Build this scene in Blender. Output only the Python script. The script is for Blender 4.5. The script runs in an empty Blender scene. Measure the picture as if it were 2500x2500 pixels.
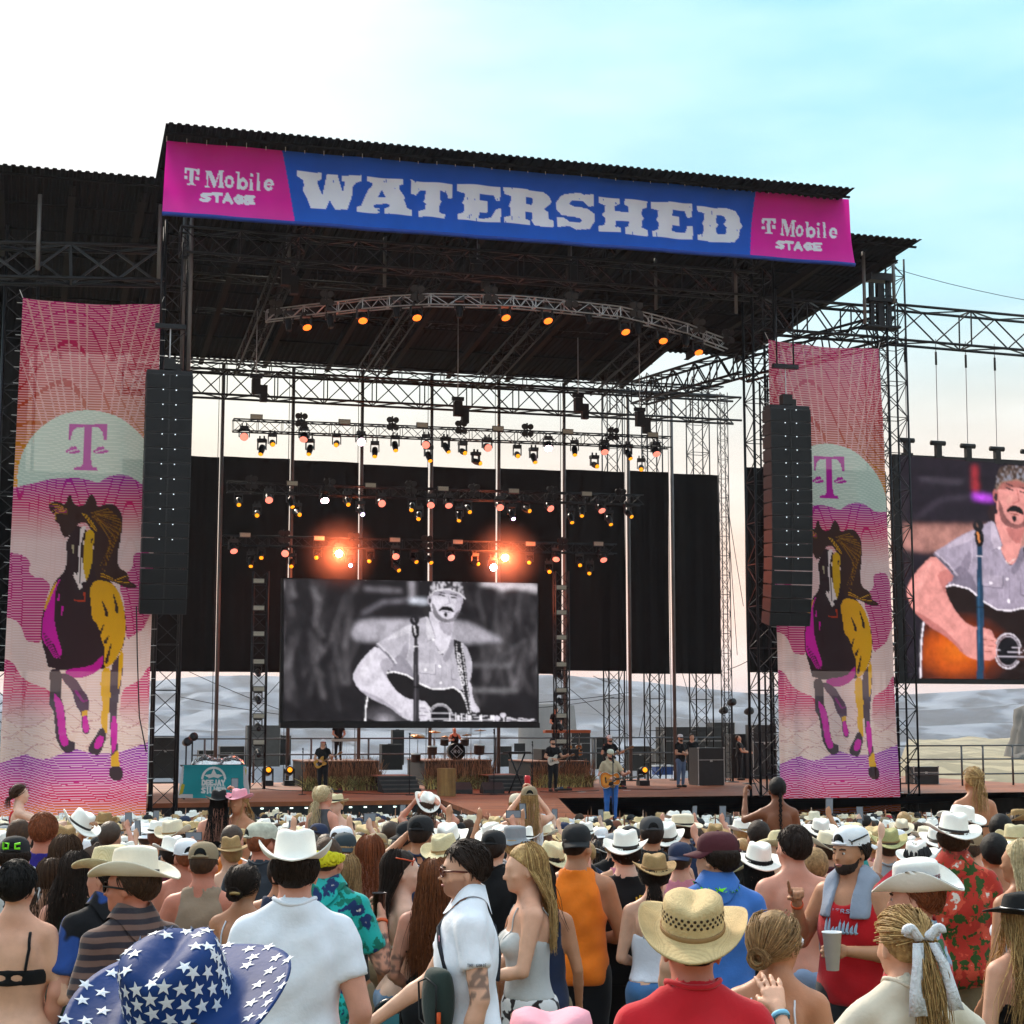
import bpy, bmesh, math, random
import numpy as np
from mathutils import Vector, Matrix, Quaternion

# -- camera
SC = bpy.context.scene
COL = SC.collection
R = math.radians
F = 4100.0;CX = CY = 1250.0;PITCH = math.atan(512 / F);CZ = 4.6
cam_d = bpy.data.cameras.new('camera');cam = bpy.data.objects.new('camera', cam_d);COL.objects.link(cam)
cam.location = (0,0, CZ);cam.rotation_euler = (math.pi / 2 + PITCH, 0,0)
cam_d.sensor_width = 36;cam_d.lens = 36 * F / 2500;cam_d.clip_start = .1;cam_d.clip_end = 60000
SC.camera = cam
# -- sky, sun, exposure
SUN_AZ, SUN_EL = R(-28), R(36)  # hazy evening sun above the left half of the stage, over the top of the frame
W = bpy.data.worlds.new('World');SC.world = W;W.use_nodes = True
nt = W.node_tree;N = nt.nodes;L = nt.links
for n in list(N): N.remove(n)
sky = N.new('ShaderNodeTexSky');sky.sky_type = 'NISHITA';sky.sun_disc = False
sky.sun_elevation = SUN_EL;sky.sun_rotation = SUN_AZ
sky.altitude = 300;sky.air_density = 1.0;sky.dust_density = 3.2;sky.ozone_density = 1.0
tco = N.new('ShaderNodeTexCoord');sep = N.new('ShaderNodeSeparateXYZ');L.new(tco.outputs['Generated'], sep.inputs[0])
def wramp(src, stops):
    r = N.new('ShaderNodeValToRGB');e = r.color_ramp.elements
    while len(e) < len(stops): e.new(.5)
    for q, (p, c) in zip(e, stops): q.position = p;q.color = (*c, 1)
    L.new(src, r.inputs[0]);return r.outputs[0]
# thin evening haze: peach at the horizon, paling upwards to turquoise; unseen zenith brightened to light the crowd
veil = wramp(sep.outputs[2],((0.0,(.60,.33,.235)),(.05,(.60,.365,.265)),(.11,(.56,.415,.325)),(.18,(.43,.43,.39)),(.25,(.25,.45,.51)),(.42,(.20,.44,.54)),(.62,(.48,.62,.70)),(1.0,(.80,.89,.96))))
dv = N.new('ShaderNodeVectorMath');dv.operation = 'DOT_PRODUCT';L.new(tco.outputs['Generated'], dv.inputs[0])
ga, ge = R(-19), R(24);dv.inputs[1].default_value = (math.sin(ga) * math.cos(ge), math.cos(ga) * math.cos(ge), math.sin(ge))
glow = wramp(dv.outputs['Value'],((.0,(0,0,0)),(.88,(.0,) * 3),(.94,(.16,) * 3),(.965,(.45,) * 3),(.985,(.86,) * 3),(1.0,(1,) * 3)))  # wide aureole of the hidden sun
cn = N.new('ShaderNodeTexNoise');cn.inputs['Scale'].default_value = 5;cn.inputs['Detail'].default_value = 5;cmap = N.new('ShaderNodeMapping');cmap.inputs['Scale'].default_value = (1,1,3.5);cmap.inputs['Rotation'].default_value = (0,.35,.2);L.new(tco.outputs['Generated'], cmap.inputs[0]);L.new(cmap.outputs[0], cn.inputs['Vector'])
cr = N.new('ShaderNodeMapRange');cr.inputs[1].default_value = .40;cr.inputs[2].default_value = .75;cr.inputs[4].default_value = .35;L.new(cn.outputs[0], cr.inputs[0])  # faint high cloud
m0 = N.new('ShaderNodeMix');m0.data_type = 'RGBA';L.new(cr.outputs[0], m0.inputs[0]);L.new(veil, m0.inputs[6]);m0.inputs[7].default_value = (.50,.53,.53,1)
gcol = wramp(sep.outputs[2],((0.0,(.58,.38,.26)),(.10,(.56,.44,.30)),(.20,(.55,.49,.38)),(.30,(.515,.51,.49)),(1.0,(.56,.56,.56))))
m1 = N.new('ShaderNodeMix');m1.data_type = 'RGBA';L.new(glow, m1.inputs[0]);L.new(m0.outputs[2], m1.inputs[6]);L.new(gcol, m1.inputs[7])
mg = N.new('ShaderNodeMix');mg.data_type = 'RGBA';mg.blend_type = 'MULTIPLY';mg.inputs[0].default_value = 1;gr_ = N.new('ShaderNodeMapRange');gr_.inputs[1].default_value = .3;gr_.inputs[2].default_value = .7;gr_.inputs[3].default_value = .86;gr_.inputs[4].default_value = 1.06;L.new(cn.outputs[0], gr_.inputs[0]);L.new(m1.outputs[2], mg.inputs[6]);L.new(gr_.outputs[0], mg.inputs[7])
m2 = N.new('ShaderNodeMix');m2.data_type = 'RGBA';m2.blend_type = 'ADD';m2.inputs[0].default_value = .006;L.new(mg.outputs[2], m2.inputs[6]);L.new(sky.outputs[0], m2.inputs[7])
bg = N.new('ShaderNodeBackground');bg.inputs[1].default_value = 1.0
wo = N.new('ShaderNodeOutputWorld')
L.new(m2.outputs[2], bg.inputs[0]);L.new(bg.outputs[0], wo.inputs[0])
sd = bpy.data.lights.new('sun','SUN');sun = bpy.data.objects.new('sun', sd);COL.objects.link(sun)
sd.energy = 2.2;sd.angle = R(14);sd.color = (1,.87,.72)
sun.rotation_euler = (math.pi / 2 - SUN_EL, 0, math.pi - SUN_AZ)
sun.location = (-20,20,60)
VS = SC.view_settings;VS.view_transform = 'Standard';VS.look = 'None';VS.gamma = 1;VS.exposure = 1.03
SC.render.engine = 'CYCLES';SC.cycles.use_denoising = True
SC.cycles.max_bounces = 5;SC.cycles.transparent_max_bounces = 10;SC.cycles.diffuse_bounces = 2;SC.cycles.glossy_bounces = 2
SC.cycles.use_adaptive_sampling = True;SC.cycles.adaptive_threshold = .025
SC.cycles.caustics_reflective = False;SC.cycles.caustics_refractive = False
random.seed(7);RNG = np.random.default_rng(7)

# -- geometry of the place
cP, sP = math.cos(PITCH), math.sin(PITCH)
YAW = R(16);cY, sY = math.cos(YAW), math.sin(YAW)
OY = 55.7;DECK = 2.1
def ground(y): return max(-3.0,2.62 - .0504 * y) if y < 52 else 0.0
def ray(px, py):
    a = (px - CX) / F;b = (CY - py) / F
    return Vector((a, cP - b * sP, sP + b * cP))
def w2p(x, y, z):
    z = z - CZ;d = y * cP + z * sP;up = -y * sP + z * cP
    return CX + F * x / d, CY - F * up / d
def L2W(u, v, z): return Vector((u * cY - v * sY, OY + u * sY + v * cY, z))
def uz(px, py, v):
    "pixel -> (u, z) on the vertical plane v of the stage frame"
    r = ray(px, py);t = (v + OY * cY) / (-r.x * sY + r.y * cY)  # v = -x sY + (y-OY) cY
    x, y, z = r.x * t, r.y * t, CZ + r.z * t
    return x * cY + (y - OY) * sY, z
def uvz(px, py, z):
    "pixel -> (u, v) on the horizontal plane z of the stage frame"
    r = ray(px, py);t = (z - CZ) / r.z
    x, y = r.x * t, r.y * t
    return x * cY + (y - OY) * sY, -x * sY + (y - OY) * cY
def S(px, py, v): u, z = uz(px, py, v);return Vector((u, v, z))

# -- materials
def lin(h):
    if isinstance(h, str):
        c = [int(h[i:i + 2],16) / 255 for i in (0,2,4)]
        return tuple(x / 12.92 if x <= .04045 else ((x + .055) / 1.055) ** 2.4 for x in c)
    return tuple(h)
MATS = {}
def M(name, col=None, rough=.6, metal=0, var=.12, vs=6, bump=0, bs=40, emit=None, es=0, spec=.4, alpha=None, sheen=0, kind=None, col2=None, scale=10, thr=.5, attr=None, trans=0, see=0):
    "procedural material: base colour broken up by noise, optional bump, pattern or print attribute"
    if name in MATS: return MATS[name]
    m = bpy.data.materials.new(name);m.use_nodes = True;MATS[name] = m
    n = m.node_tree.nodes;l = m.node_tree.links;p = n['Principled BSDF']
    c = lin(col) if col is not None else (.5,.5,.5)
    p.inputs['Roughness'].default_value = rough;p.inputs['Metallic'].default_value = metal
    p.inputs['Specular IOR Level'].default_value = spec
    tc = n.new('ShaderNodeTexCoord')
    def noise(sc, det=4):
        t = n.new('ShaderNodeTexNoise');t.inputs['Scale'].default_value = sc;t.inputs['Detail'].default_value = det
        l.new(tc.outputs['Object'], t.inputs['Vector']);return t
    def mix(a, b, fac, mode='MIX'):
        x = n.new('ShaderNodeMix');x.data_type = 'RGBA';x.blend_type = mode
        for s, q in ((x.inputs[0], fac),(x.inputs[6], a),(x.inputs[7], b)):
            if hasattr(q,'links'): l.new(q, s)
            elif isinstance(q, (int, float)): s.default_value = q
            else: s.default_value = (*q[:3],1)
        return x.outputs[2]
    def ramp(src, a, b):
        r = n.new('ShaderNodeMapRange');r.inputs[1].default_value = a;r.inputs[2].default_value = b;l.new(src, r.inputs[0]);return r.outputs[0]
    base = c
    if attr:
        at = n.new('ShaderNodeAttribute');at.attribute_name = attr;base = at.outputs['Color']
    if kind == 'blotch':  # two-colour print with hard edges
        t = noise(scale, 2);base = mix(base, lin(col2), ramp(t.outputs[0], thr - .012, thr + .012))
    elif kind == 'floral':  # blossoms of col2 / green leaves on col
        wn = noise(scale * 2.2,3);va = n.new('ShaderNodeVectorMath');va.operation = 'MULTIPLY_ADD';va.inputs[1].default_value = (.11,) * 3;l.new(wn.outputs['Color'], va.inputs[0]);l.new(tc.outputs['Object'], va.inputs[2])
        v = n.new('ShaderNodeTexVoronoi');v.inputs['Scale'].default_value = scale;l.new(va.outputs[0], v.inputs['Vector'])
        v2 = n.new('ShaderNodeTexVoronoi');v2.inputs['Scale'].default_value = scale * 1.5;l.new(va.outputs[0], v2.inputs['Vector'])
        b1 = mix(base, lin(thr), ramp(v2.outputs['Distance'],.50,.44))
        b2 = mix(b1, lin(col2), ramp(v.outputs['Distance'],.46,.40))
        base = mix(b2,(.75,.68,.6), ramp(v.outputs['Distance'],.22,.16))
    elif kind == 'stripe':
        wv = n.new('ShaderNodeTexWave');wv.inputs['Scale'].default_value = scale;wv.bands_direction = 'Z';wv.inputs['Distortion'].default_value = 1.2
        l.new(tc.outputs['Object'], wv.inputs['Vector']);base = mix(base, lin(col2), ramp(wv.outputs[0], thr - .1, thr + .1))
    elif kind == 'weave':
        ws = []
        for ax in ('X','Z'):
            wv = n.new('ShaderNodeTexWave');wv.inputs['Scale'].default_value = scale;wv.bands_direction = ax;wv.inputs['Distortion'].default_value = .15
            l.new(tc.outputs['Object'], wv.inputs['Vector']);ws.append(wv.outputs[0])
        f = n.new('ShaderNodeMath');f.operation = 'MULTIPLY';l.new(ws[0], f.inputs[0]);l.new(ws[1], f.inputs[1])
        base = mix(lin(col2), base, ramp(f.outputs[0],-.25,.5))
    elif kind == 'planks':
        wv = n.new('ShaderNodeTexNoise');wv.inputs['Scale'].default_value = scale
        mp = n.new('ShaderNodeMapping');mp.inputs['Scale'].default_value = (1,1,.06) if thr != 1 else (.08,1,1);l.new(tc.outputs['Object'], mp.inputs[0]);l.new(mp.outputs[0], wv.inputs['Vector'])
        base = mix(base, lin(col2), ramp(wv.outputs[0],.35,.7))
    if var:
        t = noise(vs)
        dk = n.new('ShaderNodeMapRange');dk.inputs[1].default_value = .25;dk.inputs[2].default_value = .75
        dk.inputs[3].default_value = 1 - var;dk.inputs[4].default_value = 1 + var;l.new(t.outputs[0], dk.inputs[0])
        base = mix(base, dk.outputs[0],1,'MULTIPLY')
    if hasattr(base,'links'): l.new(base, p.inputs['Base Color'])
    else: p.inputs['Base Color'].default_value = (*base, 1)
    if bump:
        t = noise(bs, 5);b = n.new('ShaderNodeBump');b.inputs['Strength'].default_value = bump;b.inputs['Distance'].default_value = .02
        l.new(t.outputs[0], b.inputs['Height']);l.new(b.outputs[0], p.inputs['Normal'])
    if sheen: p.inputs['Sheen Weight'].default_value = sheen
    if emit is not None or es:
        if emit is None and hasattr(base,'links'): l.new(base, p.inputs['Emission Color'])
        else: p.inputs['Emission Color'].default_value = (*lin(emit),1)
        p.inputs['Emission Strength'].default_value = es
    if es and es < 20: m.cycles.emission_sampling = 'NONE'
    if trans or see:  # thin cloth: some light passes, open mesh shows what is behind
        out = n['Material Output'];sh = p.outputs[0]
        if trans:
            tr = n.new('ShaderNodeBsdfTranslucent')
            if hasattr(base,'links'): l.new(base, tr.inputs[0])
            else: tr.inputs[0].default_value = (*base, 1)
            mx = n.new('ShaderNodeMixShader');mx.inputs[0].default_value = trans;l.new(sh, mx.inputs[1]);l.new(tr.outputs[0], mx.inputs[2]);sh = mx.outputs[0]
        if see:
            tp = n.new('ShaderNodeBsdfTransparent');mx = n.new('ShaderNodeMixShader');mx.inputs[0].default_value = see
            l.new(sh, mx.inputs[1]);l.new(tp.outputs[0], mx.inputs[2]);sh = mx.outputs[0]
        l.new(sh, out.inputs[0])
    return m

# -- objects
def tag(o, label, cat, group=None, kind=None):
    if kind: o['kind'] = kind
    if label: o['label'] = label
    if cat: o['category'] = cat
    if group: o['group'] = group
    return o
def thing(name, label, cat, loc=(0,0,0), rz=0, group=None):
    o = bpy.data.objects.new(name, None);COL.objects.link(o);o.empty_display_size = .2
    o.location = loc;o.rotation_euler = (0,0, rz)
    return tag(o, label, cat, group)
def sthing(name, label, cat, u, v, z, rz=0, group=None): return thing(name, label, cat, L2W(u, v, z), YAW + rz, group)
def link(name, me, mat=None, parent=None, loc=None, rot=None):
    o = bpy.data.objects.new(name, me);COL.objects.link(o)
    if mat is not None:
        for m in (mat if isinstance(mat, (list, tuple)) else [mat]): me.materials.append(m)
    if parent is not None: o.parent = parent
    if loc is not None: o.location = loc
    if rot is not None: o.rotation_euler = rot
    return o
def copy_tree(o, parent=None):
    c = o.copy();COL.objects.link(c);c.parent = parent
    for ch in o.children: copy_tree(ch, c)
    return c
def mesh_np(name, verts, faces, smooth=True, cols=None, attr='print'):
    me = bpy.data.meshes.new(name)
    if isinstance(faces, tuple):  # flat loop indices and face sizes
        idx, cnt = faces;v = np.asarray(verts, np.float32);me.vertices.add(len(v));me.vertices.foreach_set('co', v.ravel());me.loops.add(len(idx));me.loops.foreach_set('vertex_index', idx.astype(np.int32))
        me.polygons.add(len(cnt));me.polygons.foreach_set('loop_start', np.concatenate([[0], np.cumsum(cnt)[:-1]]).astype(np.int32));me.update(calc_edges=True)
    elif len(faces) and isinstance(faces, np.ndarray) and faces.ndim == 2:
        v = np.asarray(verts, np.float32);k = faces.shape[1];nf = len(faces)
        me.vertices.add(len(v));me.vertices.foreach_set('co', v.ravel())
        me.loops.add(nf * k);me.loops.foreach_set('vertex_index', faces.astype(np.int32).ravel())
        me.polygons.add(nf);me.polygons.foreach_set('loop_start', np.arange(0, nf * k, k, dtype=np.int32))
        me.update(calc_edges=True)
    else:
        me.from_pydata([tuple(map(float, q)) for q in verts],[],[list(map(int, f)) for f in faces]);me.update()
    if smooth: me.polygons.foreach_set('use_smooth', np.ones(len(me.polygons), bool))
    if cols is not None:
        a = me.color_attributes.new(attr,'FLOAT_COLOR','POINT')
        c = np.ones((len(me.vertices),4), np.float32);c[:, :3] = cols;a.data.foreach_set('color', c.ravel())
    return me
class MB:
    "collects boxes, bars, tubes, lathes and prisms;build() links them as one mesh object"
    def __init__(s): s.v = [];s.f = [];s.n = 0;s.sm = []
    def add(s, vs, fs, smooth=False):
        s.v += [tuple(q) for q in vs];s.f += [[i + s.n for i in f] for f in fs];s.sm += [smooth] * len(fs);s.n += len(vs);return s
    def box(s, c, d, rz=0, m=None):
        x, y, z = (q / 2 for q in d);P = [Vector((i * x, j * y, k * z)) for i in (-1,1) for j in (-1,1) for k in (-1,1)]
        if rz: q = Matrix.Rotation(rz, 3,'Z');P = [q @ p for p in P]
        if m is not None: P = [m @ p for p in P]
        return s.add([p + Vector(c) for p in P],[(0,1,3,2),(4,6,7,5),(0,4,5,1),(2,3,7,6),(0,2,6,4),(1,5,7,3)])
    def frame(s, a, b):
        d = (Vector(b) - Vector(a));L_ = d.length or 1e-6;d /= L_
        x = d.cross(Vector((0,0,1)) if abs(d.z) < .95 else Vector((0,1,0))).normalized();return d, x, x.cross(d)
    def bar(s, a, b, r, n=4, r2=None, caps=True, smooth=None):
        d, x, y = s.frame(a, b);r2 = r if r2 is None else r2;a = Vector(a);b = Vector(b);P = []
        off = math.pi / 4 if n == 4 else 0
        for q, rr in ((a, r),(b, r2)):
            for i in range(n): t = off + 2 * math.pi * i / n;P.append(q + x * (rr * math.cos(t)) + y * (rr * math.sin(t)))
        fs = [(i, (i + 1) % n, n + (i + 1) % n, n + i) for i in range(n)]
        if caps: fs += [tuple(range(n - 1,-1,-1)), tuple(range(n, 2 * n))]
        return s.add(P, fs, n > 5 if smooth is None else smooth)
    def tube(s, pts, r, n=6, taper=None):
        pts = [Vector(p) for p in pts];P = [];m = len(pts);up = None
        for i, p in enumerate(pts):
            d = (pts[min(i + 1, m - 1)] - pts[max(i - 1,0)]).normalized()
            if up is None: up = d.cross(Vector((0,0,1)) if abs(d.z) < .95 else Vector((0,1,0))).normalized()
            up = (up - d * up.dot(d)).normalized();w = up.cross(d)
            rr = (r if taper is None else r + (taper - r) * i / (m - 1)) if not callable(r) else r(i / (m - 1))
            for k in range(n): t = 2 * math.pi * k / n;P.append(p + up * (rr * math.cos(t)) + w * (rr * math.sin(t)))
        fs = [(i * n + k, i * n + (k + 1) % n, (i + 1) * n + (k + 1) % n, (i + 1) * n + k) for i in range(m - 1) for k in range(n)]
        fs += [tuple(range(n - 1,-1,-1)), tuple(range((m - 1) * n, m * n))]
        return s.add(P, fs, True)
    def lathe(s, prof, c=(0,0,0), n=20, m=None, smooth=True):
        P = [];c = Vector(c)
        for r, z in prof:
            for k in range(n):
                t = 2 * math.pi * k / n;q = Vector((r * math.cos(t), r * math.sin(t), z));P.append((m @ q if m is not None else q) + c)
        k_ = len(prof);fs = [(i * n + k, i * n + (k + 1) % n, (i + 1) * n + (k + 1) % n, (i + 1) * n + k) for i in range(k_ - 1) for k in range(n)]
        if prof[0][0] > 1e-4: fs.append(tuple(range(n - 1,-1,-1)))
        if prof[-1][0] > 1e-4: fs.append(tuple(range((k_ - 1) * n, k_ * n)))
        return s.add(P, fs, smooth)
    def prism(s, poly, fn, t0, t1):
        "polygon (2d) extruded;fn(x, y, t) -> 3d"
        n = len(poly);P = [fn(x, y, t0) for x, y in poly] + [fn(x, y, t1) for x, y in poly]
        return s.add(P, [tuple(range(n)), tuple(range(2 * n - 1, n - 1,-1))] + [(i, n + i, n + (i + 1) % n, (i + 1) % n) for i in range(n)])
    def mesh(s, name):
        me = bpy.data.meshes.new(name);me.from_pydata(s.v, [], s.f);me.update()
        me.polygons.foreach_set('use_smooth', np.array(s.sm, bool))
        bm = bmesh.new();bm.from_mesh(me);bmesh.ops.recalc_face_normals(bm, faces=bm.faces);bm.to_mesh(me);bm.free();return me
    def build(s, name, mat, parent=None, loc=None, rot=None): return link(name, s.mesh(name), mat, parent, loc, rot)
def RX(a): return Matrix.Rotation(a, 3,'X')
def RY(a): return Matrix.Rotation(a, 3,'Y')
def RZ(a): return Matrix.Rotation(a, 3,'Z')
# == the setting
M_truss = M('black_steel', (.02,.022,.026),.45,.6,.25,3)
M_alu = M('aluminium', (.42,.44,.46),.38,.9,.15,4)
M_pole = M('galvanised_pole', (.15,.155,.16),.6,.2,.2,2)
M_black = M('matt_black', (.012,.012,.013),.7,0,.3,8)
M_case = M('black_case', (.016,.016,.018),.5,0,.25,5,.15,60)
M_roof = M('charcoal_sheet', (.0055,.0057,.0062),.8,0,.2,.6, spec=.08)
M_cable = M('cable_black', (.01,.01,.011),.6,0,0)
ORG = {}
def sth(name, label, cat, u, v, z, group=None, rz=0):
    o = sthing(name, label, cat, u, v, z, rz, group);ORG[o.name] = (Vector((u, v, z)), rz);return o
def sb(mb, name, mat, parent):
    "build a mesh given in stage coordinates as a part of parent"
    o, rz = ORG[parent.name];q = RZ(-rz)
    mb.v = [tuple(q @ (Vector(p) - o)) for p in mb.v];return mb.build(name, mat, parent)
def stop(mb, name, mat, label, cat, group=None, kind=None, org=None):
    "a one-mesh thing given in stage coordinates"
    vs = np.array(mb.v);o = Vector(((vs[:, 0].min() + vs[:, 0].max()) / 2,(vs[:, 1].min() + vs[:, 1].max()) / 2, vs[:, 2].min())) if org is None else Vector(org)
    mb.v = [tuple(Vector(p) - o) for p in mb.v];ob = mb.build(name, mat);ob.location = L2W(*o);ob.rotation_euler = (0,0, YAW)
    return tag(ob, label, cat, group, kind)

# ---- ground: the sloping lawn the crowd stands on, the flat before the stage, the gorge behind it
def hz(x, y):
    n = math.sin(x * .011 + y * .004) * 3 + math.sin(x * .027 - y * .013 + 1) * 1.6
    if y < 52: return max(2.62 - .0504 * y, 0) if y > -40 else 4.5
    if y < 82: return 0.0
    if y < 420: t = (y - 82) / 338;return -95 * t ** .8 + n * min(1, t * 4)
    t = min(1,(y - 420) / 1500);return -95 - 45 * t + n * 2
ys = [-40,-20,-8,0,4,8,12,16,20,24,28,32,36,40,44,48,52,56,62,70,78,82,86,92,100,115,135,160,200,250,320,420,560,760,1000,1300,1700,2200,2800]
vs = [];fs = [];nc = 61
for y in ys:
    w = 70 + max(0, y) * .85
    for i in range(nc): x = (i / (nc - 1) * 2 - 1) * w;vs.append((x, y, hz(x, y)))
for j in range(len(ys) - 1):
    for i in range(nc - 1): a = j * nc + i;fs.append((a, a + 1, a + nc + 1, a + nc))
g = link('ground', mesh_np('ground', vs, fs), M('dry_grass_ground','6e6546', .95,0,.35,.5,.4,30, kind='blotch', col2='5a5038', scale=.8));tag(g, None, None, kind='structure')
# ---- far wall of the gorge: benches of basalt stepping up to a flat plateau
def fbm(x, y, s=0):
    return sum(math.sin(x * f * 1.0 + s + k * 1.7) * math.sin(y * f * 1.3 - s * .7 + k * 2.3) / (1.6 ** k) for k, f in enumerate((1,2.1,4.3,8.7,17)))
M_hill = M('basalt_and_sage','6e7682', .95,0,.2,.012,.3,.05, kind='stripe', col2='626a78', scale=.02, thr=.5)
def hill_wall(name, x0, x1, dist, zb, prof, nz=84, nx=300, seed=0):
    vs = [];fs = []
    for i in range(nx):
        x = x0 + (x1 - x0) * i / (nx - 1);top = prof(x)
        for k in range(nz):
            t = k / (nz - 1);st = (math.floor(t * 7) + min(1, max(0,(t * 7 % 1) - .45) / .55)) / 7  # benches and cliffs
            z = zb + (top - zb) * st;dpt = dist + 900 * t + 120 * fbm(x / 420, t * 3, seed) + 60 * fbm(x / 90, t * 9, seed + 2) + 26 * fbm(x / 31, t * 23, seed + 7)
            z += 5 * fbm(x / 130, t * 6, seed + 4) * math.sin(math.pi * min(1, t * 1.1))
            vs.append((x, dpt, z))
        vs.append((x, dist + 4200, top + 8))
    nz += 1
    for i in range(nx - 1):
        for k in range(nz - 1): a = i * nz + k;fs.append((a, a + nz, a + nz + 1, a + 1))
    o = link(name, mesh_np(name, vs, fs), M_hill);tag(o, None, None, kind='structure');return o
hill_wall('hills', -2600,2600,2100,-140, lambda x: 72 + 16 * math.sin(x / 330 + 2.2) + 7 * math.sin(x / 120) - 10 * math.exp(-((x - 350) / 260) ** 2))
def mesa(px, py, dist, wid, dep, zb, top, seed, mat, name='hills'):
    r = ray(px, py);cx = r.x / r.y * dist;vs = [];fs = [];n, k = 48,14
    for j in range(k):
        t = j / (k - 1)
        for i in range(n):
            a = 2 * math.pi * i / n;q = (1.25 - .75 * t ** .55) * (1 + .10 * fbm(math.cos(a) * 3, math.sin(a) * 3 + t * 2, seed) + .05 * fbm(a * 4, t * 7, seed))
            st = (math.floor(t * 4) + min(1, max(0,(t * 4 % 1) - .3) / .7)) / 4
            vs.append((cx + wid * q * math.cos(a), dist + dep * q * math.sin(a), zb + (top - zb) * st))
    vs.append((cx, dist, top + 1))
    for j in range(k - 1):
        for i in range(n): fs.append((j * n + i, j * n + (i + 1) % n, (j + 1) * n + (i + 1) % n, (j + 1) * n + i))
    for i in range(n): fs.append(((k - 1) * n + i, (k - 1) * n + (i + 1) % n, len(vs) - 1))
    o = link(name, mesh_np(name, vs, fs), mat);tag(o, None, None, kind='structure')
M_rock = M('dark_basalt','625e5a', .95,0,.35,.05,.8,.2)
mesa(1335,1740,820,26,30,-100,12.5,1, M_rock)
# near bench of dry land right of the stage, with a dark outcrop
M_tan = M('dry_bench','9c8f74', .95,0,.35,.06,.7,.4, kind='blotch', col2='7d735c', scale=.12)
vs = [];fs = [];nb = 70;dd = [88,94,102,112,125,140,160,185,215,250,290,340,400,470,560,640,665,700]
for d in dd:
    for i in range(nb):
        px = 2120 + 900 * i / (nb - 1);x = (px - 1250) / F * d * 1.01;zc0 = CZ - d * np.interp(d, (88,110,250,640),(.048,.036,.020,.0095));e = min(1, i / 6)
        z = zc0 + e * (.8 * fbm(x / 17, d / 31,2) + .35 * fbm(x / 6, d / 9,5)) - (1 - e) * d * .05 - max(0, d - 640) * 1.2;vs.append((x, d, z))
for j in range(len(dd) - 1):
    for i in range(nb - 1): a = j * nb + i;fs.append((a, a + 1, a + nb + 1, a + nb))
tag(link('terrain', mesh_np('terrain', vs, fs), M_tan), None, None, kind='structure')
mesa(2515,1740,250,4.2,6,-4,6.4,3, M_rock)
mesa(2540,1800,245,7.5,7,-5,-.2,5, M_rock)
mesa(300,1790,1500,240,60,-135,-8,6, M_hill)
mesa(2200,1830,1100,260,80,-120,-22,8, M_hill)
wt = MB();wt.add([(-900,1150,-134),(900,1150,-134),(1500,2080,-134),(-1500,2080,-134)],[(0,1,2,3)])
tag(wt.build('water', M('river_water', (.05,.09,.11),.15,0,.1,.01)), None, None, kind='structure')

# ---- stage deck, thrust, skirts
M_deck = M('rust_deck','94522c', .6,0,.22,1.2,.1,20, kind='planks', col2='703a1c', scale=1.6, thr=1)
M_skirt = M('black_skirt', (.012,.012,.014),.8,0,.3,3)
uL, _ = uvz(120,1958, DECK);uR = uvz(2700,1925, DECK)[0]
front = [(uL, 0),(uvz(1050,1947, DECK)[0],0)] + [uvz(*p, DECK) for p in ((1190,1995),(1335,2060),(1600,2050),(1585,1999),(1402,1988))] + [(uvz(1325,1943, DECK)[0],0),(uR, 0)]
poly = front + [(uR, 17),(uL, 17)]
st = sth('stage_floor', None, None, 0,0,0);st['kind'] = 'structure'
mb = MB();n = len(poly)
bm = bmesh.new();bv = [bm.verts.new((x, y, DECK)) for x, y in poly];bm.faces.new(bv);bmesh.ops.triangulate(bm, faces=bm.faces)
mb.add([v.co for v in bm.verts],[[v.index for v in f.verts] for f in (bm.verts.index_update() or bm.faces)]);bm.free()
for i in range(n):
    a, b = poly[i], poly[(i + 1) % n];mb.add([(*a, DECK),(*b, DECK),(*b, DECK - .14),(*a, DECK - .14)],[(0,1,2,3)])
sb(mb,'deck', M_deck, st)
mb = MB()
for i in range(len(front) - 1):
    a, b = Vector((*front[i],0)), Vector((*front[i + 1],0));d = (b - a);nrm = Vector((d.y, -d.x, 0)).normalized() * -.03
    k = max(2, int(d.length / .12));P = []
    for j in range(k + 1):
        q = a + d * (j / k) + nrm * (1 + .9 * math.sin(j * 2.1));P += [(q.x, q.y, DECK - .13),(q.x, q.y, .02)]
    mb.add(P, [(2 * j, 2 * j + 2,2 * j + 3,2 * j + 1) for j in range(k)], True)
sb(mb,'skirt', M_skirt, st)
M_edge = M('edge_led', (.8,.9,.8),.4,0,0, emit=(.75,1,.9), es=1.6)
for i in range(26):  # small marker lamps along the deck edge
    px = 1345 + i * 24 if i > 11 else 640 + i * 36
    u, z = uz(px, 1958 if px < 1100 else 1954 - (px - 1345) * .016,-.07);sb(MB().box((u, -.07, DECK - .2),(.09,.03,.035)),'marker_lamp', M_edge, st)

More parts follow.
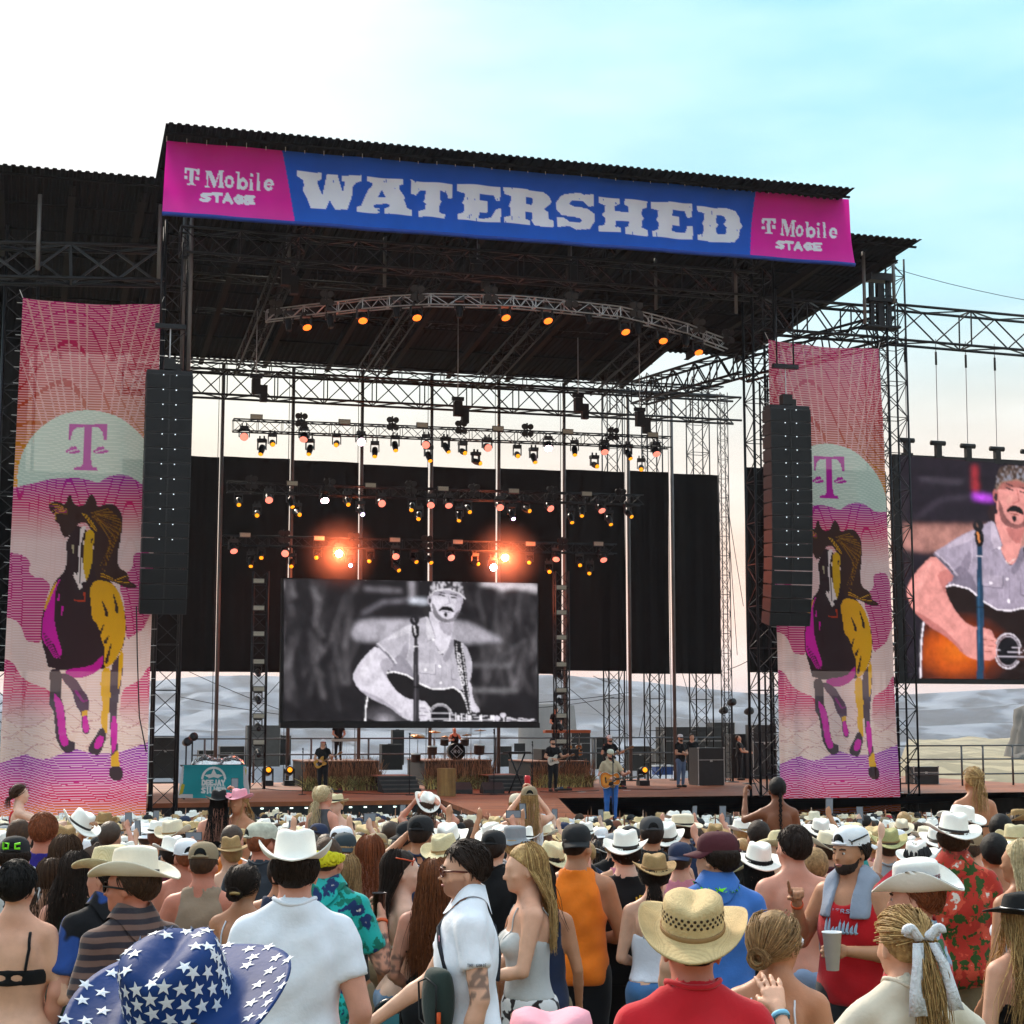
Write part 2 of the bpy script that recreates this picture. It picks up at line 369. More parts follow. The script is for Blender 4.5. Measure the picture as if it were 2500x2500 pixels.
# ---- roofs: corrugated sheets on rafters and purlins
def roof(name, label, A, B, vf, C, D_, vr, beam_n, period=.23, amp=.045, beams=True):
    "A,B pixels of the front edge on plane vf;C,D pixels of the rear edge on plane vr"
    a, b = S(*A, vf), S(*B, vf);c, d = S(*C, vr), S(*D_, vr)
    u0, u1 = a.x, b.x;za = a.z;zb = (c.z + d.z) / 2;zf = (a.z + b.z) / 2
    t = sth(name, label,'stage roof', (u0 + u1) / 2, vr, zb)
    def zz(v): return zf + (zb - zf) * (v - vf) / (vr - vf)
    k = int((u1 - u0) / period);P = [];shp = ((0,0),(.32,0),(.44,1),(.88,1))
    for i in range(k):
        for x, h in shp: P.append((u0 + (i + x) * period, h * amp))
    vsx = []
    rows = [vf + (vr - vf) * j / 4 for j in range(5)]
    for v in rows: vsx += [(u, v, zz(v) + h) for u, h in P]
    m = len(P);fsx = [(j * m + i, j * m + i + 1,(j + 1) * m + i + 1,(j + 1) * m + i) for j in range(4) for i in range(m - 1)]
    nv = len(vsx);vsx += [(u, v, z - .012) for u, v, z in vsx];fsx += [tuple(q + nv for q in f[::-1]) for f in fsx]
    for j0, rev in ((0,0),(4,1)): fsx += [(j0 * m + i, nv + j0 * m + i, nv + j0 * m + i + 1, j0 * m + i + 1) for i in range(m - 1)]
    o = Vector(ORG[t.name][0]);link('roof_sheet', mesh_np('roof_sheet', [tuple(Vector(q) - o) for q in vsx], fsx, False), M_roof, t)
    if beams:
        M_b = M('brown_beam', (.012,.0115,.011),.7,0,.2,1, spec=.1)
        for i in range(beam_n):
            u = u0 + .5 + (u1 - u0 - 1) * i / (beam_n - 1);mb = MB();v0, v1 = vf + 1.1, vr - .3
            for dz, w, h in ((-.05,.2,.025),(-.35,.2,.025),(-.2,.02,.28)):
                p0, p1 = Vector((u, v0, zz(v0) + dz)), Vector((u, v1, zz(v1) + dz));q = (p1 - p0);ang = math.atan2(q.z, q.y)
                mb.box((p0 + p1) / 2,(w, q.length, h), m=RX(ang))
            sb(mb,'rafter', M_b, t)
        for i in range(9):
            v = vf + .5 + (vr - vf - 1) * i / 8;mb = MB();mb.box(((u0 + u1) / 2, v, zz(v) - .03 - .035),(u1 - u0 - .1,.08,.06));sb(mb,'purlin', M_roof, t)
    return t, zz, u0, u1
RV0, RV1 = -6.2,15.5
roofm, zroof, ru0, ru1 = roof('main_roof','high dark corrugated roof over the stage with the long blue and pink banner on its front', (405,303),(2095,460), RV0,(640,884),(1700,945), RV1,9)
roofl, zl, _, _ = roof('wing_roof','lower dark corrugated roof at the left of the stage, above the left horse banner', (-420,372),(398,430),-4.6,(200,862),(420,876),15.2,5)
roofr, zr_, _, _ = roof('wing_roof','small dark corrugated roof corner sticking out at the right of the stage', (1900,552),(2258,592),-4.6,(1650,925),(1885,815),10.5,3)

# ---- lattice trusses and towers
def truss(name, label, cat, a, b, w, h, bay, r=.028, rl=.014, mat=None, group=None, up=(0,0,1), tri=False):
    a, b = Vector(a), Vector(b);d = b - a;Ln = d.length;d /= Ln
    upv = Vector(up);sdv = d.cross(upv).normalized();upv = sdv.cross(d).normalized()
    base = a if a.z <= b.z else b
    t = sth(name, label, cat, base.x, base.y, min(a.z, b.z) - (h / 2 if abs(d.z) < .5 else 0), group)
    cs = [(-w / 2,-h / 2),(w / 2,-h / 2),(w / 2, h / 2),(-w / 2, h / 2)]
    mat = mat or M_truss
    for x, y in cs: sb(MB().bar(a + sdv * x + upv * y, b + sdv * x + upv * y, r, 6),'chord', mat, t)
    k = max(1, round(Ln / bay));mb = MB()
    for e in range(4):
        c0, c1 = cs[e], cs[(e + 1) % 4]
        for i in range(k):
            p, q = (c0, c1) if i % 2 == e % 2 else (c1, c0)
            mb.bar(a + d * (Ln * i / k) + sdv * p[0] + upv * p[1], a + d * (Ln * (i + 1) / k) + sdv * q[0] + upv * q[1], rl, 4, caps=False)
            if i % 2 == 0: mb.bar(a + d * (Ln * i / k) + sdv * c0[0] + upv * c0[1], a + d * (Ln * i / k) + sdv * c1[0] + upv * c1[1], rl, 4, caps=False)
    sb(mb,'lacing', mat, t)
    return t
def tower(px, v, ytop, label, w=.62, bay=.62, r=.034, rl=.015, base=0, mat=None, ybot=1700, name='lattice_tower', group='lattice towers of the stage', px2=None):
    u, _ = uz(px, ybot, v);zt = uz(px, ytop, v)[1]
    return truss(name, label,'tower', (u, v, base),(u, v, zt), w, w, bay, r, rl, mat, group, up=(0,1,0))
zlf = zl(0) - .4
tower(24,-1.6,560,'thick lattice tower left of the left horse banner', .95,.8,.05,.02, ybot=1500)
tower(404,-1.4,545,'lattice tower between left horse banner and the open stage, behind the left loudspeaker column', .74,.7,.045,.017, ybot=1700)
tower(1868,-1.2,640,'lattice tower behind the right loudspeaker column', .8,.7,.05,.018, ybot=1700)
tower(2196,-1.6,640,'tall lattice tower at the right edge of the right horse banner', .72,.62,.04,.017, ybot=1500)
tower(1497,17.2,905,'leftmost of the rear lattice towers seen under the roof', .72,.7,.035,.018, ybot=1400)
tower(1595,17.2,915,'second rear lattice tower from the left, under the roof', .72,.7,.035,.018, ybot=1400)
tower(1708,17.2,925,'third rear lattice tower from the left, before the gap of sky', .8,.7,.035,.018, ybot=1400)
tower(1768,12.6,960,'slender lattice mast along the right edge of the black backdrop', .34,.42,.022,.012, ybot=1300)
tower(1900,3,930,'dark lattice tower beside the right horse banner, half hidden', .7,.7,.04,.017, ybot=1700)
tower(2150,2.2,830,'rear lattice tower seen between right horse banner and side screen', .6,.6,.035,.016, ybot=1300)
ordn = ['first','second','third','fourth','fifth','sixth','seventh','eighth','ninth','tenth','eleventh','twelfth','thirteenth','fourteenth','fifteenth','sixteenth','seventeenth','eighteenth','nineteenth','twentieth']
# galvanised masts that carry the backdrop
POLES = (543,715,884,1054,1218,1377,1533,1639)
pu = []
for i, px in enumerate(POLES):
    u, _ = uz(px, 1050,14.6);pu.append(u);zt = zroof(14.6) - .45
    t = sth('backdrop_mast', f'{ordn[i]} grey vertical mast from the left in front of the black backdrop','mast', u, 14.6, DECK,'masts along the backdrop')
    sb(MB().bar((u, 14.6, DECK),(u, 14.6, zt),.075,10),'pole', M_pole, t)
    sb(MB().bar((u - .16,14.6, DECK),(u - .16,14.6, zt),.014,5),'guide_wire', M_truss, t)
    sb(MB().box((u, 14.6, DECK + .02),(.4,.4,.04)),'base_plate', M_truss, t)
# black backdrop panels: hung from wires between the masts, a little open so the towers behind show faintly
M_drop = M('black_mesh_drop', (.0035,.0035,.0038),.9,0,.3,1.5, see=.003, spec=.05)
edges = [uz(436,1300,14.9)[0]] + pu + [uz(1760,1300,14.9)[0]]
ytop = [1114,1117,1126,1137,1142,1146,1149,1151,1158];ybot = [1640,1641,1642,1643,1644,1645,1638,1645,1645]
for i in range(9):
    a, b = edges[i], edges[i + 1];pxm = 0.5 * (w2p(*L2W(a, 14.9,12))[0] + w2p(*L2W(b, 14.9,12))[0])
    zt, zb = uz(pxm, ytop[i],14.9)[1], uz(pxm, ybot[i],14.9)[1];vs = [];nu, nz = 26,24
    for j in range(nz + 1):
        for k in range(nu + 1):
            f = k / nu;u = a + .06 + (b - a - .12) * f
            vs.append((u - (a + b) / 2,.035 * math.sin(f * 19 + i) * (.4 + .6 * (1 - j / nz)) + .05 * math.sin(f * 5.3 + i * 2 + j * .15),(zt - zb) * j / nz))
    fsx = [(j * (nu + 1) + k, j * (nu + 1) + k + 1,(j + 1) * (nu + 1) + k + 1,(j + 1) * (nu + 1) + k) for j in range(nz) for k in range(nu)]
    o = link('backdrop_panel', mesh_np('backdrop_panel', vs, fsx), M_drop);o.location = L2W((a + b) / 2,14.9, zb);o.rotation_euler = (0,0, YAW)
    tag(o, f'{ordn[i]} black cloth backdrop panel from the left at the rear of the stage','backdrop','black backdrop panels')
# side black on the right tower and behind the left banner
def drop(A, B, v, label, see=None):
    (u0, z1),(u1, z0) = uz(*A, v), uz(*B, v);vs = [];nu, nz = 24,16
    for j in range(nz + 1):
        for k in range(nu + 1): f = k / nu;vs.append((u0 + (u1 - u0) * f, v + .05 * math.sin(f * 16) + .03 * math.sin(f * 7 + j * .3), z0 + (z1 - z0) * j / nz))
    mb = MB().add(vs, [(j * (nu + 1) + k, j * (nu + 1) + k + 1,(j + 1) * (nu + 1) + k + 1,(j + 1) * (nu + 1) + k) for j in range(nz) for k in range(nu)], True)
    return stop(mb,'backdrop_panel', see or M_drop, label,'backdrop','black backdrop panels')
drop((1816,1140),(1905,1642),1.5,'narrow black cloth panel on the tower left of the right loudspeaker column')
drop((300,1120),(434,1640),14.2,'black cloth panel seen in the gap behind the left loudspeaker column')
drop((-40,1145),(300,1640),14.2,'black cloth panel behind the middle of the left horse banner')
drop((-60,620),(44,1640),2.2,'black cloth panel behind the thick left tower')
drop((1905,1140),(2175,1640),3.5,'black cloth panel behind the middle of the right horse banner')
# rear trusses under the back edge of the roof
truss('roof_truss','large black box truss across the back of the stage under the roof','truss', S(300,925,12.6), S(1800,1003,12.6),.9,1.0,1.0,.05,.03, None,'trusses under the rear roof edge')
truss('roof_truss','thin black box truss just under the rear roof edge','truss', S(330,884,13.6), S(1760,958,13.6),.6,.38,.9,.04,.022, None,'trusses under the rear roof edge')
truss('roof_truss','box truss inside the dark roof space above the curved lighting truss','truss', S(470,640,5), S(1800,735,5),.9,1.0,1.1,.05,.028, None,'trusses under the roof')
truss('roof_truss','box truss in the dark roof space just behind the long banner','truss', S(440,590,-2), S(1840,700,-2),.7,.8,.9,.045,.026, None,'trusses under the roof')
truss('roof_truss','box truss in the dark roof space far behind the curved lighting truss','truss', S(480,730,9.5), S(1780,810,9.5),.8,.9,.9,.045,.026, None,'trusses under the roof')
for i, u in enumerate((-7.5,-2.5,2.5,7.5)): truss('roof_truss', f'{ordn[i]} truss from the left running front to back under the main roof','truss', (u, -3.5, zroof(-3.5) - 1.1),(u, 13, zroof(13) - 1.1),.6,.6,.9,.04,.022, None,'trusses under the roof')
truss('roof_truss','steel box truss under the left wing roof, above the left horse banner','truss', S(-60,640,-2.6), S(398,650,-2.6),.8,1.05,1.45,.06,.05, None,'trusses under the roof')
truss('roof_truss','box truss beneath the right wing roof, joining the two right towers','truss', S(1850,770,-1), S(2170,795,-1),.8,1.1,.9,.055,.03, None,'trusses under the roof')
truss('roof_truss','dark box truss behind the right wing running towards the rear','truss', S(1810,900,3), S(2180,800,-1.4),.7,.9,.9,.05,.03, None,'trusses under the roof')
truss('roof_truss','black truss reaching out of the frame above the right side screen','truss', S(2178,792,-1.6), S(2700,838,-1.6),.8,1.25,1.35,.05,.03, None,'trusses under the roof')
truss('roof_truss','side truss in the roof space over the right rear corner','truss', S(1560,960,11), S(1830,880,2),.7,.9,.9,.05,.03, None,'trusses under the roof')
# hanging pipes in the roof space
for i, (px, y0, y1, v) in enumerate(((707,550,640,0),(940,560,700,1),(1168,575,640,0),(1600,600,755,1),(1795,625,765,-2),(1390,590,650,0),(452,540,905,-1.5),(465,700,905,-2.2),(98,475,660,-3.4),(392,500,680,-3.2),(2107,600,790,-3),(2180,630,740,-2.4))):
    a, b = S(px, y0, v), S(px, y1, v);mb = MB();mb.bar((a.x, v, b.z),(a.x, v, max(a.z, zroof(v) - .1 if 420 < px < 2090 else a.z)),.06,8)
    o = stop(mb,'hanging_pipe', M_pole, f'thin grey vertical pipe hanging under the roof, {ordn[i]} of its kind counted across','pipe','pipes hanging under the roofs')
# top block of the right tower
mb = MB()
t = sth('tower_head','dark winch block on top of the tall right tower, beside the wing roof','winch block', *S(2148,770,-1.8))
for (x0, y0, x1, y1, w) in ((2118,668,2178,690,.5),(2122,690,2134,800,.14),(2164,690,2176,800,.14),(2140,692,2158,800,.2),(2114,728,2182,742,.5),(2108,795,2190,806,.6)):
    a, b = S(x0, y0,-1.8), S(x1, y1,-1.8);mb.box((a + b) / 2,(b.x - a.x, w, a.z - b.z))
sb(mb,'steel_frame', M_truss, t);sb(MB().bar(S(2125,668,-1.8), S(2190,640,-1.8),.05,6),'jib', M_truss, t)
def cable(label, pts, r=.012, sag=0, mat=None, name='cable', group='cables and ropes of the stage'):
    pts = [Vector(p) for p in pts];P = []
    for i in range(len(pts) - 1):
        for k in range(9): f = k / 8;q = pts[i].lerp(pts[i + 1], f);q.z -= sag * 4 * f * (1 - f);P.append(q)
    return stop(MB().tube(P, r, 5), name, mat or M_cable, label,'cable', group)
cable('thin cable running right from the right tower head across the sky', [S(2180,655,-1.8), S(2700,760,-1.6)],.012,.2)
cable('black cable hanging down the left horse banner to the stage floor', [S(333,1480,-3.1), S(335,1600,-3.1), S(340,1750,-3.1), S(357,1835,-2.9)],.02)
for i, (a, b, w) in enumerate((((462,1640),(690,1735),16),((434,1700),(690,1745),16),((612,1735),(690,1655),16),((1312,1715),(1540,1690),16),((1312,1728),(1500,1702),16),((1330,1630),(1540,1800),15),((1770,1190),(1815,1480),12),((1775,1220),(1800,1600),12),((1775,1635),(1840,1605),8),((1590,1640),(1560,1800),16),((1665,1640),(1710,1790),16),((1448,1650),(1500,1668),16))):
    cable(f'{ordn[i]} of the thin guy wires crossing the open back of the stage', [S(*a, w), S(*b, w)],.014,.05, group='guy wires at the back of the stage')
# railing along the back of the deck and to the right wing
M_rail = M('rail_grey', (.12,.13,.14),.5,.7,.2,3)
def railing(label, pxs, v, ys_, posts):
    t = sth('railing', label,'railing', uz(pxs[0],1800, v)[0], v, DECK - .05)
    z0 = DECK - .05
    for y in ys_: a = S(pxs[0], y, v);b = S(pxs[1], y, v);z = (a.z + b.z) / 2;sb(MB().bar((a.x, v, z),(b.x, v, z),.035,6),'rail', M_rail, t)
    zt = (S(pxs[0], ys_[0], v).z + S(pxs[1], ys_[0], v).z) / 2
    for p in posts: u = uz(p, 1800, v)[0];sb(MB().bar((u, v, z0),(u, v, zt),.045,6),'post', M_rail, t)
    return t
railing('grey pipe railing along the back edge of the stage', (470,1760),16.4,(1802,1840),(500,620,760,900,1060,1210,1450,1540,1700))
railing('grey pipe railing right of the right horse banner, before the valley', (2215,2640),6,(1820,1853,1889),(2346,2398,2470,2560))
# == lighting rig
Z3 = lambda x, y: (500 + x / 2.76,900 + y / 2.76)
Z4 = lambda x, y: (1100 + x / 2.76,900 + y / 2.76)
ZB = lambda x, y: (600 + x / 2.76,250 + y / 2.76)
ZC = lambda x, y: (1250 + x / 2.76,350 + y / 2.76)
M_fix = M('fixture_black', (.014,.014,.017),.38,.2,.2,20)
M_glass = M('lamp_glass_dark', (.03,.03,.035),.12,0,0)
LENS = {'y': M('lens_amber', (.9,.5,.05),.3,0,.1,60, emit=(1,.30,.005), es=.8),'p': M('lens_pink', (.9,.4,.35),.3,0,.3,90, emit=(1,.22,.15), es=.75),
        'o': M('lens_orange', (.9,.3,.05),.3,0,.3,90, emit=(1,.14,.012), es=1.3),'v': M('lens_violet', (.6,.4,.9),.3,0,0, emit=(.75,.5,1), es=6),
        'B': M('lens_bright', (1,.8,.9),.3,0,0, emit=(1,.62,.70), es=28),'R': M('lens_blinding', (1,.6,.5),.3,0,0, emit=(1,.42,.26), es=70),'d': M_glass,
        'w': M('lens_white_pink', (1,.8,.9),.3,0,0, emit=(1,.7,.85), es=9)}
def fixture_meshes(kind, tilt):
    "head hangs from a yoke;the lens looks at the house and down by tilt"
    big = kind == 'wash';R_, Lh = (.15,.30) if big else (.115,.46)
    q = RX(math.pi / 2 + tilt)  # local z of the head -> towards -v and down
    pv = Vector((0,0,-.36))
    base = MB().box((0,0,-.06),(.32,.26,.12)).box((-.08,0,.05),(.05,.06,.12)).box((.08,0,.05),(.05,.06,.12))
    yoke = MB().box((0,0,-.115),(2 * R_ + .105,.12,.03))
    for s in (-1,1): yoke.box((s * (R_ + .035),0,-.25),(.035,.12,.30))
    head = MB().lathe([(R_ * .55,-.16),(R_ * .9,-.13),(R_, -.03),(R_ * 1.02,.05),(R_ * (1.0 if big else .78), Lh - .17),(R_ * (1.04 if big else .8), Lh - .16),(R_ * (1.0 if big else .74), Lh - .14)], pv, 14, q)
    rl = R_ * (.96 if big else .70);lens = MB().lathe([(rl, Lh - .139),(rl * .8, Lh - .125),(rl * .4, Lh - .115),(0, Lh - .112)], pv, 14, q)
    return [m.mesh(nm) for m, nm in ((base,'base'),(yoke,'yoke'),(head,'head'),(lens,'lens'))], pv + q @ Vector((0,0, Lh - .12))
FIXM = {}
NF = {}
def fixture(pxy, v, col, where, tilt=None, yawz=0, group='stage lamps hanging from the trusses'):
    kind = 'wash' if col in 'poBRwd' and col != 'd' else 'spot'
    tilt = random.choice((.35,.6,.85)) if tilt is None else tilt
    key = (kind, tilt)
    if key not in FIXM: FIXM[key] = fixture_meshes(kind, tilt)
    ms, lp = FIXM[key];p = S(*pxy, v);rz = yawz
    o = RZ(rz) @ lp
    NF[(where, col)] = NF.get((where, col),0) + 1;i = NF[(where, col)] - 1
    nm = {'y': 'amber spot lamp','p': 'pink wash lamp','o': 'orange-lit wash lamp','v': 'violet lamp','B': 'bright pink-white lamp','R': 'glaring red-white lamp','d': 'unlit black moving lamp','w': 'white-pink lamp'}[col]
    t = sth('stage_lamp', f'{ordn[i]} {nm} from the left on the {where}','stage lamp', p.x - o.x, p.y - o.y, p.z - o.z, group, rz)
    for me, nme in zip(ms, ('base','yoke','head','lens')):
        ob = bpy.data.objects.new(nme, me);COL.objects.link(ob);ob.parent = t
        if not len(me.materials): me.materials.append(M_fix)
        if nme == 'lens': ob.material_slots[0].link = 'OBJECT';ob.material_slots[0].material = LENS[col]
    return t
BLM = None
def blinder(pxy, v, where):
    global BLM
    if BLM is None:
        fr = MB().box((0,.03,-.2),(.06,.05,.56)).box((0,.03,-.2),(.3,.05,.05));cans = []
        for sx in (-1,1):
            for sz in (-1,1):
                q = RX(math.pi / 2 + .2);c = Vector((sx * .12,0,-.2 + sz * .14));cans.append((MB().lathe([(.05,-.1),(.1,-.04),(.115,.06),(.105,.06)], c, 12, q).mesh('can'), MB().lathe([(.1,.055),(.05,.035),(0,.03)], c, 12, q).mesh('reflector')))
        BLM = (fr.mesh('bracket'), cans)
        M_ref = M('blinder_reflector', (.62,.60,.55),.25,.85,.2,30);M('strobe_face', (.62,.62,.52),.4,0,.15,30)
        BLM[0].materials.append(M_fix)
        for a, b in cans: a.materials.append(M_fix);b.materials.append(M_ref)
    p = S(*pxy, v);NF[where,'bl'] = NF.get((where,'bl'),0) + 1
    t = sth('blinder_lamp', f'{ordn[NF[where, "bl"] - 1]} four-round-lamp audience blinder from the left on the {where}','blinder lamp', p.x, p.y, p.z + .2,'audience blinders')
    for me in [BLM[0]] + [m for c in BLM[1] for m in c]:
        ob = bpy.data.objects.new(me.name.split('.')[0], me);COL.objects.link(ob);ob.parent = t
def strobe(pxy, v, where):
    M('strobe_face', (.62,.62,.52),.4,0,.15,30)
    p = S(*pxy, v);NF[where,'st'] = NF.get((where,'st'),0) + 1
    t = sth('strobe_lamp', f'{ordn[NF[where, "st"] - 1]} pale flat strobe panel on the {where}','strobe lamp', p.x, p.y, p.z - .1,'flat strobe panels')
    sb(MB().box(p + Vector((0,.06,0)),(.44,.1,.2)),'housing', M_fix, t);sb(MB().box(p + Vector((0,.004,0)),(.40,.014,.155)),'panel', MATS['strobe_face'], t)
    for k in range(3): sb(MB().box(p + Vector((0,-.006,-.05 + k * .05)),(.40,.006,.008)),'louvre', M_fix, t)
def hoist(pxy, v, label, zt=None):
    p = S(*pxy, v);t = sth('chain_hoist', label,'chain hoist', p.x, p.y, p.z - .35,'chain hoists');zt = zt or zroof(v) - .3
    sb(MB().box(p, (.3,.3,.55)).box(p + Vector((.28,0,-.25)),(.26,.26,.6)),'motor', M_black, t)
    sb(MB().box(p + Vector((0,0,.38)),(.46,.12,.14)),'top_block', M_truss, t)
    sb(MB().bar(p + Vector((0,0,.3)),(p.x, p.y, zt),.02,5),'chain', M_alu, t)
# --- three straight lighting trusses
V1, V2, V3 = 7.0,9.5,12.0
truss('lighting_truss','top straight lighting truss, hanging against the evening sky','truss', S(*Z3(190,382), V1), S(*Z4(1475,500), V1),.42,.42,.45,.028,.014, None,'straight lighting trusses')
truss('lighting_truss','middle straight lighting truss, before the black backdrop','truss', S(*Z3(150,800), V2), S(*Z4(1290,888), V2),.42,.38,.45,.028,.014, None,'straight lighting trusses')
truss('lighting_truss','lowest straight lighting truss, just above the stage screen','truss', S(*Z3(120,1158), V3), S(*Z4(1110,1218), V3),.42,.38,.45,.028,.014, None,'straight lighting trusses')
w1, w2, w3 = 'top straight truss','middle straight truss','lowest straight truss'
for z, dat in ((Z3,((265,460,'p'),(458,512,'y'),(375,580,'y'),(665,480,'p'),(700,580,'y'),(885,515,'y'),(1055,495,'w'),(1145,595,'y'),(1287,555,'y'),(1490,515,'p'),(1520,625,'y'),(1645,565,'y'),(1755,570,'y'),(1860,640,'y'))),
               (Z4,((255,535,'p'),(455,590,'y'),(572,635,'y'),(660,540,'B'),(838,585,'y'),(990,660,'y'),(1040,565,'p'),(1215,610,'y'),(1285,680,'y'),(1390,578,'p')))):
    for x, y, c in dat: fixture(z(x, y), V1 - .3, c, w1, yawz=random.uniform(-.4,.4))
for z, dat in ((Z3,((230,920,'y'),(433,888,'p'),(352,990,'y'),(592,935,'y'),(640,985,'y'),(810,892,'B'),(968,918,'y'),(1065,985,'v'),(1195,910,'p'),(1392,955,'y'),(1440,1015,'y'),(1523,922,'p'),(1645,926,'p'),(1712,1027,'y'),(1787,968,'y'))),
               (Z4,((335,937,'p'),(425,1015,'v'),(535,960,'y'),(677,945,'p'),(820,1040,'y'),(885,995,'y'),(1022,960,'p'),(1082,1053,'y'),(1222,1000,'y')))):
    for x, y, c in dat: fixture(z(x, y), V2 - .3, c, w2, yawz=random.uniform(-.4,.4))
for z, dat in ((Z3,((197,1233,'p'),(380,1277,'y'),(310,1335,'y'),(540,1247,'p'),(582,1335,'y'),(750,1275,'y'),(905,1247,'R'),(983,1328,'v'),(1108,1300,'y'),(1288,1268,'p'),(1310,1362,'y'),(1428,1305,'y'),(1527,1310,'y'),(1662,1277,'p'),(1845,1318,'y'))),
               (Z4,((290,1340,'B'),(368,1275,'R'),(530,1308,'y'),(668,1370,'y'),(712,1288,'p'),(873,1327,'y'),(935,1382,'y'),(1033,1292,'p')))):
    for x, y, c in dat:
        t = fixture(z(x, y), V3 - .3, c, w3, tilt=.35 if c in 'RB' else None, yawz=0 if c in 'RB' else random.uniform(-.4,.4))
        if c == 'R':  # the lamp's own light
            pl = bpy.data.lights.new('lamp_glow','POINT');pl.energy = 420;pl.color = (1,.16,.05);pl.shadow_soft_size = .15
            po = bpy.data.objects.new('lamp_glow', pl);COL.objects.link(po);po.location = L2W(*(S(*z(x, y), V3 - .75)))
for z, wv, wn, bl, stb in ((Z3, V1, w1,((650,345),(1265,370),(1725,395)),((350,325),(943,358),(1467,380))),(Z4, V1, w1,((517,415),(1095,440)),((322,403),(792,423),(1365,445))),
                      (Z3, V2, w2,((315,765),(840,785),(1388,800),(1815,820)),((590,772),(1118,785),(1608,808))),(Z4, V2, w2,((685,835),(1145,850)),((428,823),(920,843))),
                      (Z3, V3, w3,((535,1130),(1003,1145),(1495,1165)),((273,1120),(772,1142),(1283,1153))),(Z4, V3, w3,((755,1180),),((50,1167),(540,1180),(998,1180)))):
    for q in bl: blinder(z(*q), wv - .36, wn)
    for q in stb: strobe(z(*q), wv - .3, wn)
for i, (pq, v) in enumerate(((Z3(345,120),7),(Z3(1705,270),7),(Z4(860,245),9),(Z4(1275,340),7),(ZB(270,1180),.5),(ZB(1560,1150),-1.5),(ZC(400,880),-1.4))):
    hoist(pq, v, f'{ordn[i]} black chain hoist with motor hanging in the roof space')
# --- curved front truss
zc_ = uz(1100,733,-2.6)[1]
arc = [ZB(140,1440), ZB(390,1408), ZB(620,1383), ZB(780,1363), ZB(960,1348), ZB(1240,1332), ZB(1590,1338), ZC(0,1068), ZC(150,1080), ZC(340,1100), ZC(600,1128), ZC(720,1142), ZC(930,1192), ZC(1170,1255), ZC(1300,1308), ZC(1440,1360)]
arcp = [Vector((*uvz(x, y, zc_), zc_)) for x, y in arc]
t = sth('curved_truss','silvery curved lighting truss bowing out under the roof','truss', *arcp[7]);t.location.z -= .2;ORG[t.name] = (Vector((arcp[7].x, arcp[7].y, zc_ - .2)),0)
P = []
for i in range(len(arcp) - 1):
    for k in range(3): P.append(arcp[i].lerp(arcp[i + 1], k / 3))
P.append(arcp[-1])
for dv in (-.17,.17):
    for dz in (-.17,.17): sb(MB().tube([p + Vector((0, dv, dz)) for p in P],.026,6),'chord', M_alu, t)
mb = MB()
for i in range(len(P) - 1):
    for dv in (-.17,.17):
        s = 1 if i % 2 else -1;mb.bar(P[i] + Vector((0, dv, .17 * s)), P[i + 1] + Vector((0, dv, -.17 * s)),.013,4, caps=False)
        if i % 3 == 0: mb.bar(P[i] + Vector((0, dv, .17)), P[i] + Vector((0, dv, -.17)),.02,4, caps=False)
    if i % 3 == 0:
        for dz in (-.17,.17): mb.bar(P[i] + Vector((0,-.17, dz)), P[i] + Vector((0,.17, dz)),.016,4, caps=False)
sb(mb,'lacing', M_alu, t)
def arc_v(px): return uvz(px, np.interp(px, [a[0] for a in arc],[a[1] for a in arc]), zc_)[1]
wc = 'curved front truss'
for z, dat in ((ZB, ((290,1540,'d'),(415,1520,'o'),(575,1520,'d'),(790,1475,'o'),(1020,1450,'d'),(1155,1455,'o'),(1440,1450,'d'),(1755,1455,'o'))),
               (ZC, ((245,1200,'o'),(525,1210,'d'),(768,1275,'o'),(855,1290,'d'),(1020,1335,'o'),(1170,1370,'d'),(1260,1413,'o')))):
    for x, y, c in dat: pq = z(x, y);fixture(pq, arc_v(pq[0]) - .1, c, wc, tilt=1.0 if c == 'o' else 1.25, yawz=random.uniform(-.3,.3))
for z, dat in ((ZB, ((200,1380),(545,1320),(1155,1285),(1650,1290))),(ZC, ((400,1055),(835,1120),(1260,1230),(1455,1300)))):
    for q in dat: pq = z(*q);blinder(pq, arc_v(pq[0]) - .3, wc)
# --- two vertical lamp ladders beside the screen
for px, nm, ys_, off in ((632,'left', (1418,1484,1547,1615,1682,1748,1812),0),(1371,'right', (1434,1495,1556,1622,1685,1747,1810),0)):
    v = 10.2;u = uz(px, 1650, v)[0];zt = uz(px, 1395, v)[1]
    tr = truss('lamp_ladder', f'dark vertical ladder truss with pale strobes, {nm} of the stage screen','truss', (u, v, DECK),(u, v, zt),.55,.3,.55,.03,.016, None,'lamp ladders beside the screen', up=(0,1,0))
    for y in ys_:
        strobe((px, y), v - .3, f'{nm} lamp ladder')
        if y > 1600: fixture((px, y + 33), v - .35,'d', f'{nm} lamp ladder', tilt=.35)
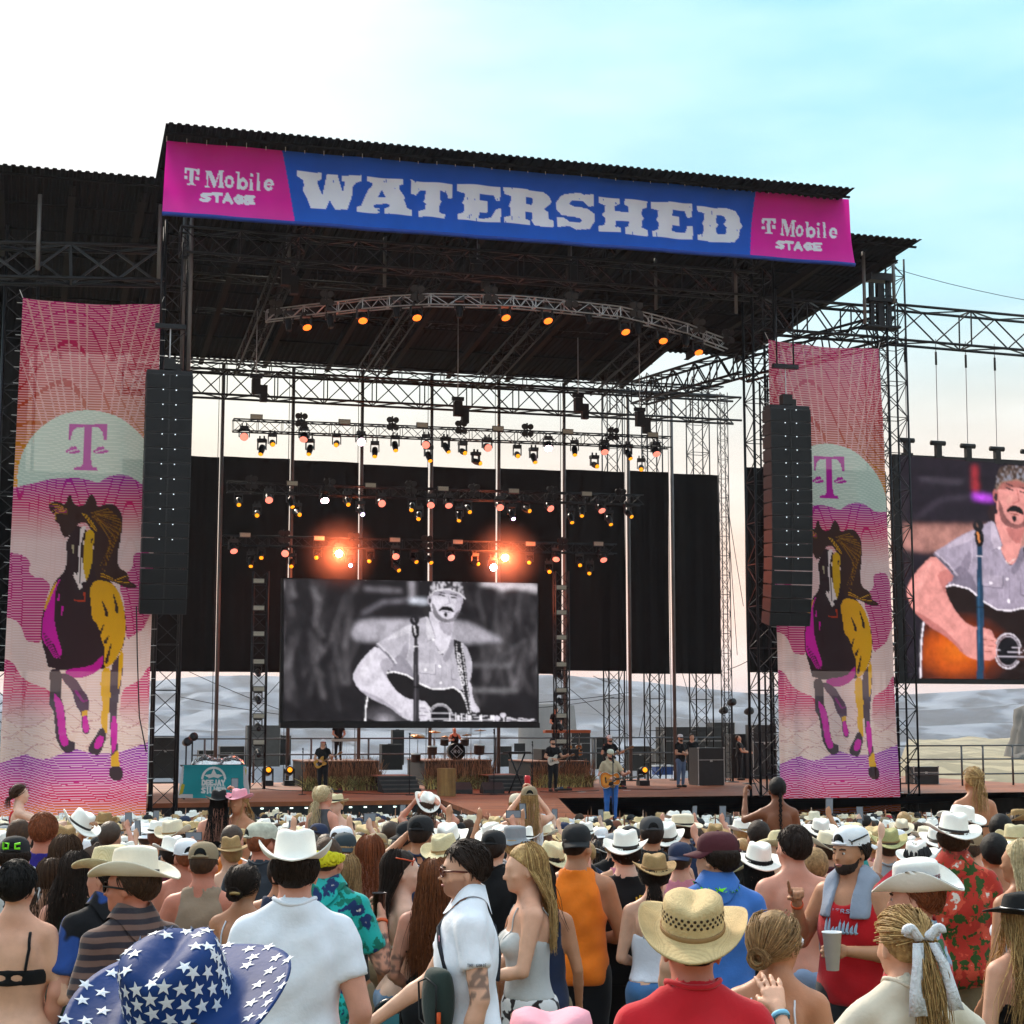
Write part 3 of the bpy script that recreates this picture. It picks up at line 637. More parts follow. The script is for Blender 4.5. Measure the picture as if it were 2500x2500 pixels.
# == printed cloths and screens (flat print drawn into a colour attribute)
def smooth_poly(P, it=2):
    P = [np.array(p, float) for p in P]
    for _ in range(it):
        Q = []
        for i in range(len(P)): a, b = P[i], P[(i + 1) % len(P)];Q += [a * .75 + b * .25, a * .25 + b * .75]
        P = Q
    return P
class Canvas:
    def __init__(s, X, Y, col=(1,1,1)):
        s.X, s.Y = X.ravel(), Y.ravel();s.C = np.tile(np.array(lin(col), float),(len(s.X),1));s.z = lambda x, y: (x, y);s.k = 1;s.shape = None
    def pts(s, P): return [s.z(*p) for p in P]
    def inside(s, P, raw=False):
        P = np.array(P if raw else s.pts(P));m = (s.X >= P[:, 0].min()) & (s.X <= P[:, 0].max()) & (s.Y >= P[:, 1].min()) & (s.Y <= P[:, 1].max())
        idx = np.nonzero(m)[0];x, y = s.X[idx], s.Y[idx];ins = np.zeros(len(idx), bool)
        for i in range(len(P)):
            (x0, y0),(x1, y1) = P[i], P[i - 1]
            if y0 == y1: continue
            c = ((y0 > y) != (y1 > y)) & (x < (x1 - x0) * (y - y0) / (y1 - y0) + x0);ins ^= c
        return idx[ins]
    def paint(s, idx, col, a=1):
        c = np.array(lin(col), float) if isinstance(col, (str, tuple)) else col
        if callable(a): a = a(s.X[idx], s.Y[idx])[:, None]
        s.C[idx] = s.C[idx] * (1 - a) + c * a
    def poly(s, P, col, sm=0, a=1, holes=()):
        idx = s.inside(smooth_poly(s.pts(P), sm) if sm else s.pts(P), True)
        for h in holes: idx = np.setdiff1d(idx, s.inside(h))
        s.paint(idx, col, a);return idx
    def ell(s, c, rx, ry, col, a=1, hole=0):
        c0 = s.z(*c);c1 = s.z(c[0] + rx, c[1]);c2 = s.z(c[0], c[1] + ry);A = (s.X - c0[0]) / max(1e-6, abs(c1[0] - c0[0]));B = (s.Y - c0[1] - (c1[1] - c0[1]) * A) / max(1e-6, abs(c2[1] - c0[1]))
        d = A * A + B * B;idx = np.nonzero((d < 1) & (d >= hole * hole))[0];s.paint(idx, col, a);return idx
    def stroke(s, P, w, col, a=1, w2=None):
        P = np.array(s.pts(P));best = np.full(len(s.X),1e9);w = w * s.k;w2 = w if w2 is None else w2 * s.k
        m = (s.X > P[:, 0].min() - w) & (s.X < P[:, 0].max() + w) & (s.Y > P[:, 1].min() - w) & (s.Y < P[:, 1].max() + w);idx = np.nonzero(m)[0];hit = np.zeros(len(idx), bool);n = len(P) - 1
        x, y = s.X[idx], s.Y[idx]
        for i in range(n):
            d = P[i + 1] - P[i];t = np.clip(((x - P[i][0]) * d[0] + (y - P[i][1]) * d[1]) / max(1e-9, d @ d),0,1)
            ww = (w + (w2 - w) * (i + t) / n) / 2;hit |= np.hypot(x - P[i][0] - d[0] * t, y - P[i][1] - d[1] * t) < ww
        s.paint(idx[hit], col, a)
def vnoise(x, y, seed=0):
    "value noise on arrays"
    def h(i, j): q = np.sin(i * 127.1 + j * 311.7 + seed * 17.3) * 43758.5453;return q - np.floor(q)
    i, j = np.floor(x), np.floor(y);fx, fy = x - i, y - j;fx = fx * fx * (3 - 2 * fx);fy = fy * fy * (3 - 2 * fy)
    return (h(i, j) * (1 - fx) + h(i + 1, j) * fx) * (1 - fy) + (h(i, j + 1) * (1 - fx) + h(i + 1, j + 1) * fx) * fy
def grad(t, stops):
    xs = [a for a, _ in stops];cs = np.array([lin(c) for _, c in stops]);return np.stack([np.interp(t, xs, cs[:, k]) for k in range(3)],-1)
def quad_grid(TL, TR, BR, BL, nu, nz):
    a = np.linspace(0,1, nu)[None, :, None];b = np.linspace(0,1, nz)[:, None, None];TL, TR, BR, BL = (np.array(q, float) for q in (TL, TR, BR, BL))
    return (TL * (1 - a) + TR * a) * (1 - b) + (BL * (1 - a) + BR * a) * b
def grid_faces(nu, nz):
    i = np.arange(nu - 1)[None, :] + np.arange(nz - 1)[:, None] * nu;i = i.ravel();return np.stack([i, i + nu, i + nu + 1, i + 1],-1)
def proj(G):
    "stage coordinates -> photo pixel, to find which bit of the print a spot of cloth carries"
    u, v, z = G[..., 0], G[..., 1], G[..., 2];x = u * cY - v * sY;y = OY + u * sY + v * cY;zz = z - CZ;d = y * cP + zz * sP
    return CX + F * x / d, CY - F * (-y * sP + zz * cP) / d
def cloth(name, G, C, mat, parent, org):
    return link(name, mesh_np(name, (G - np.array(org)).reshape(-1,3), grid_faces(G.shape[1], G.shape[0]), True, C), mat, parent)
# block capitals in a 0..1 box (y down), bold strokes
GL = {'S': [[(1,.16),(.3,.1),(.08,.3),(.5,.5),(.92,.7),(.7,.92),(0,.86)]],'T': [[(0,.1),(1,.1)],[(.5,.1),(.5,1)]],'A': [[(.05,1),(.5,.05),(.95,1)],[(.2,.68),(.8,.68)]],
      'G': [[(.95,.2),(.5,.08),(.1,.5),(.5,.92),(.92,.8),(.92,.55),(.6,.55)]],'E': [[(.95,.1),(.1,.1),(.1,.9),(.95,.9)],[(.1,.5),(.8,.5)]],'D': [[(.1,.08),(.6,.1),(.92,.35),(.92,.65),(.6,.9),(.1,.92),(.1,.08)]],
      'J': [[(.8,.05),(.8,.75),(.5,.93),(.12,.75)]],'Y': [[(.05,.05),(.5,.5),(.95,.05)],[(.5,.5),(.5,1)]],'I': [[(.5,0),(.5,1)]],'L': [[(.12,0),(.12,.9),(.95,.9)]],'V': [[(.05,0),(.5,.95),(.95,0)]],
      'R': [[(.1,1),(.1,.1),(.7,.1),(.9,.3),(.7,.52),(.1,.52)],[(.5,.52),(.95,1)]],'M': [[(.08,1),(.08,.05),(.5,.7),(.92,.05),(.92,1)]],'C': [[(.95,.2),(.5,.08),(.1,.5),(.5,.92),(.95,.8)]],
      'O': [[(.5,.08),(.1,.3),(.1,.7),(.5,.92),(.9,.7),(.9,.3),(.5,.08)]],'U': [[(.1,0),(.1,.75),(.5,.93),(.9,.75),(.9,0)]],'P': [[(.1,1),(.1,.1),(.7,.1),(.92,.3),(.7,.52),(.1,.52)]],'H': [[(.1,0),(.1,1)],[(.9,0),(.9,1)],[(.1,.5),(.9,.5)]],
      'c': [[(.9,.45),(.5,.38),(.12,.68),(.5,.95),(.9,.88)]],'1': [[(.2,.25),(.55,.05),(.55,1)]],'N': [[(.1,1),(.1,0),(.9,1),(.9,0)]],'F': [[(.95,.1),(.1,.1),(.1,1)],[(.1,.5),(.75,.5)]],'.': [[(.5,.9),(.5,.95)]],' ': [],'*': [[(.4,.5),(.6,.5)]]}
def write(cv, txt, x0, y0, w, h, col, sw, gap=.25, slope=0):
    n = len(txt);cw = w / (n + gap * (n - 1))
    for i, ch in enumerate(txt):
        bx = x0 + i * cw * (1 + gap)
        for P in GL[ch]: cv.stroke([(bx + a * cw, y0 + b * h + slope * (bx + a * cw - x0)) for a, b in P], sw, col)
# -- long header banner on the roof front
HV = -5.3
G = quad_grid(S(407,343, HV), S(2072,487, HV), S(2088,646, HV), S(396,520, HV),760,90)
X, Y = proj(G);cv = Canvas(X, Y,'1755b4')
bx0 = 687 + (Y.ravel() - 357) * (32.6 / 179);bx1 = 1846 - (cv.Y - 464) * (14.5 / 163)
tY = (cv.Y - 343 - (cv.X - 407) * .0865) / 178
cv.C[:] = grad(tY, ((0,'1758b8'),(.7,'1c58b8'),(1,'2f62c0')))
pk = (cv.X < bx0) | (cv.X > bx1);cv.C[pk] = grad(tY[pk],((0,'b8288e'),(.6,'c43298'),(1,'d050a8')))
TXT = 'd6deee'
zb_, zw_ = lambda x, y: (600 + x / 2.76,250 + y / 2.76), lambda x, y: (700 + x / 1.6655,380 + y / 1.6655)
cv.z = zb_;hits = []
for P, h in (([(345,457),(512,470),(512,512),(490,520),(485,535),(520,620),(552,475),(622,482),(655,605),(672,530),(652,525),(648,490),(782,492),(782,530),(745,540),(722,565),(722,590),(720,615),(710,650),(685,722),(605,722),(568,655),(540,718),(440,708),(412,635),(388,590),(385,570),(398,565),(385,520),(345,495)],()),
             ([(820,497),(1060,517),(1058,552),(1035,560),(1035,590),(1065,630),(1075,640),(1065,655),(1090,710),(1122,722),(1120,762),(938,748),(938,710),(965,705),(968,690),(955,680),(880,680),(865,688),(870,702),(905,710),(905,742),(750,735),(752,700),(780,690),(830,580),(855,560),(855,540),(820,530)],([(895,630),(945,635),(920,582)],)),
             ([(1113,520),(1400,548),(1398,638),(1370,640),(1360,605),(1310,590),(1310,650),(1322,665),(1308,690),(1305,740),(1347,748),(1345,780),(1165,768),(1167,730),(1210,720),(1215,680),(1200,665),(1212,645),(1215,590),(1180,585),(1150,620),(1115,612)],()),
             ([(1427,545),(1718,570),(1716,662),(1690,662),(1675,620),(1580,612),(1578,655),(1632,660),(1632,740),(1578,735),(1575,775),(1610,778),(1660,770),(1690,715),(1720,715),(1718,810),(1430,785),(1430,748),(1470,740),(1475,690),(1460,670),(1475,655),(1478,610),(1430,590)],())):
    hits.append(cv.poly(P, TXT, 0,1, h))
cv.z = zw_
for P, h in (([(883,128),(1045,143),(1070,160),(1082,185),(1062,205),(1050,212),(1065,225),(1068,255),(1085,262),(1085,290),(1010,283),(1000,265),(1000,228),(972,225),(972,255),(990,262),(990,280),(885,272),(885,250),(908,245),(910,215),(902,205),(910,190),(912,165),(884,155)],([(975,165),(1000,167),(1005,185),(998,198),(973,195)],)),
             ([(1130,155),(1190,152),(1208,160),(1250,157),(1248,205),(1225,205),(1205,185),(1160,182),(1148,195),(1165,205),(1225,215),(1255,235),(1255,265),(1235,295),(1180,300),(1150,285),(1100,290),(1100,248),(1128,250),(1150,268),(1195,270),(1205,262),(1190,252),(1120,240),(1098,215),(1100,185),(1115,165)],()),
             ([(1270,165),(1355,172),(1355,195),(1337,203),(1337,225),(1390,230),(1390,207),(1375,200),(1375,175),(1470,183),(1470,207),(1447,215),(1448,240),(1458,250),(1447,265),(1447,290),(1472,300),(1470,325),(1375,318),(1375,292),(1390,288),(1390,268),(1337,263),(1337,287),(1358,293),(1356,313),(1272,305),(1272,283),(1297,278),(1298,250),(1285,238),(1298,222),(1298,200),(1272,190)],()),
             ([(1487,183),(1650,195),(1648,250),(1632,250),(1622,222),(1570,218),(1570,242),(1602,245),(1602,282),(1570,280),(1570,305),(1625,310),(1632,285),(1652,285),(1652,342),(1490,328),(1490,305),(1513,298),(1515,270),(1505,258),(1513,245),(1514,220),(1488,210)],()),
             ([(1668,205),(1790,213),(1825,225),(1842,250),(1845,270),(1858,283),(1845,300),(1840,330),(1820,352),(1790,355),(1672,342),(1672,322),(1695,315),(1697,285),(1688,275),(1697,262),(1698,235),(1670,228)],([(1752,240),(1778,243),(1788,262),(1778,278),(1788,292),(1785,320),(1752,318),(1748,292),(1758,280),(1748,266)],))):
    hits.append(cv.poly(P, TXT, 0,1, h))
for idx in hits:  # worn print: small vertical chips
    x, y = cv.X[idx], cv.Y[idx];n = vnoise(x / 2.2, y / 9,3) * .6 + vnoise(x / 5, y / 22,5) * .55;cv.C[idx[n > .985]] = lin('2a63bd')
def tmobile(z):
    cv.z = z
    cv.poly([(1243,440),(1345,445),(1345,483),(1330,483),(1322,460),(1305,457),(1305,545),(1320,550),(1320,558),(1262,554),(1262,546),(1278,543),(1278,457),(1262,458),(1255,480),(1240,478)], TXT)
    for x in (1240,1318): cv.poly([(x, 495),(x + 25,497),(x + 25,520),(x, 518)], TXT)
    cv.poly([(1392,450),(1425,452),(1455,525),(1478,456),(1510,458),(1510,466),(1502,470),(1502,565),(1512,570),(1512,577),(1470,573),(1470,566),(1480,562),(1480,480),(1450,572),(1440,570),(1405,475),(1405,555),(1415,562),(1415,568),(1385,565),(1385,558),(1395,552),(1395,465),(1390,460)], TXT)
    for c, rx, ry in (((1546,533),31,43),((1640,543),32,41),((1812,553),33,41)):
        cv.ell(c, rx, ry, TXT, 1,.45 if c[0] != 1546 else .5)
    cv.poly([(1590,462),(1618,466),(1618,578),(1600,576),(1600,475),(1590,470)], TXT)
    for x, y0, y1 in ((1690,508,585),(1737,470,590)): cv.poly([(x - 8, y0),(x + 14, y0 + 2),(x + 14, y1 - 6),(x + 22, y1),(x - 10, y1 - 2),(x - 2, y1 - 8),(x - 2, y0 + 10)], TXT)
    cv.ell((1698,484),11,12, TXT);cv.poly([(1790,546),(1842,550),(1842,560),(1790,556)], TXT);cv.poly([(1826,561),(1846,562),(1842,574),(1822,570)],'c43298')
    cv.k = abs(z(1,0)[0] - z(0,0)[0]);write(cv,'STAGE', 1356,606,358,56, TXT, 22,.22,.055);cv.k = 1
za_ = lambda x, y: (x / 2.76,250 + y / 2.76)
tmobile(za_);tmobile(lambda x, y: (1800 + (172 + (x - 1240) * .831) / 2.76,450 + (225 + (y - 440) * .915) / 2.76))
t = sth('header_banner','long blue banner reading WATERSHED with pink ends, hung on the front of the roof','banner', *S(1240,560, HV))
a = np.linspace(0,1,760)[None, :];b = np.linspace(0,1,90)[:, None]
G[..., 1] += .06 * np.sin(a * 95 + b * 3 + 2 * np.sin(a * 17)) * (.25 + b * (1 - b) * 2.4) + .025 * np.sin(a * 41 - b * 4) + .05 * np.sin(b * 3.1) - .0
M_print = M('banner_cloth', None, .75,0,.05,2, attr='print', trans=.28)
cloth('cloth', G, np.clip((cv.C - cv.C.mean(1, keepdims=True)) * 1.15 + cv.C.mean(1, keepdims=True),.004,1) * 1.22, M_print, t, ORG[t.name][0])
ro = S(1240,560, HV)
hem = MB().tube([Vector(G[-1, i]) + Vector((0,.03,0)) for i in range(0,760,8)] + [Vector(G[-1,-1]) + Vector((0,.03,0))],.07,8)
sb(hem,'hem_pipe', M('hem_blue','1c3f9a', .8), t)
for i in range(0,760,20):
    p = Vector(G[0, i]);sb(MB().bar(p + Vector((0,0,-.03)), p + Vector((0,.02,.17)),.012,4),'lashing', M('white_cord', (.7,.7,.7),.8), t)
# -- two tall horse banners of open mesh
BV = -2.9
TLb, TRb, BRb, BLb = S(56,727, BV), S(393,741, BV), S(356,1992, BV), S(-8,2000, BV)
nu, nz = 130,600
G = quad_grid(TLb, TRb, BRb, BLb, nu, nz);X, Y = proj(G);cv = Canvas(X, Y)
y = cv.Y;x = cv.X;q = (x - 213) / 180
cv.C[:] = grad(y, ((727,'ad2276'),(850,'a32a58'),(950,'963838'),(1040,'9c5a2c'),(1120,'b98a3c'),(1200,'c69a48'),(1260,'c9c6c0'),(1960,'c9c4be')))
yl = y - 16 * (1 - q * q) * np.clip((1100 - y) / 300,0,1)
top = y < 1260
ln = (np.mod(yl, 6.6) < 1.9) & top;cv.C[ln] = lin('d8b8bc')
ang = np.arctan2(x - 213 , 1700 - y);rays = np.zeros(len(x), bool)
for k, a0 in enumerate((-.19,-.165,-.128,-.105,-.082,-.048,-.022,.0,.055,.092,.118,.15,.17,.196)): rays |= np.abs(ang - a0 * (1 + .6 * np.clip((900 - y) / 600,-.6,.4))) < .0022
cv.C[rays & top] = lin('c8a2a4')
cv.ell((213,1172),171,171,'b9c9c2');sunm = ((x - 213) ** 2 + (y - 1172) ** 2 < 171 ** 2);sl = sunm & (np.mod(y + 10 * np.sin(x / 60),5.4) < 1.2);cv.C[sl] = lin('d2dcd6')
cv.z = lambda a, b: (a / 2.76,700 + b / 2.76)
cv.poly([(463,925),(720,925),(718,1032),(700,1032),(690,975),(665,948),(618,945),(615,1190),(628,1212),(657,1216),(657,1236),(500,1236),(502,1216),(545,1210),(560,1190),(572,945),(520,948),(488,975),(475,1030),(460,1030)],'a01a94')
for cx in (492,678): cv.ell((cx, 1108),52,15,'a01a94');cv.poly([(cx - 28,1104),(cx - 22,1080),(cx - 6,1074),(cx + 2,1080),(cx + 14,1072),(cx + 28,1082),(cx + 30,1104)],'a01a94', 1);cv.stroke([(cx - 30,1112),(cx, 1104),(cx + 30,1096)],3,'c9c0cc')
ZHf = lambda a, b: (a / 2.415,1150 + b / 2.415);cv.z = ZHf
big = [(-200,2200),(-200,110),(95,95),(200,70),(300,45),(450,38),(520,50),(580,68),(640,30),(700,18),(760,25),(800,50),(835,75),(1100,90),(1100,2200)]
idx = cv.poly(big,'c9c4be');yy = (cv.Y[idx] - 1150) * 2.415
cv.C[idx] = grad(yy, ((20,'8a1f92'),(90,'a01c80'),(190,'b03668'),(300,'bf8a90'),(420,'d2bcbc'),(1300,'d4bfbb'),(1700,'d6c4bc')))
l1 = np.mod(cv.Y[idx] + 9 * np.sin(cv.X[idx] / 70 + 1) + 5 * np.sin(cv.X[idx] / 31),6.4) < 1.9;cv.C[idx[l1]] = cv.C[idx[l1]] * .35 + np.array(lin('e2d6d8')) * .65
def blob(P, stops):
    i = cv.poly(P,'a5186e', 2);t_ = (cv.Y[i] - 1150) * 2.415;cv.C[i] = grad(t_, stops)
    l_ = np.mod(cv.Y[i] + 6 * np.sin(cv.X[i] / 60),6.4) < 2;cv.C[i[l_]] = cv.C[i[l_]] * .3 + np.array(lin('e0ccd4')) * .7
blob([(20,478),(110,485),(160,510),(182,545),(165,590),(200,625),(245,625),(300,665),(285,720),(260,800),(255,1010),(190,1010),(150,1000),(130,930),(100,880),(0,850)],((480,'9c1672'),(1000,'a8196a')))
blob([(0,1100),(80,1125),(100,1170),(130,1220),(200,1260),(310,1290),(310,1500),(-20,1500)],((1100,'a31868'),(1300,'b84a6a'),(1460,'cbb2ae')))
blob([(900,470),(815,475),(780,500),(790,560),(730,620),(700,690),(735,760),(740,1005),(790,965),(850,930),(880,850),(920,800)],((480,'9c1672'),(1000,'a8196a')))
blob([(930,1140),(870,1150),(830,1230),(770,1260),(715,1290),(700,1500),(930,1500)],((1150,'ad2a68'),(1300,'bd5a72'),(1450,'cbb0ac')))
for k in range(9):  # thin cloud outlines
    y0 = 1380 + k * 36;cv.stroke([(15 + j * 42, y0 + 26 * math.sin(j * .9 + k * 1.7) + 12 * math.sin(j * 2.3 + k)) for j in range(22)],1.3,'a06a70', .6)
i = cv.poly([(-50,1745),(60,1700),(155,1665),(200,1695),(280,1700),(350,1670),(440,1635),(520,1660),(600,1665),(700,1660),(800,1625),(900,1590),(950,2300),(-50,2300)],'8a1f9c', 1)
t_ = (cv.Y[i] - 1150) * 2.415;cv.C[i] = grad(t_, ((1630,'7d2092'),(1760,'9a1c8c'),(1850,'b01d74'),(1930,'b8405a'),(2000,'c88058')))
l_ = np.mod(cv.Y[i] + 9 * np.sin(cv.X[i] / 48 + .6) + 4 * np.sin(cv.X[i] / 25),6.2) < 2.1;cv.C[i[l_]] = lin('e0c4d8')
DK, PKc, YL = '2c1d20','b8479a','c39a24'
hair = [(285,200),(310,178),(350,180),(385,200),(400,150),(415,132),(435,190),(455,205),(500,200),(520,150),(545,126),(570,180),(575,215),(620,193),(670,193),(710,230),(727,290),(717,360),(707,430),(690,500),(700,570),(740,590),(762,620),(757,650),(808,672),(800,692),(740,690),(690,660),(640,640),(600,640),(595,700),(575,660),(550,560),(545,500),(555,430),(520,300),(470,300),(440,340),(390,400),(360,360),(350,310),(320,290),(330,260),(300,240)]
cv.poly([(385,590),(330,640),(290,720),(255,820),(240,920),(245,1010),(270,1090),(285,1175),(600,1170),(640,1150),(720,1060),(745,950),(740,850),(720,760),(690,690),(640,640),(560,560),(545,420),(470,300),(400,380),(398,480)], DK, 1)
cv.poly(hair,'33221f', 1)
for k in range(46):  # mane strands
    f = k / 45;a0 = (560 + 20 * math.sin(k),240 + 40 * f);a1 = (640 + 80 * math.sin(f * 3.0),220 + 190 * f);a2 = (690 - 90 * f + 20 * math.sin(k * 2),330 + 260 * f)
    cv.stroke([a0, a1, a2],2.2,('8a6a22','4a3020','2a1a18','3a261c','6a4620')[k % 5],.7,1)
for k in range(14): f = k / 13;cv.stroke([(395,230 + 20 * f),(350 - 20 * f, 200 + 50 * f),(292 + 40 * f, 190 + 100 * f)],4,(YL,'2a1a18','8a2a70')[k % 3],.8,1)
for k in range(12): f = k / 11;cv.stroke([(490 + 20 * f, 250),(520 + 30 * f, 290 + 10 * f),(540 + 40 * f, 330 + 30 * f)],3,(YL, DK)[k % 2],.9,1)
for k in range(7): f = k / 6;cv.stroke([(600,600 + 30 * f),(680,640 + 14 * f),(750 + 40 * f, 600 + 90 * f)],4,(DK, YL,'5a3a24')[k % 3],.9,1)
cv.poly([(475,330),(500,315),(512,345),(497,400),(487,480),(489,560),(507,620),(502,670),(482,690),(465,700),(455,660),(430,620),(440,590),(455,620),(467,560),(462,480),(470,400)],'d9d0d0', 1)
cv.poly([(512,345),(550,345),(562,400),(545,440),(548,520),(522,620),(507,650),(489,560),(492,480),(500,400)],'b8982c', 1)
for P in ([(395,420),(400,500),(398,580)],[(505,350),(485,420),(478,520),(476,600),(470,660)],[(545,400),(535,425)]): cv.stroke(P, 5, DK, 1,2)
cv.ell((492,668),10,16, DK);cv.stroke([(430,440),(432,480)],6,'a9a08a', 1,2);cv.stroke([(440,762),(500,765),(498,720)],4,'a04a3a')
cv.poly([(365,620),(330,690),(320,780),(318,870),(335,960),(370,1070),(345,1112),(300,1060),(250,1000),(246,920),(262,830),(300,720),(340,650)], PKc, 1)
cv.poly([(345,632),(300,700),(266,780),(262,830),(276,800),(312,715)], YL, 1)
for k in range(9): f = k / 8;cv.stroke([(262 + 50 * f, 960 + 60 * f),(285 + 50 * f, 1040 + 30 * f),(320 + 40 * f, 1105)],5,(DK, PKc)[k % 2],.9,1)
for P in ([(345,760),(352,720)],[(370,800),(362,850)]): cv.stroke(P, 6, PKc, 1,2)
cv.poly([(527,700),(560,640),(640,650),(690,690),(720,760),(738,850),(740,950),(725,1030),(700,1080),(665,1140),(610,1168),(622,1050),(600,1000),(577,900),(540,870),(537,770)], YL, 1)
for P in ([(605,770),(620,810),(632,850)],[(670,730),(685,790),(692,830)],[(612,905),(590,960),(578,1000)],[(640,975),(620,1010)],[(655,1020),(640,1080),(625,1130)]): cv.stroke(P, 3, DK, 1,9)
cv.poly([(385,1170),(540,1150),(580,1110),(612,1080),(607,1150),(552,1200),(440,1228),(385,1195)],'a83c8a', 1)
cv.poly([(285,1165),(368,1165),(357,1300),(362,1350),(382,1400),(392,1560),(412,1590),(447,1600),(440,1652),(390,1667),(355,1632),(325,1560),(320,1420),(285,1370),(300,1280)],'35262c', 1)
cv.poly([(310,1300),(360,1350),(380,1400),(390,1560),(412,1605),(370,1632),(347,1570),(337,1440)], PKc, 1)
cv.poly([(365,1180),(450,1225),(480,1280),(522,1330),(527,1390),(512,1440),(537,1545),(490,1552),(480,1500),(485,1440),(440,1370),(430,1300),(365,1230)],'4a3042', 1)
cv.poly([(482,1445),(515,1440),(530,1540),(492,1545)], PKc, 1);cv.poly([(483,1415),(518,1410),(515,1440),(484,1446)], YL);cv.stroke([(450,1300),(490,1360),(520,1350)],8,'8a3a78', .8,2)
cv.poly([(600,1160),(657,1160),(652,1280),(652,1380),(637,1440),(632,1560),(600,1570),(600,1500),(592,1460),(607,1380),(590,1290)],'c8a03c', 1)
cv.poly([(600,1500),(560,1570),(525,1620),(520,1652),(545,1672),(590,1674),(617,1600),(632,1560)],'35262c', 1);cv.poly([(575,1555),(620,1572),(592,1640),(550,1640)], PKc, 1)
cv.poly([(655,1140),(700,1090),(727,1050),(724,1180),(712,1270),(692,1380),(687,1470),(692,1560),(697,1690),(706,1742),(650,1742),(655,1600),(645,1450),(652,1290)],'473840', 1)
cv.poly([(700,1085),(727,1040),(722,1180),(707,1270),(690,1300),(702,1180)],'c8a03c', 1);cv.poly([(655,1440),(692,1450),(692,1620),(655,1680)], PKc, 1);cv.poly([(650,1690),(697,1640),(706,1742),(655,1742)],'c8a03c')
cv.poly([(645,1745),(700,1738),(724,1760),(722,1817),(685,1830),(640,1802)],'2e1c1e', 1)
BC = cv.C.copy();BC = np.clip((BC - BC.mean(1, keepdims=True)) * 1.4 + BC.mean(1, keepdims=True),.004,1) * 1.2
M_mesh = M('open_mesh_print', None, .8,0,.04,2, attr='print', see=.07, trans=.42)
a = np.linspace(0,1, nu)[None, :];b = np.linspace(0,1, nz)[:, None]
for nm, TL_, TR_, BR_, BL_, lab, v0 in (('l', TLb, TRb, BRb, BLb,'tall pink mesh banner with a running horse, left of the stage', BV),
                                        ('r', S(1876,829,-2.4), S(2147,850,-2.4), S(2198,1980,-2.4), S(1908,1990,-2.4),'tall pink mesh banner with a running horse, right of the stage', -2.4)):
    G = quad_grid(TL_, TR_, BR_, BL_, nu, nz)
    G[..., 1] += .06 * np.sin(a * 3.1) * np.sin(b * 3.1) + .035 * np.sin(a * 14 + b * 5) * np.exp(-b * 5) + .012 * np.sin(a * 21 + b * 9) + .03 * np.sin(b * 16 + a * 2) * (a > -1)
    G[..., 2] -= (.10 * np.sin(a * math.pi)) * np.exp(-b * 18)
    o = (np.array(TL_) + np.array(TR_)) / 2;o[2] = min(BL_.z, BR_.z)
    t = sth('horse_banner', lab,'banner', *o);cloth('mesh_cloth', G, BC, M_mesh, t, o)
    mwc = M('white_cord', (.7,.7,.7),.8)
    for e, sgn in ((0,-1),(nu - 1,1)):
        for k in range(6, nz, 19): p = Vector(G[k, e]);sb(MB().bar(p, p + Vector((sgn * .16,.05,.01)),.009,4),'lashing', mwc, t)
    for e, sgn in ((0,-1),(nu - 1,1)): p = Vector(G[0, e]);sb(MB().bar(p, p + Vector((sgn * .1,.05,.25)),.012,4),'lashing', mwc, t)
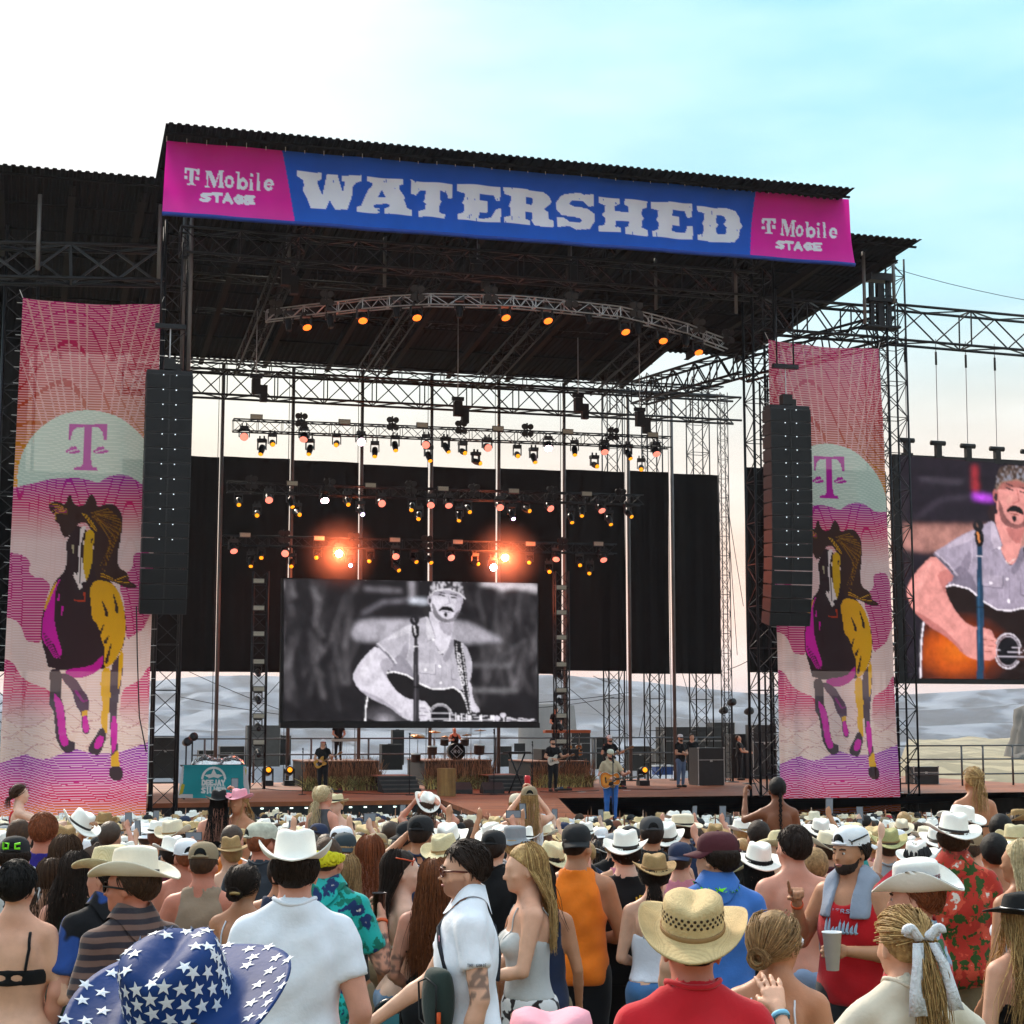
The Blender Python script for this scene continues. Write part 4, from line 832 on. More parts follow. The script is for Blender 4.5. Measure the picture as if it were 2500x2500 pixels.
# -- screens
def draw_singer(cv, colour):
    g = (lambda a, b: b) if colour else (lambda a, b: a)
    rng = random.Random(4);x, y = cv.X, cv.Y
    cv.C[:] = lin(g('1c1a1d','1f1a22'))
    def P(*a): return list(a)
    for k in range(150):
        x0 = rng.choice((rng.uniform(-40,560), rng.uniform(1420,1950))) if not colour else rng.uniform(-200,500);y0 = rng.uniform(-50,700);L_ = rng.uniform(120,420);dx = rng.uniform(-140,140)
        cv.stroke([(x0, y0 + L_),(x0 + dx * .5, y0 + L_ * .5),(x0 + dx, y0)], rng.uniform(8,26), g(rng.choice(('6a666a','8c878c','3a383a','4a474a')), rng.choice(('3a3230','2c2a2e','4a3e3a'))), rng.uniform(.25,.6),3)
    cv.poly([(560,340),(960,345),(1350,350),(1500,420),(1660,500),(1600,525),(600,515),(510,480)] if not colour else [(300,340),(960,345),(1350,350),(1700,520),(300,520)], g('a19da6','a5776c'),1,.9)
    for k in range(16): yy = 350 + k * 11;cv.stroke([(560 + 10 * k, yy),(900, yy + 8),(1300, yy + 20)],6, g('b8b4bc','b98a78') if k % 2 else g('8a8790','8f6258'),.4)
    cv.stroke([(620,115),(880,130)],22, g('8f8a92','55505a'),.7);cv.stroke([(965,60),(970,170)],34, g('a5a0a8','b03038'),.8);cv.stroke([(600,300),(750,215),(960,200)],18, g('8a8690','4a4450'),.7)
    cv.poly([(955,185),(1085,200),(1085,228),(955,215)], g('e0e4f2','b84ae0'))
    if not colour:
        cv.poly([(1460,62),(1905,68),(1905,150),(1820,120),(1700,110),(1640,140),(1600,100),(1480,90)],'d8d0d6', 1,.85)
        cv.stroke([(1420,690),(1720,690)],22,'6c6a6e', .7);cv.stroke([(1420,872),(1750,875)],18,'88868a', .8);cv.stroke([(1820,500),(1560,680)],14,'5c5a5e', .8);cv.stroke([(1430,520),(1640,520)],10,'3a383c')
    if cv.shape:
        A = cv.C.reshape(*cv.shape, 3)
        for _ in range(3):
            for ax in (0,1): A = (A + np.roll(A, 1, ax) + np.roll(A, -1, ax) + np.roll(A, 2, ax) + np.roll(A, -2, ax)) / 5
        cv.C = A.reshape(-1,3) * (.85 + .3 * vnoise(x / 17, y / 23,8))[:, None]
    sk, sk2, sk3 = g('c3bec8','d08e84'), g('97929c','a8645e'), g('77727c','84483f')
    cv.poly([(1045,265),(1090,235),(1105,315),(1060,318)], g('2a282a','2c1e20'),1);cv.poly([(1320,280),(1350,300),(1310,330)], g('2a282a','2c1e20'))
    cv.poly([(1095,270),(1100,340),(1130,500),(1180,600),(1225,600),(1265,480),(1280,360),(1295,330)], sk, 1)
    cv.poly([(1160,350),(1240,380),(1290,345),(1275,420),(1250,480),(1190,430)], sk2,1,.8);cv.stroke([(1140,545),(1180,600),(1225,565)],5, g('e8e4ea','e8d0c8'))
    shirt, sh2, sh3 = g('aaa6af','97909e'), g('7f7b85','6a6472'), g('c4c0c8','b0a8b4')
    cv.poly([(705,520),(760,490),(880,410),(1000,360),(1070,320),(1095,332),(1130,500),(1185,625),(1240,570),(1270,470),(1340,510),(1390,570),(1425,690),(1400,825),(1340,880),(1160,870),(1020,835),(960,775),(850,745),(780,745),(850,660),(760,560)], shirt, 1)
    cv.poly([(850,600),(930,640),(1000,780),(940,770),(850,745),(800,740)], sh2,1,.85);cv.poly([(890,560),(945,500),(940,620),(890,690),(850,690)], g('8f8b95','77707e'),1,.8);cv.poly([(880,415),(1000,365),(960,440),(860,480),(760,505)], sh3,1,.8)
    for k in range(10): xx = 980 + 40 * k;cv.stroke([(xx, 560 + 10 * k),(xx - 10 + 4 * k, 700),(xx + 10,830)],9, sh2 if k % 2 else sh3,.35,3)
    cv.poly([(1070,322),(1100,345),(1145,480),(1095,515),(1070,440)], sh3,0);cv.stroke([(1075,515),(1145,482),(1100,345)],5, sh2);cv.poly([(1262,480),(1300,520),(1230,680),(1190,640),(1235,575)], sh2,1,.7)
    cv.poly([(1022,670),(1145,675),(1145,755),(1022,745)], sh3,0,.5);cv.stroke([(1022,745),(1145,757),(1147,680)],6, sh2);cv.stroke([(1262,720),(1262,790),(1310,800)],6, sh2)
    for c in ((1125,495),(1070,722),(1175,697),(1185,820)): cv.ell(c, 10,10,'f0ecf2')
    cv.stroke([(948,440),(950,560),(930,640)],4, sh3)
  # guitar
    gp = [(640,900),(700,780),(760,750),(830,735),(930,760),(1020,820),(1110,862),(1200,866),(1280,852),(1340,895),(1377,975),(1392,1040),(1395,1400 if colour else 1140),(600 if colour else 610,1400 if colour else 1140)]
    i = cv.poly(gp, g('161416','24140f'),1)
    if colour:
        c0 = cv.z(850,1060);d = np.hypot((cv.X[i] - c0[0]) / 95,(cv.Y[i] - c0[1]) / 66);cv.C[i] = grad(d, ((0,'d06a14'),(.6,'b8500e'),(1.1,'5a2410'),(1.5,'1e1210')))
    else:
        c0 = cv.z(760,1100);d = np.hypot((cv.X[i] - c0[0]) / 60,(cv.Y[i] - c0[1]) / 40);cv.C[i] = grad(d, ((0,'9a969e'),(.5,'4a474c'),(1.1,'1a181a')))
    cv.stroke([(760,750),(830,735),(930,760),(1020,820),(1110,862),(1200,866),(1280,852),(1340,895),(1377,975),(1392,1045)],9,'f2eef2');cv.stroke([(638,915),(622,1010),(618,1130),(612,1390 if colour else 1135)],9,'f2eef2');cv.stroke([(622,930),(605,1090)],5,'4a4a4c')
    cv.ell((1180,1062),88,88,'dcd8de', 1,.93);cv.ell((1180,1062),76,76,'b0acb4', 1,.93);cv.ell((1180,1062),68,68,'121116')
    cv.poly([(1240,1042),(1900,1092),(1900,1112),(1240,1112)], g('2a282c','3a2620'))
    for k in range(6): cv.stroke([(1100,1045 + k * 11),(1250,1046 + k * 11),(1900,1094 + k * 3)],2.2,'d8d4dc', .8)
    for k in range(14): xx = 1250 + k * (46 - k);cv.stroke([(xx, 1042 + (xx - 1240) * .075),(xx, 1115)],4,'e8e4ea')
    for k in (1,3,5,7): xx = 1262 + k * 42;cv.poly([(xx, 1062),(xx + 22,1063),(xx + 22,1100),(xx, 1100)],'e0dce2')
  # arms
    cv.poly([(1370,822),(1412,812),(1425,950),(1485,1032),(1440,1046),(1392,1010)], sk, 1);cv.ell((1650,1062),22,18, sk);cv.ell((1605,1085),22,20, sk);cv.ell((1690,1098),20,12, sk2)
    arm = [(705,540),(640,590),(560,690),(520,770),(560,860),(660,940),(800,1000),(900,1085),(990,1110),(1095,1105),(1105,1060),(1085,965),(1030,950),(930,940),(850,880),(790,800),(770,742),(840,690),(800,620)]
    cv.poly(arm, sk, 1);cv.poly([(800,625),(840,690),(770,742),(785,800),(740,720),(720,660)], sk2,1,.7);cv.poly([(560,860),(660,940),(800,1000),(900,1085),(880,1040),(760,950),(640,890)], sk2,1,.8);cv.poly([(700,560),(640,620),(570,740),(600,800),(660,690)], g('d4cfd8','e09f94'),1,.7)
    for k in range(4): cv.stroke([(1000 + 10 * k, 985 + 28 * k),(1060 + 8 * k, 990 + 28 * k),(1095,1010 + 25 * k)],24 - 3 * k, sk if k % 2 else g('d0ccd4','da9a8e'),1);
    for k in range(3): cv.stroke([(1010,1005 + 28 * k),(1090,1012 + 28 * k)],4, sk3)
    cv.stroke([(705,535),(790,620),(845,690)],12, sh2);cv.stroke([(712,525),(800,605),(850,670)],12, sh3)
  # strap
    cv.poly([(1278,490),(1335,512),(1365,640),(1412,1040),(1382,1040),(1335,800),(1290,610)],'1c1a1d', 0)
    for k in range(26): f = k / 25;xl = np.interp(f, (0,.4,1),(1300,1318,1388));xr = np.interp(f, (0,.4,1),(1338,1366,1408));yy = 530 + 505 * f;cv.ell((xl, yy),3.5,7,'e0dce2');cv.ell((xr, yy),3.5,7,'e0dce2')
    for k in range(6): f = k / 8;cv.ell((1318 + 50 * f, 615 + 330 * f),12,19,'d8d4da', 1,.55)
  # head
    cv.poly([(1108,150),(1105,260),(1130,320),(1170,352),(1230,372),(1290,352),(1327,280),(1347,200),(1347,160),(1230,110)], sk, 1)
    cv.poly([(1290,140),(1347,160),(1347,210),(1327,285),(1290,350),(1275,300),(1300,230)], sk2,1,.7);cv.poly([(1115,140),(1230,112),(1345,150),(1345,190),(1235,150),(1120,175)], sk3,1,.7)
    bd = g('3c383d','4a2a2c');cv.poly([(1112,215),(1130,320),(1170,354),(1235,374),(1292,352),(1330,270),(1300,290),(1270,338),(1215,345),(1160,300),(1135,230)], bd, 1,.75)
    cv.poly([(1168,268),(1205,243),(1245,248),(1275,265),(1283,298),(1255,284),(1205,272),(1172,284)],'161416', 1);cv.poly([(1203,298),(1230,294),(1237,318),(1216,332)],'1c1a1d', 1);cv.stroke([(1195,287),(1250,292)],7, sk3)
    for e in ([(1172,160),(1212,170)],[(1258,178),(1302,184)]): cv.stroke(e, 10,'2a282b');cv.stroke([(e[0][0], e[0][1] - 22),(e[1][0], e[1][1] - 20)],9, bd)
    cv.stroke([(1238,170),(1252,222),(1215,236)],8, sk2);cv.poly([(1180,195),(1210,200),(1200,235),(1165,235)], g('d8d3dc','dca090'),1,.6)
    cv.ell((1100,197),18,34, sk2);cv.ell((1102,205),11,20,'2a282b');cv.ell((1340,205),9,28, sk2)
    i = cv.poly([(1098,190),(1104,100),(1130,58),(1180,46),(1350,55),(1353,130),(1366,187),(1330,152),(1240,117),(1140,127),(1108,162)],'5c585e', 0)
    n = vnoise(cv.X[i] / 4, cv.Y[i] / 6,2);cv.C[i] = grad(n, ((.3, g('2c2a2d','3a2e28')),(.5, g('6c686e','5e4c40')),(.75, g('b4b0b6','7c8088'))))
    cv.stroke([(1108,165),(1140,130),(1240,118),(1330,153),(1366,188)],9, g('c0bcc2','8a7060'))
  # microphone and stand
    cv.poly([(982,480),(1012,480),(1015,680),(1023,850),(1025,1400 if colour else 1140),(980,1400 if colour else 1140),(978,850),(980,680)], g('2c2a2e','1c3a52'),0);cv.stroke([(992,690),(994,1130)],8, g('5a565c','2f5a78'));cv.stroke([(978,850),(1024,850)],8,'121114');cv.stroke([(980,548),(1014,548)],8,'d8d4da')
    cv.poly([(958,380),(1018,375),(1027,460),(1005,490),(975,485)],'131215', 1);cv.ell((988,352),34,40,'1d1b1f');cv.stroke([(985,395),(995,455)],12, g('c8c4ca','d88a4a'),.9);cv.stroke([(978,335),(985,360)],8, g('7a767c','8a6a5a'),.8)
def screen(name, label, TL_, TR_, BR_, BL_, v, nu, nz, colour, zmap, k, es):
    G = quad_grid(S(*TL_, v), S(*TR_, v), S(*BR_, v), S(*BL_, v), nu, nz);X, Y = proj(G);cv = Canvas(X, Y);cv.z = zmap;cv.k = k;cv.shape = X.shape
    draw_singer(cv, colour)
    A = cv.C.reshape(*X.shape, 3)
    for _ in range(1): A = (A * 2 + np.roll(A, 1,0) + np.roll(A, -1,0) + np.roll(A, 1,1) + np.roll(A, -1,1)) / 6
    xx, yy = X.ravel(), Y.ravel();cv.C = A.reshape(-1,3) * (.70 + .34 * vnoise(xx / 13, yy / 15,3) + .22 * vnoise(xx / 5, yy / 7,5) + .12 * vnoise(xx / 2, yy / 2,9))[:, None]
    if colour: cv.C *= np.array((1,.93,.98))
    c = (np.array(G[0,0]) + np.array(G[-1,-1])) / 2;w = G[0,-1,0] - G[0,0,0];h = G[0,0,2] - G[-1,0,2]
    t = sth(name, label,'video screen', c[0], v, c[2] - h / 2);G[..., 1] -= .012
    m = M('led_picture', None, .5,0,0, attr='print', es=es)
    n = m.node_tree;p = n.nodes['Principled BSDF'];at = next(q for q in n.nodes if q.type == 'ATTRIBUTE');n.links.new(at.outputs[0], p.inputs['Emission Color']);p.inputs['Emission Strength'].default_value = es;
    p.inputs['Specular IOR Level'].default_value = .03
    for l_ in list(p.inputs['Base Color'].links): n.links.remove(l_)
    p.inputs['Base Color'].default_value = (.01,.01,.01,1)
    cloth('picture', G, cv.C, m, t, ORG[t.name][0])
    sb(MB().box((c[0], v + .16, c[2]),(w + .12,.3, h + .12)),'cabinet', M_black, t)
    return t, c, w, h
ZSf = lambda x, y: (690 + x / 3.067,1400 + y / 3.067)
scr, sc_c, sc_w, sc_h = screen('video_screen','black and white video screen at the back of the stage showing a man with guitar', (693,1413),(1312,1424),(1312,1762),(692,1760),11.2,300,172, False, ZSf, 1 / 3.067,.80)
sb(MB().box((sc_c[0],11.2 + .1, sc_c[2] - sc_h / 2 - .16),(sc_w + .1,.5,.2)),'bottom_beam', M_black, scr)
scr2, c2, w2, h2 = screen('video_screen','colour video screen at the right edge of the photo showing a man with guitar', (2196,1112),(2700,1150),(2700,1662),(2216,1656),-1.0,230,240, True, lambda x, y: (2190 + (68 + (x - 522) * 1.22) / 3.219,1080 + np.interp(y, (-60,50,330,760,1062,1400),(20,185,630,1150,1640,2180)) / 3.219),1.19 / 3.219,.66)
sb(MB().box((c2[0],-.8, c2[2] - h2 / 2 - .1),(w2 + .2,.4,.12)),'bottom_beam', M_black, scr2)
for i, px in enumerate((2214,2290,2363,2434,2510)):
    p = S(px, 1083 + i * 7,-.9);t = sth('chain_hoist', f'{ordn[i]} dark hoist from the left standing on top of the right side screen','chain hoist', p.x, p.y, p.z - .45,'hoists above the side screen')
    sb(MB().box(p + Vector((0,0,-.16)),(.2,.2,.42)).box(p + Vector((0,0,-.4)),(.34,.24,.1)),'motor', M_black, t);sb(MB().bar(p + Vector((-.28,0,.12)), p + Vector((.28,0,.12)),.09,8),'drum', M_black, t)
    zt = S(px - 8,820 + i * 6,-1.2).z;sb(MB().bar(p + Vector((0,0,.1)), Vector((p.x - .08, p.y - .2, zt)),.016,5),'chain', M_alu, t)
    zz = S(px - 8,865 + i * 7,-1.2).z;sb(MB().bar((p.x - .08, p.y - .19, zz - .25),(p.x - .08, p.y - .19, zz + .22),.045,6),'shackle', M_black, t)
# == people: bodies and clothes grown from signed distance fields
def rcone(P, a, b, ra, rb, sc=None):
    if sc is not None: P = P / sc;a = np.array(a) / sc;b = np.array(b) / sc
    a = np.asarray(a, np.float32);ba = np.asarray(b, np.float32) - a;q = P - a
    t = np.clip(q @ ba / max(1e-9, float(ba @ ba)),0,1);q = q - t[:, None] * ba;d = np.sqrt(np.einsum('ij,ij->i', q, q)) - (ra + (rb - ra) * t)
    return d * (min(sc) if sc is not None else 1)
def ellip(P, c, r):
    q = (P - np.asarray(c, np.float32)) / np.asarray(r, np.float32);k0 = np.sqrt(np.einsum('ij,ij->i', q, q)) + 1e-9;q = q / np.asarray(r, np.float32);k1 = np.sqrt(np.einsum('ij,ij->i', q, q)) + 1e-9
    return k0 * (k0 - 1) / k1
def smin(a, b, k):
    h = np.clip(.5 + .5 * (b - a) / k, 0,1);return b * (1 - h) + a * h - k * h * (1 - h)
def smax(a, b, k): return -smin(-a, -b, k)
def grow(fn, lo, hi, h, B=6):
    "mesh the zero level of fn on a sparse grid (naive surface nets)"
    lo = np.array(lo, np.float32) - 2 * h;n = np.ceil((np.array(hi) + 2 * h - lo) / (h * B)).astype(int);N_ = n * B + 1
    D = np.full(N_, 1e3, np.float32)
    bi = np.stack(np.meshgrid(*[np.arange(k) for k in n], indexing='ij'),-1).reshape(-1,3)
    dc = fn((lo + (bi + .5) * B * h).astype(np.float32));act = np.abs(dc) < B * h * 1.25
    sg = np.where(dc < 0,-1,1e3).astype(np.float32).reshape(n);D[:-1, :-1, :-1] = sg.repeat(B, 0).repeat(B, 1).repeat(B, 2)
    off = np.stack(np.meshgrid(*[np.arange(B + 1)] * 3, indexing='ij'),-1).reshape(-1,3);A = bi[act]
    if not len(A): return np.zeros((0,3)), np.zeros((0,4), int)
    I = (A[:, None, :] * B + off[None]).reshape(-1,3);D[I[:, 0], I[:, 1], I[:, 2]] = fn((lo + I * h).astype(np.float32))
    ins = D < 0;C8 = [(i, j, k) for i in (0,1) for j in (0,1) for k in (0,1)]
    sh = np.array(D.shape) - 1;cnt = np.zeros(sh, np.int8)
    for i, j, k in C8: cnt += ins[i:i + sh[0], j:j + sh[1], k:k + sh[2]]
    cells = np.argwhere((cnt > 0) & (cnt < 8));acc = np.zeros((len(cells),3));num = np.zeros(len(cells))
    for e0 in range(8):
        for e1 in range(e0 + 1,8):
            a, b = np.array(C8[e0]), np.array(C8[e1])
            if abs(a - b).sum() != 1: continue
            da = D[tuple((cells + a).T)];db = D[tuple((cells + b).T)];x = (da < 0) != (db < 0);t = np.where(x, da / np.where(da == db, 1, da - db),0)
            acc += np.where(x[:, None], a + (b - a) * t[:, None],0);num += x
    V = lo + (cells + acc / num[:, None]) * h;idm = np.full(sh, -1, np.int64);idm[tuple(cells.T)] = np.arange(len(cells));Fs = []
    for ax in range(3):
        s0 = [slice(None)] * 3;s1 = [slice(None)] * 3;s0[ax] = slice(0,-1);s1[ax] = slice(1, None)
        e = np.argwhere(ins[tuple(s0)] != ins[tuple(s1)]);o1, o2 = (ax + 1) % 3,(ax + 2) % 3
        e = e[(e[:, o1] > 0) & (e[:, o2] > 0) & (e[:, o1] < sh[o1]) & (e[:, o2] < sh[o2]) & (e[:, ax] < sh[ax])]
        u = np.zeros(3, int);w = np.zeros(3, int);u[o1] = 1;w[o2] = 1
        q = np.stack([idm[tuple((e - u - w).T)], idm[tuple((e - w).T)], idm[tuple(e.T)], idm[tuple((e - u).T)]],-1);fl = ins[tuple(e.T)];q[~fl] = q[~fl][:, ::-1];Fs.append(q)
    Fc = np.concatenate(Fs);Fc = Fc[(Fc >= 0).all(1)]
    return V, Fc
def relax(V, Fc, it=1, lam=.5):
    for _ in range(it):
        A = np.zeros_like(V);c = np.zeros(len(V))
        for i in range(4): np.add.at(A, Fc[:, i], V[Fc[:, (i + 1) % 4]] + V[Fc[:, (i - 1) % 4]]);np.add.at(c, Fc[:, i],2)
        V = V + lam * (A / np.maximum(c, 1)[:, None] - V)
    return V
def A3(*a): return np.array(a, np.float32)
def only(P, m, fn):
    "evaluate fn on the points of mask m;far everywhere else"
    d = np.full(len(P),.5, np.float32)
    if m.any(): d[m] = fn(P[m])
    return d
class Body:
    "joints in metres for a 1.78 m person facing +y;scaled to height H by the object's scale"
    def __init__(s, sex='m', wt=1.0, arms=None, head=(0,0), sit=False, sh=None):
        s.sex, s.wt = sex, wt;f = sex == 'f';s.f = f
        s.shx = sh or (.156 if f else .168);s.arm = {};s.hands = []
        ar = .82 if f else 1.0 * (.9 + .1 * wt)
        for side, sg in (('L', -1),('R', 1)):
            d = (arms or {}).get(side, ((.235 if f else .258,-.03,1.14),(.24 if f else .265,.07,.90),'relaxed'))
            e, w = A3(sg * d[0][0], *d[0][1:]), A3(sg * d[1][0], *d[1][1:]);s.arm[side] = (A3(sg * (s.shx + .005),-.012,1.432), e, w, d[2] if len(d) > 2 else 'relaxed', d[3] if len(d) > 3 else None)
        s.ar = ar;s.sit = sit;s.hy, s.hp = head
        a, b = s.hy, s.hp;s.HR = np.array(RZ(a) @ RX(b), np.float32);s.HC = A3(0,-.01,1.55)
    def torso(s, P, g=0):
        w = s.wt;f = s.f
        if f:
            d = ellip(P, (0,-.012,.945),(.172 * w + g, .128 * w + g, .135));d = smin(d, rcone(P, (0,0,.98),(0,0,1.2),.128 * w + g, .125 * w + g, A3(1,.72,1)),.06)
            d = smin(d, ellip(P, (0,0,1.30),(.148 * w + g, .108 * w + g, .19)),.05);d = smin(d, ellip(P, (0,-.005,1.415),(.16 + g, .075 + g, .07)),.05)
            for x in (-.072,.072): d = smin(d, ellip(P, (x, .085 * w, 1.275),(.066 + g, .06 + g, .062)),.03);d = smin(d, ellip(P, (x * 1.05,-.065,.93),(.095 * w + g, .09 * w + g, .105)),.04)
        else:
            d = ellip(P, (0,-.01,.955),(.155 * w + g, .118 * w + g, .14));d = smin(d, rcone(P, (0,.005,.98),(0,.0,1.22),.134 * w + g, .142 * w + g, A3(1,.74,1)),.06)
            d = smin(d, ellip(P, (0,-.002,1.315),(.165 * (.6 + .4 * w) + g, .115 * w + g, .20)),.045);d = smin(d, ellip(P, (0,-.01,1.425),(.165 + g, .078 + g, .07)),.045)
            for x in (-.075,.075): d = smin(d, ellip(P, (x * 1.05,-.055,.93),(.09 * w + g, .09 * w + g, .1)),.04)
        for x in (-.078,.078): d = smin(d, ellip(P, (x, -.088,1.36),(.046 + g, .026 + g, .075 + g)),.03)  # shoulder blades
        if g == 0: d = d + .008 * np.exp(-(P[:, 0] / .017) ** 2) * (P[:, 1] < -.03) * np.clip((1.47 - P[:, 2]) * 12,0,1)
        for x in (-1,1): d = smin(d, rcone(P, (0,-.02,1.53),(x * s.shx * .85,-.015,1.452),.045 + g, .04 + g),.05)
        return d
    def arms(s, P, g=0, sides='LR', part='uf'):
        d = None
        for q in sides:
            a, e, w, *_ = s.arm[q];k = s.ar
            if 'u' in part: x = rcone(P, a, e, .061 * k + g, .044 * k + g);d = x if d is None else np.minimum(d, x)
            if 'f' in part: x = smin(rcone(P, e, e + (w - e) * .35,.041 * k + g, .043 * k + g), rcone(P, e + (w - e) * .3, w, .043 * k + g, .028 * k + g),.01);d = x if d is None else smin(d, x, .012)
        return d
    def legpts(s):
        if s.sit: return [((x * .09,0,.93),(x * .13,.40,.95),(x * .14,.42,.52)) for x in (-1,1)]
        return [((x * .092,0,.91),(x * .10,.012,.50),(x * .105,-.03,.10)) for x in (-1,1)]
    def legs(s, P, g=0, low=True):
        d = None;k = s.wt * (1.0 if not s.f else .98)
        for h_, kn, an in s.legpts():
            x = rcone(P, h_, kn, .098 * k + g, .062 + g)
            if low: x = smin(x, rcone(P, kn, an, .06 + g, .042 + g),.02)
            d = x if d is None else np.minimum(d, x)
        return d
    def feet(s, P, g=0):
        d = None
        for h_, kn, an in s.legpts():
            x = rcone(P, A3(*an) + A3(0,-.02,-.05), A3(*an) + A3(.0,.17,-.06),.042 + g, .036 + g);d = x if d is None else np.minimum(d, x)
        return d
    def neck(s, P): return rcone(P, (0,-.018,1.45),(0,-.004,1.60),.062 if not s.f else .05,.058 if not s.f else .048)
    def hq(s, P): return (P - s.HC) @ s.HR + s.HC
    def skull(s, P, g=0): return ellip(s.hq(P),(0,-.012,1.685),(.078 + g, .099 + g, .098 + g))
    def head(s, P, fine=True):
        q = s.hq(P);f = s.f
        d = smin(ellip(q, (0,-.012,1.685),(.077,.098,.097)), ellip(q, (0,.036,1.638),(.062,.066,.092)),.03)
        d = smin(d, ellip(q, (0,.036,1.592),(.053 if not f else .047,.058,.042)),.025);d = smin(d, ellip(q, (0,.078,1.571),(.024,.02,.018)),.02)
        if fine:
            d = smin(d, rcone(q, (0,.094,1.668),(0,.116,1.632),.007,.0135),.012)
            d = smin(d, rcone(q, (-.04,.08,1.686),(.04,.08,1.686),.013,.013),.015)
            for x in (-1,1):
                d = smin(d, ellip(q, (x * .046,.066,1.635),(.024,.022,.02)),.015);d = smax(d, -ellip(q, (x * .032,.108,1.664),(.02,.017,.013)),.012);d = smin(d, ellip(q, (x * .032,.082,1.663),(.0155,.0125,.0125)),.003)
            d = smin(d, ellip(q, (0,.09,1.606),(.023,.014,.006)),.005);d = smin(d, ellip(q, (0,.089,1.594),(.021,.014,.007)),.005)
        for x in (-1,1): d = smin(d, ellip(q, (x * .08,-.008,1.643),(.011,.021,.033)),.008)
        return d
    def skin(s, P, fine=True, bare=False):
        z = P[:, 2];ax = np.array([p for a in s.arm.values() for p in a[:3]])
        d = only(P, (z > .70) & (z < 1.72), lambda Q: smin(s.torso(Q), s.neck(Q),.04))
        for q in 'LR':
            pt = np.array(s.arm[q][:3]);m = ((P > pt.min(0) - .17) & (P < pt.max(0) + .17)).all(1);d = smin(d, only(P, m, lambda Q: s.arms(Q, 0, q)),.035)
        d = smin(d, only(P, z < 1.15, lambda Q: smin(s.legs(Q), s.feet(Q),.02)),.04)
        return smin(d, only(P, z > 1.42, lambda Q: s.head(Q, fine)),.018)
    def bounds(s):
        pts = np.array([p for a in s.arm.values() for p in a[:3]]);lo = np.minimum(pts.min(0) - .07,[-.27,-.2,0]);hi = np.maximum(pts.max(0) + .07,[.27,.26,1.83])
        if s.sit: hi = np.maximum(hi, [.3,.62,1.83]);lo[2] = .4
        return lo, hi
HANDP = {'relaxed': ((.35,.4,.3),) * 4,'flat': ((.08,.08,.05),) * 4,'grip': ((.75,.85,.6),) * 4,'point': ((.05,.05,.03),(1.3,1.4,.8),(1.3,1.4,.8),(1.3,1.4,.8)),'spread': ((.12,.1,.05),(.1,.12,.05),(.12,.15,.1),(.15,.2,.1))}
def hand_prims(w, d, n, side, pose):
    d = d / np.linalg.norm(d);n = n - d * (n @ d);n = n / np.linalg.norm(n);t = np.cross(n, d) * (1 if side == 'R' else -1);out = []
  # t points to the thumb side
    for i, (cs, L_) in enumerate(zip(HANDP[pose],(.080,.088,.082,.064))):
        b = w + d * (.088 - .004 * abs(i - 1)) + t * (.030 - .021 * i);out.append((w + d * .012 + t * (.014 - .010 * i), b, .0165,.0125))
        p = b;a = 0;spread = (1.5 - i) * (.10 if pose in ('flat','spread') else .03)
        for k, c in enumerate(cs):
            a += c;q = p + (d * math.cos(a) + n * math.sin(a) + t * spread * math.cos(a)) * L_ * (.46,.30,.24)[k];out.append((p, q, .0098 - .0008 * k, .0092 - .001 * k));p = q
    b = w + d * .03 + t * .026;c = .25 if pose not in ('grip','point') else .8;q = b + (d * .62 + t * (.62 - .35 * c) + n * (.2 + .5 * c)) * .042;out.append((b, q, .0145,.0115));r = q + (d * (.85 - .3 * c) + t * (.25 - .5 * c) + n * (.15 + .5 * c)) * .04;out.append((q, r, .011,.009))
    return out, t
def hand_mesh(body, side, h):
    a, e, w, pose, n = body.arm[side];d = (w - e);d = d / np.linalg.norm(d)
    if n is None: n = A3((-1 if side == 'R' else 1),.25,0)
    pr, t = hand_prims(w, d, A3(*n), side, pose if pose in HANDP else 'relaxed')
    def fn(P):
        D = rcone(P, w - d * .03, w + d * .02,.026 * body.ar ** .5,.023)
        for p in pr: D = smin(D, rcone(P, *p),.007)
        return D
    pts = np.array([p[k] for p in pr for k in (0,1)] + [w]);return grow(fn, pts.min(0) - .03, pts.max(0) + .03, h)
def joinVF(parts):
    V, Fc, o = [],[],0
    for v, f in parts: V.append(v);Fc.append(f + o);o += len(v)
    return np.concatenate(V), np.concatenate(Fc)
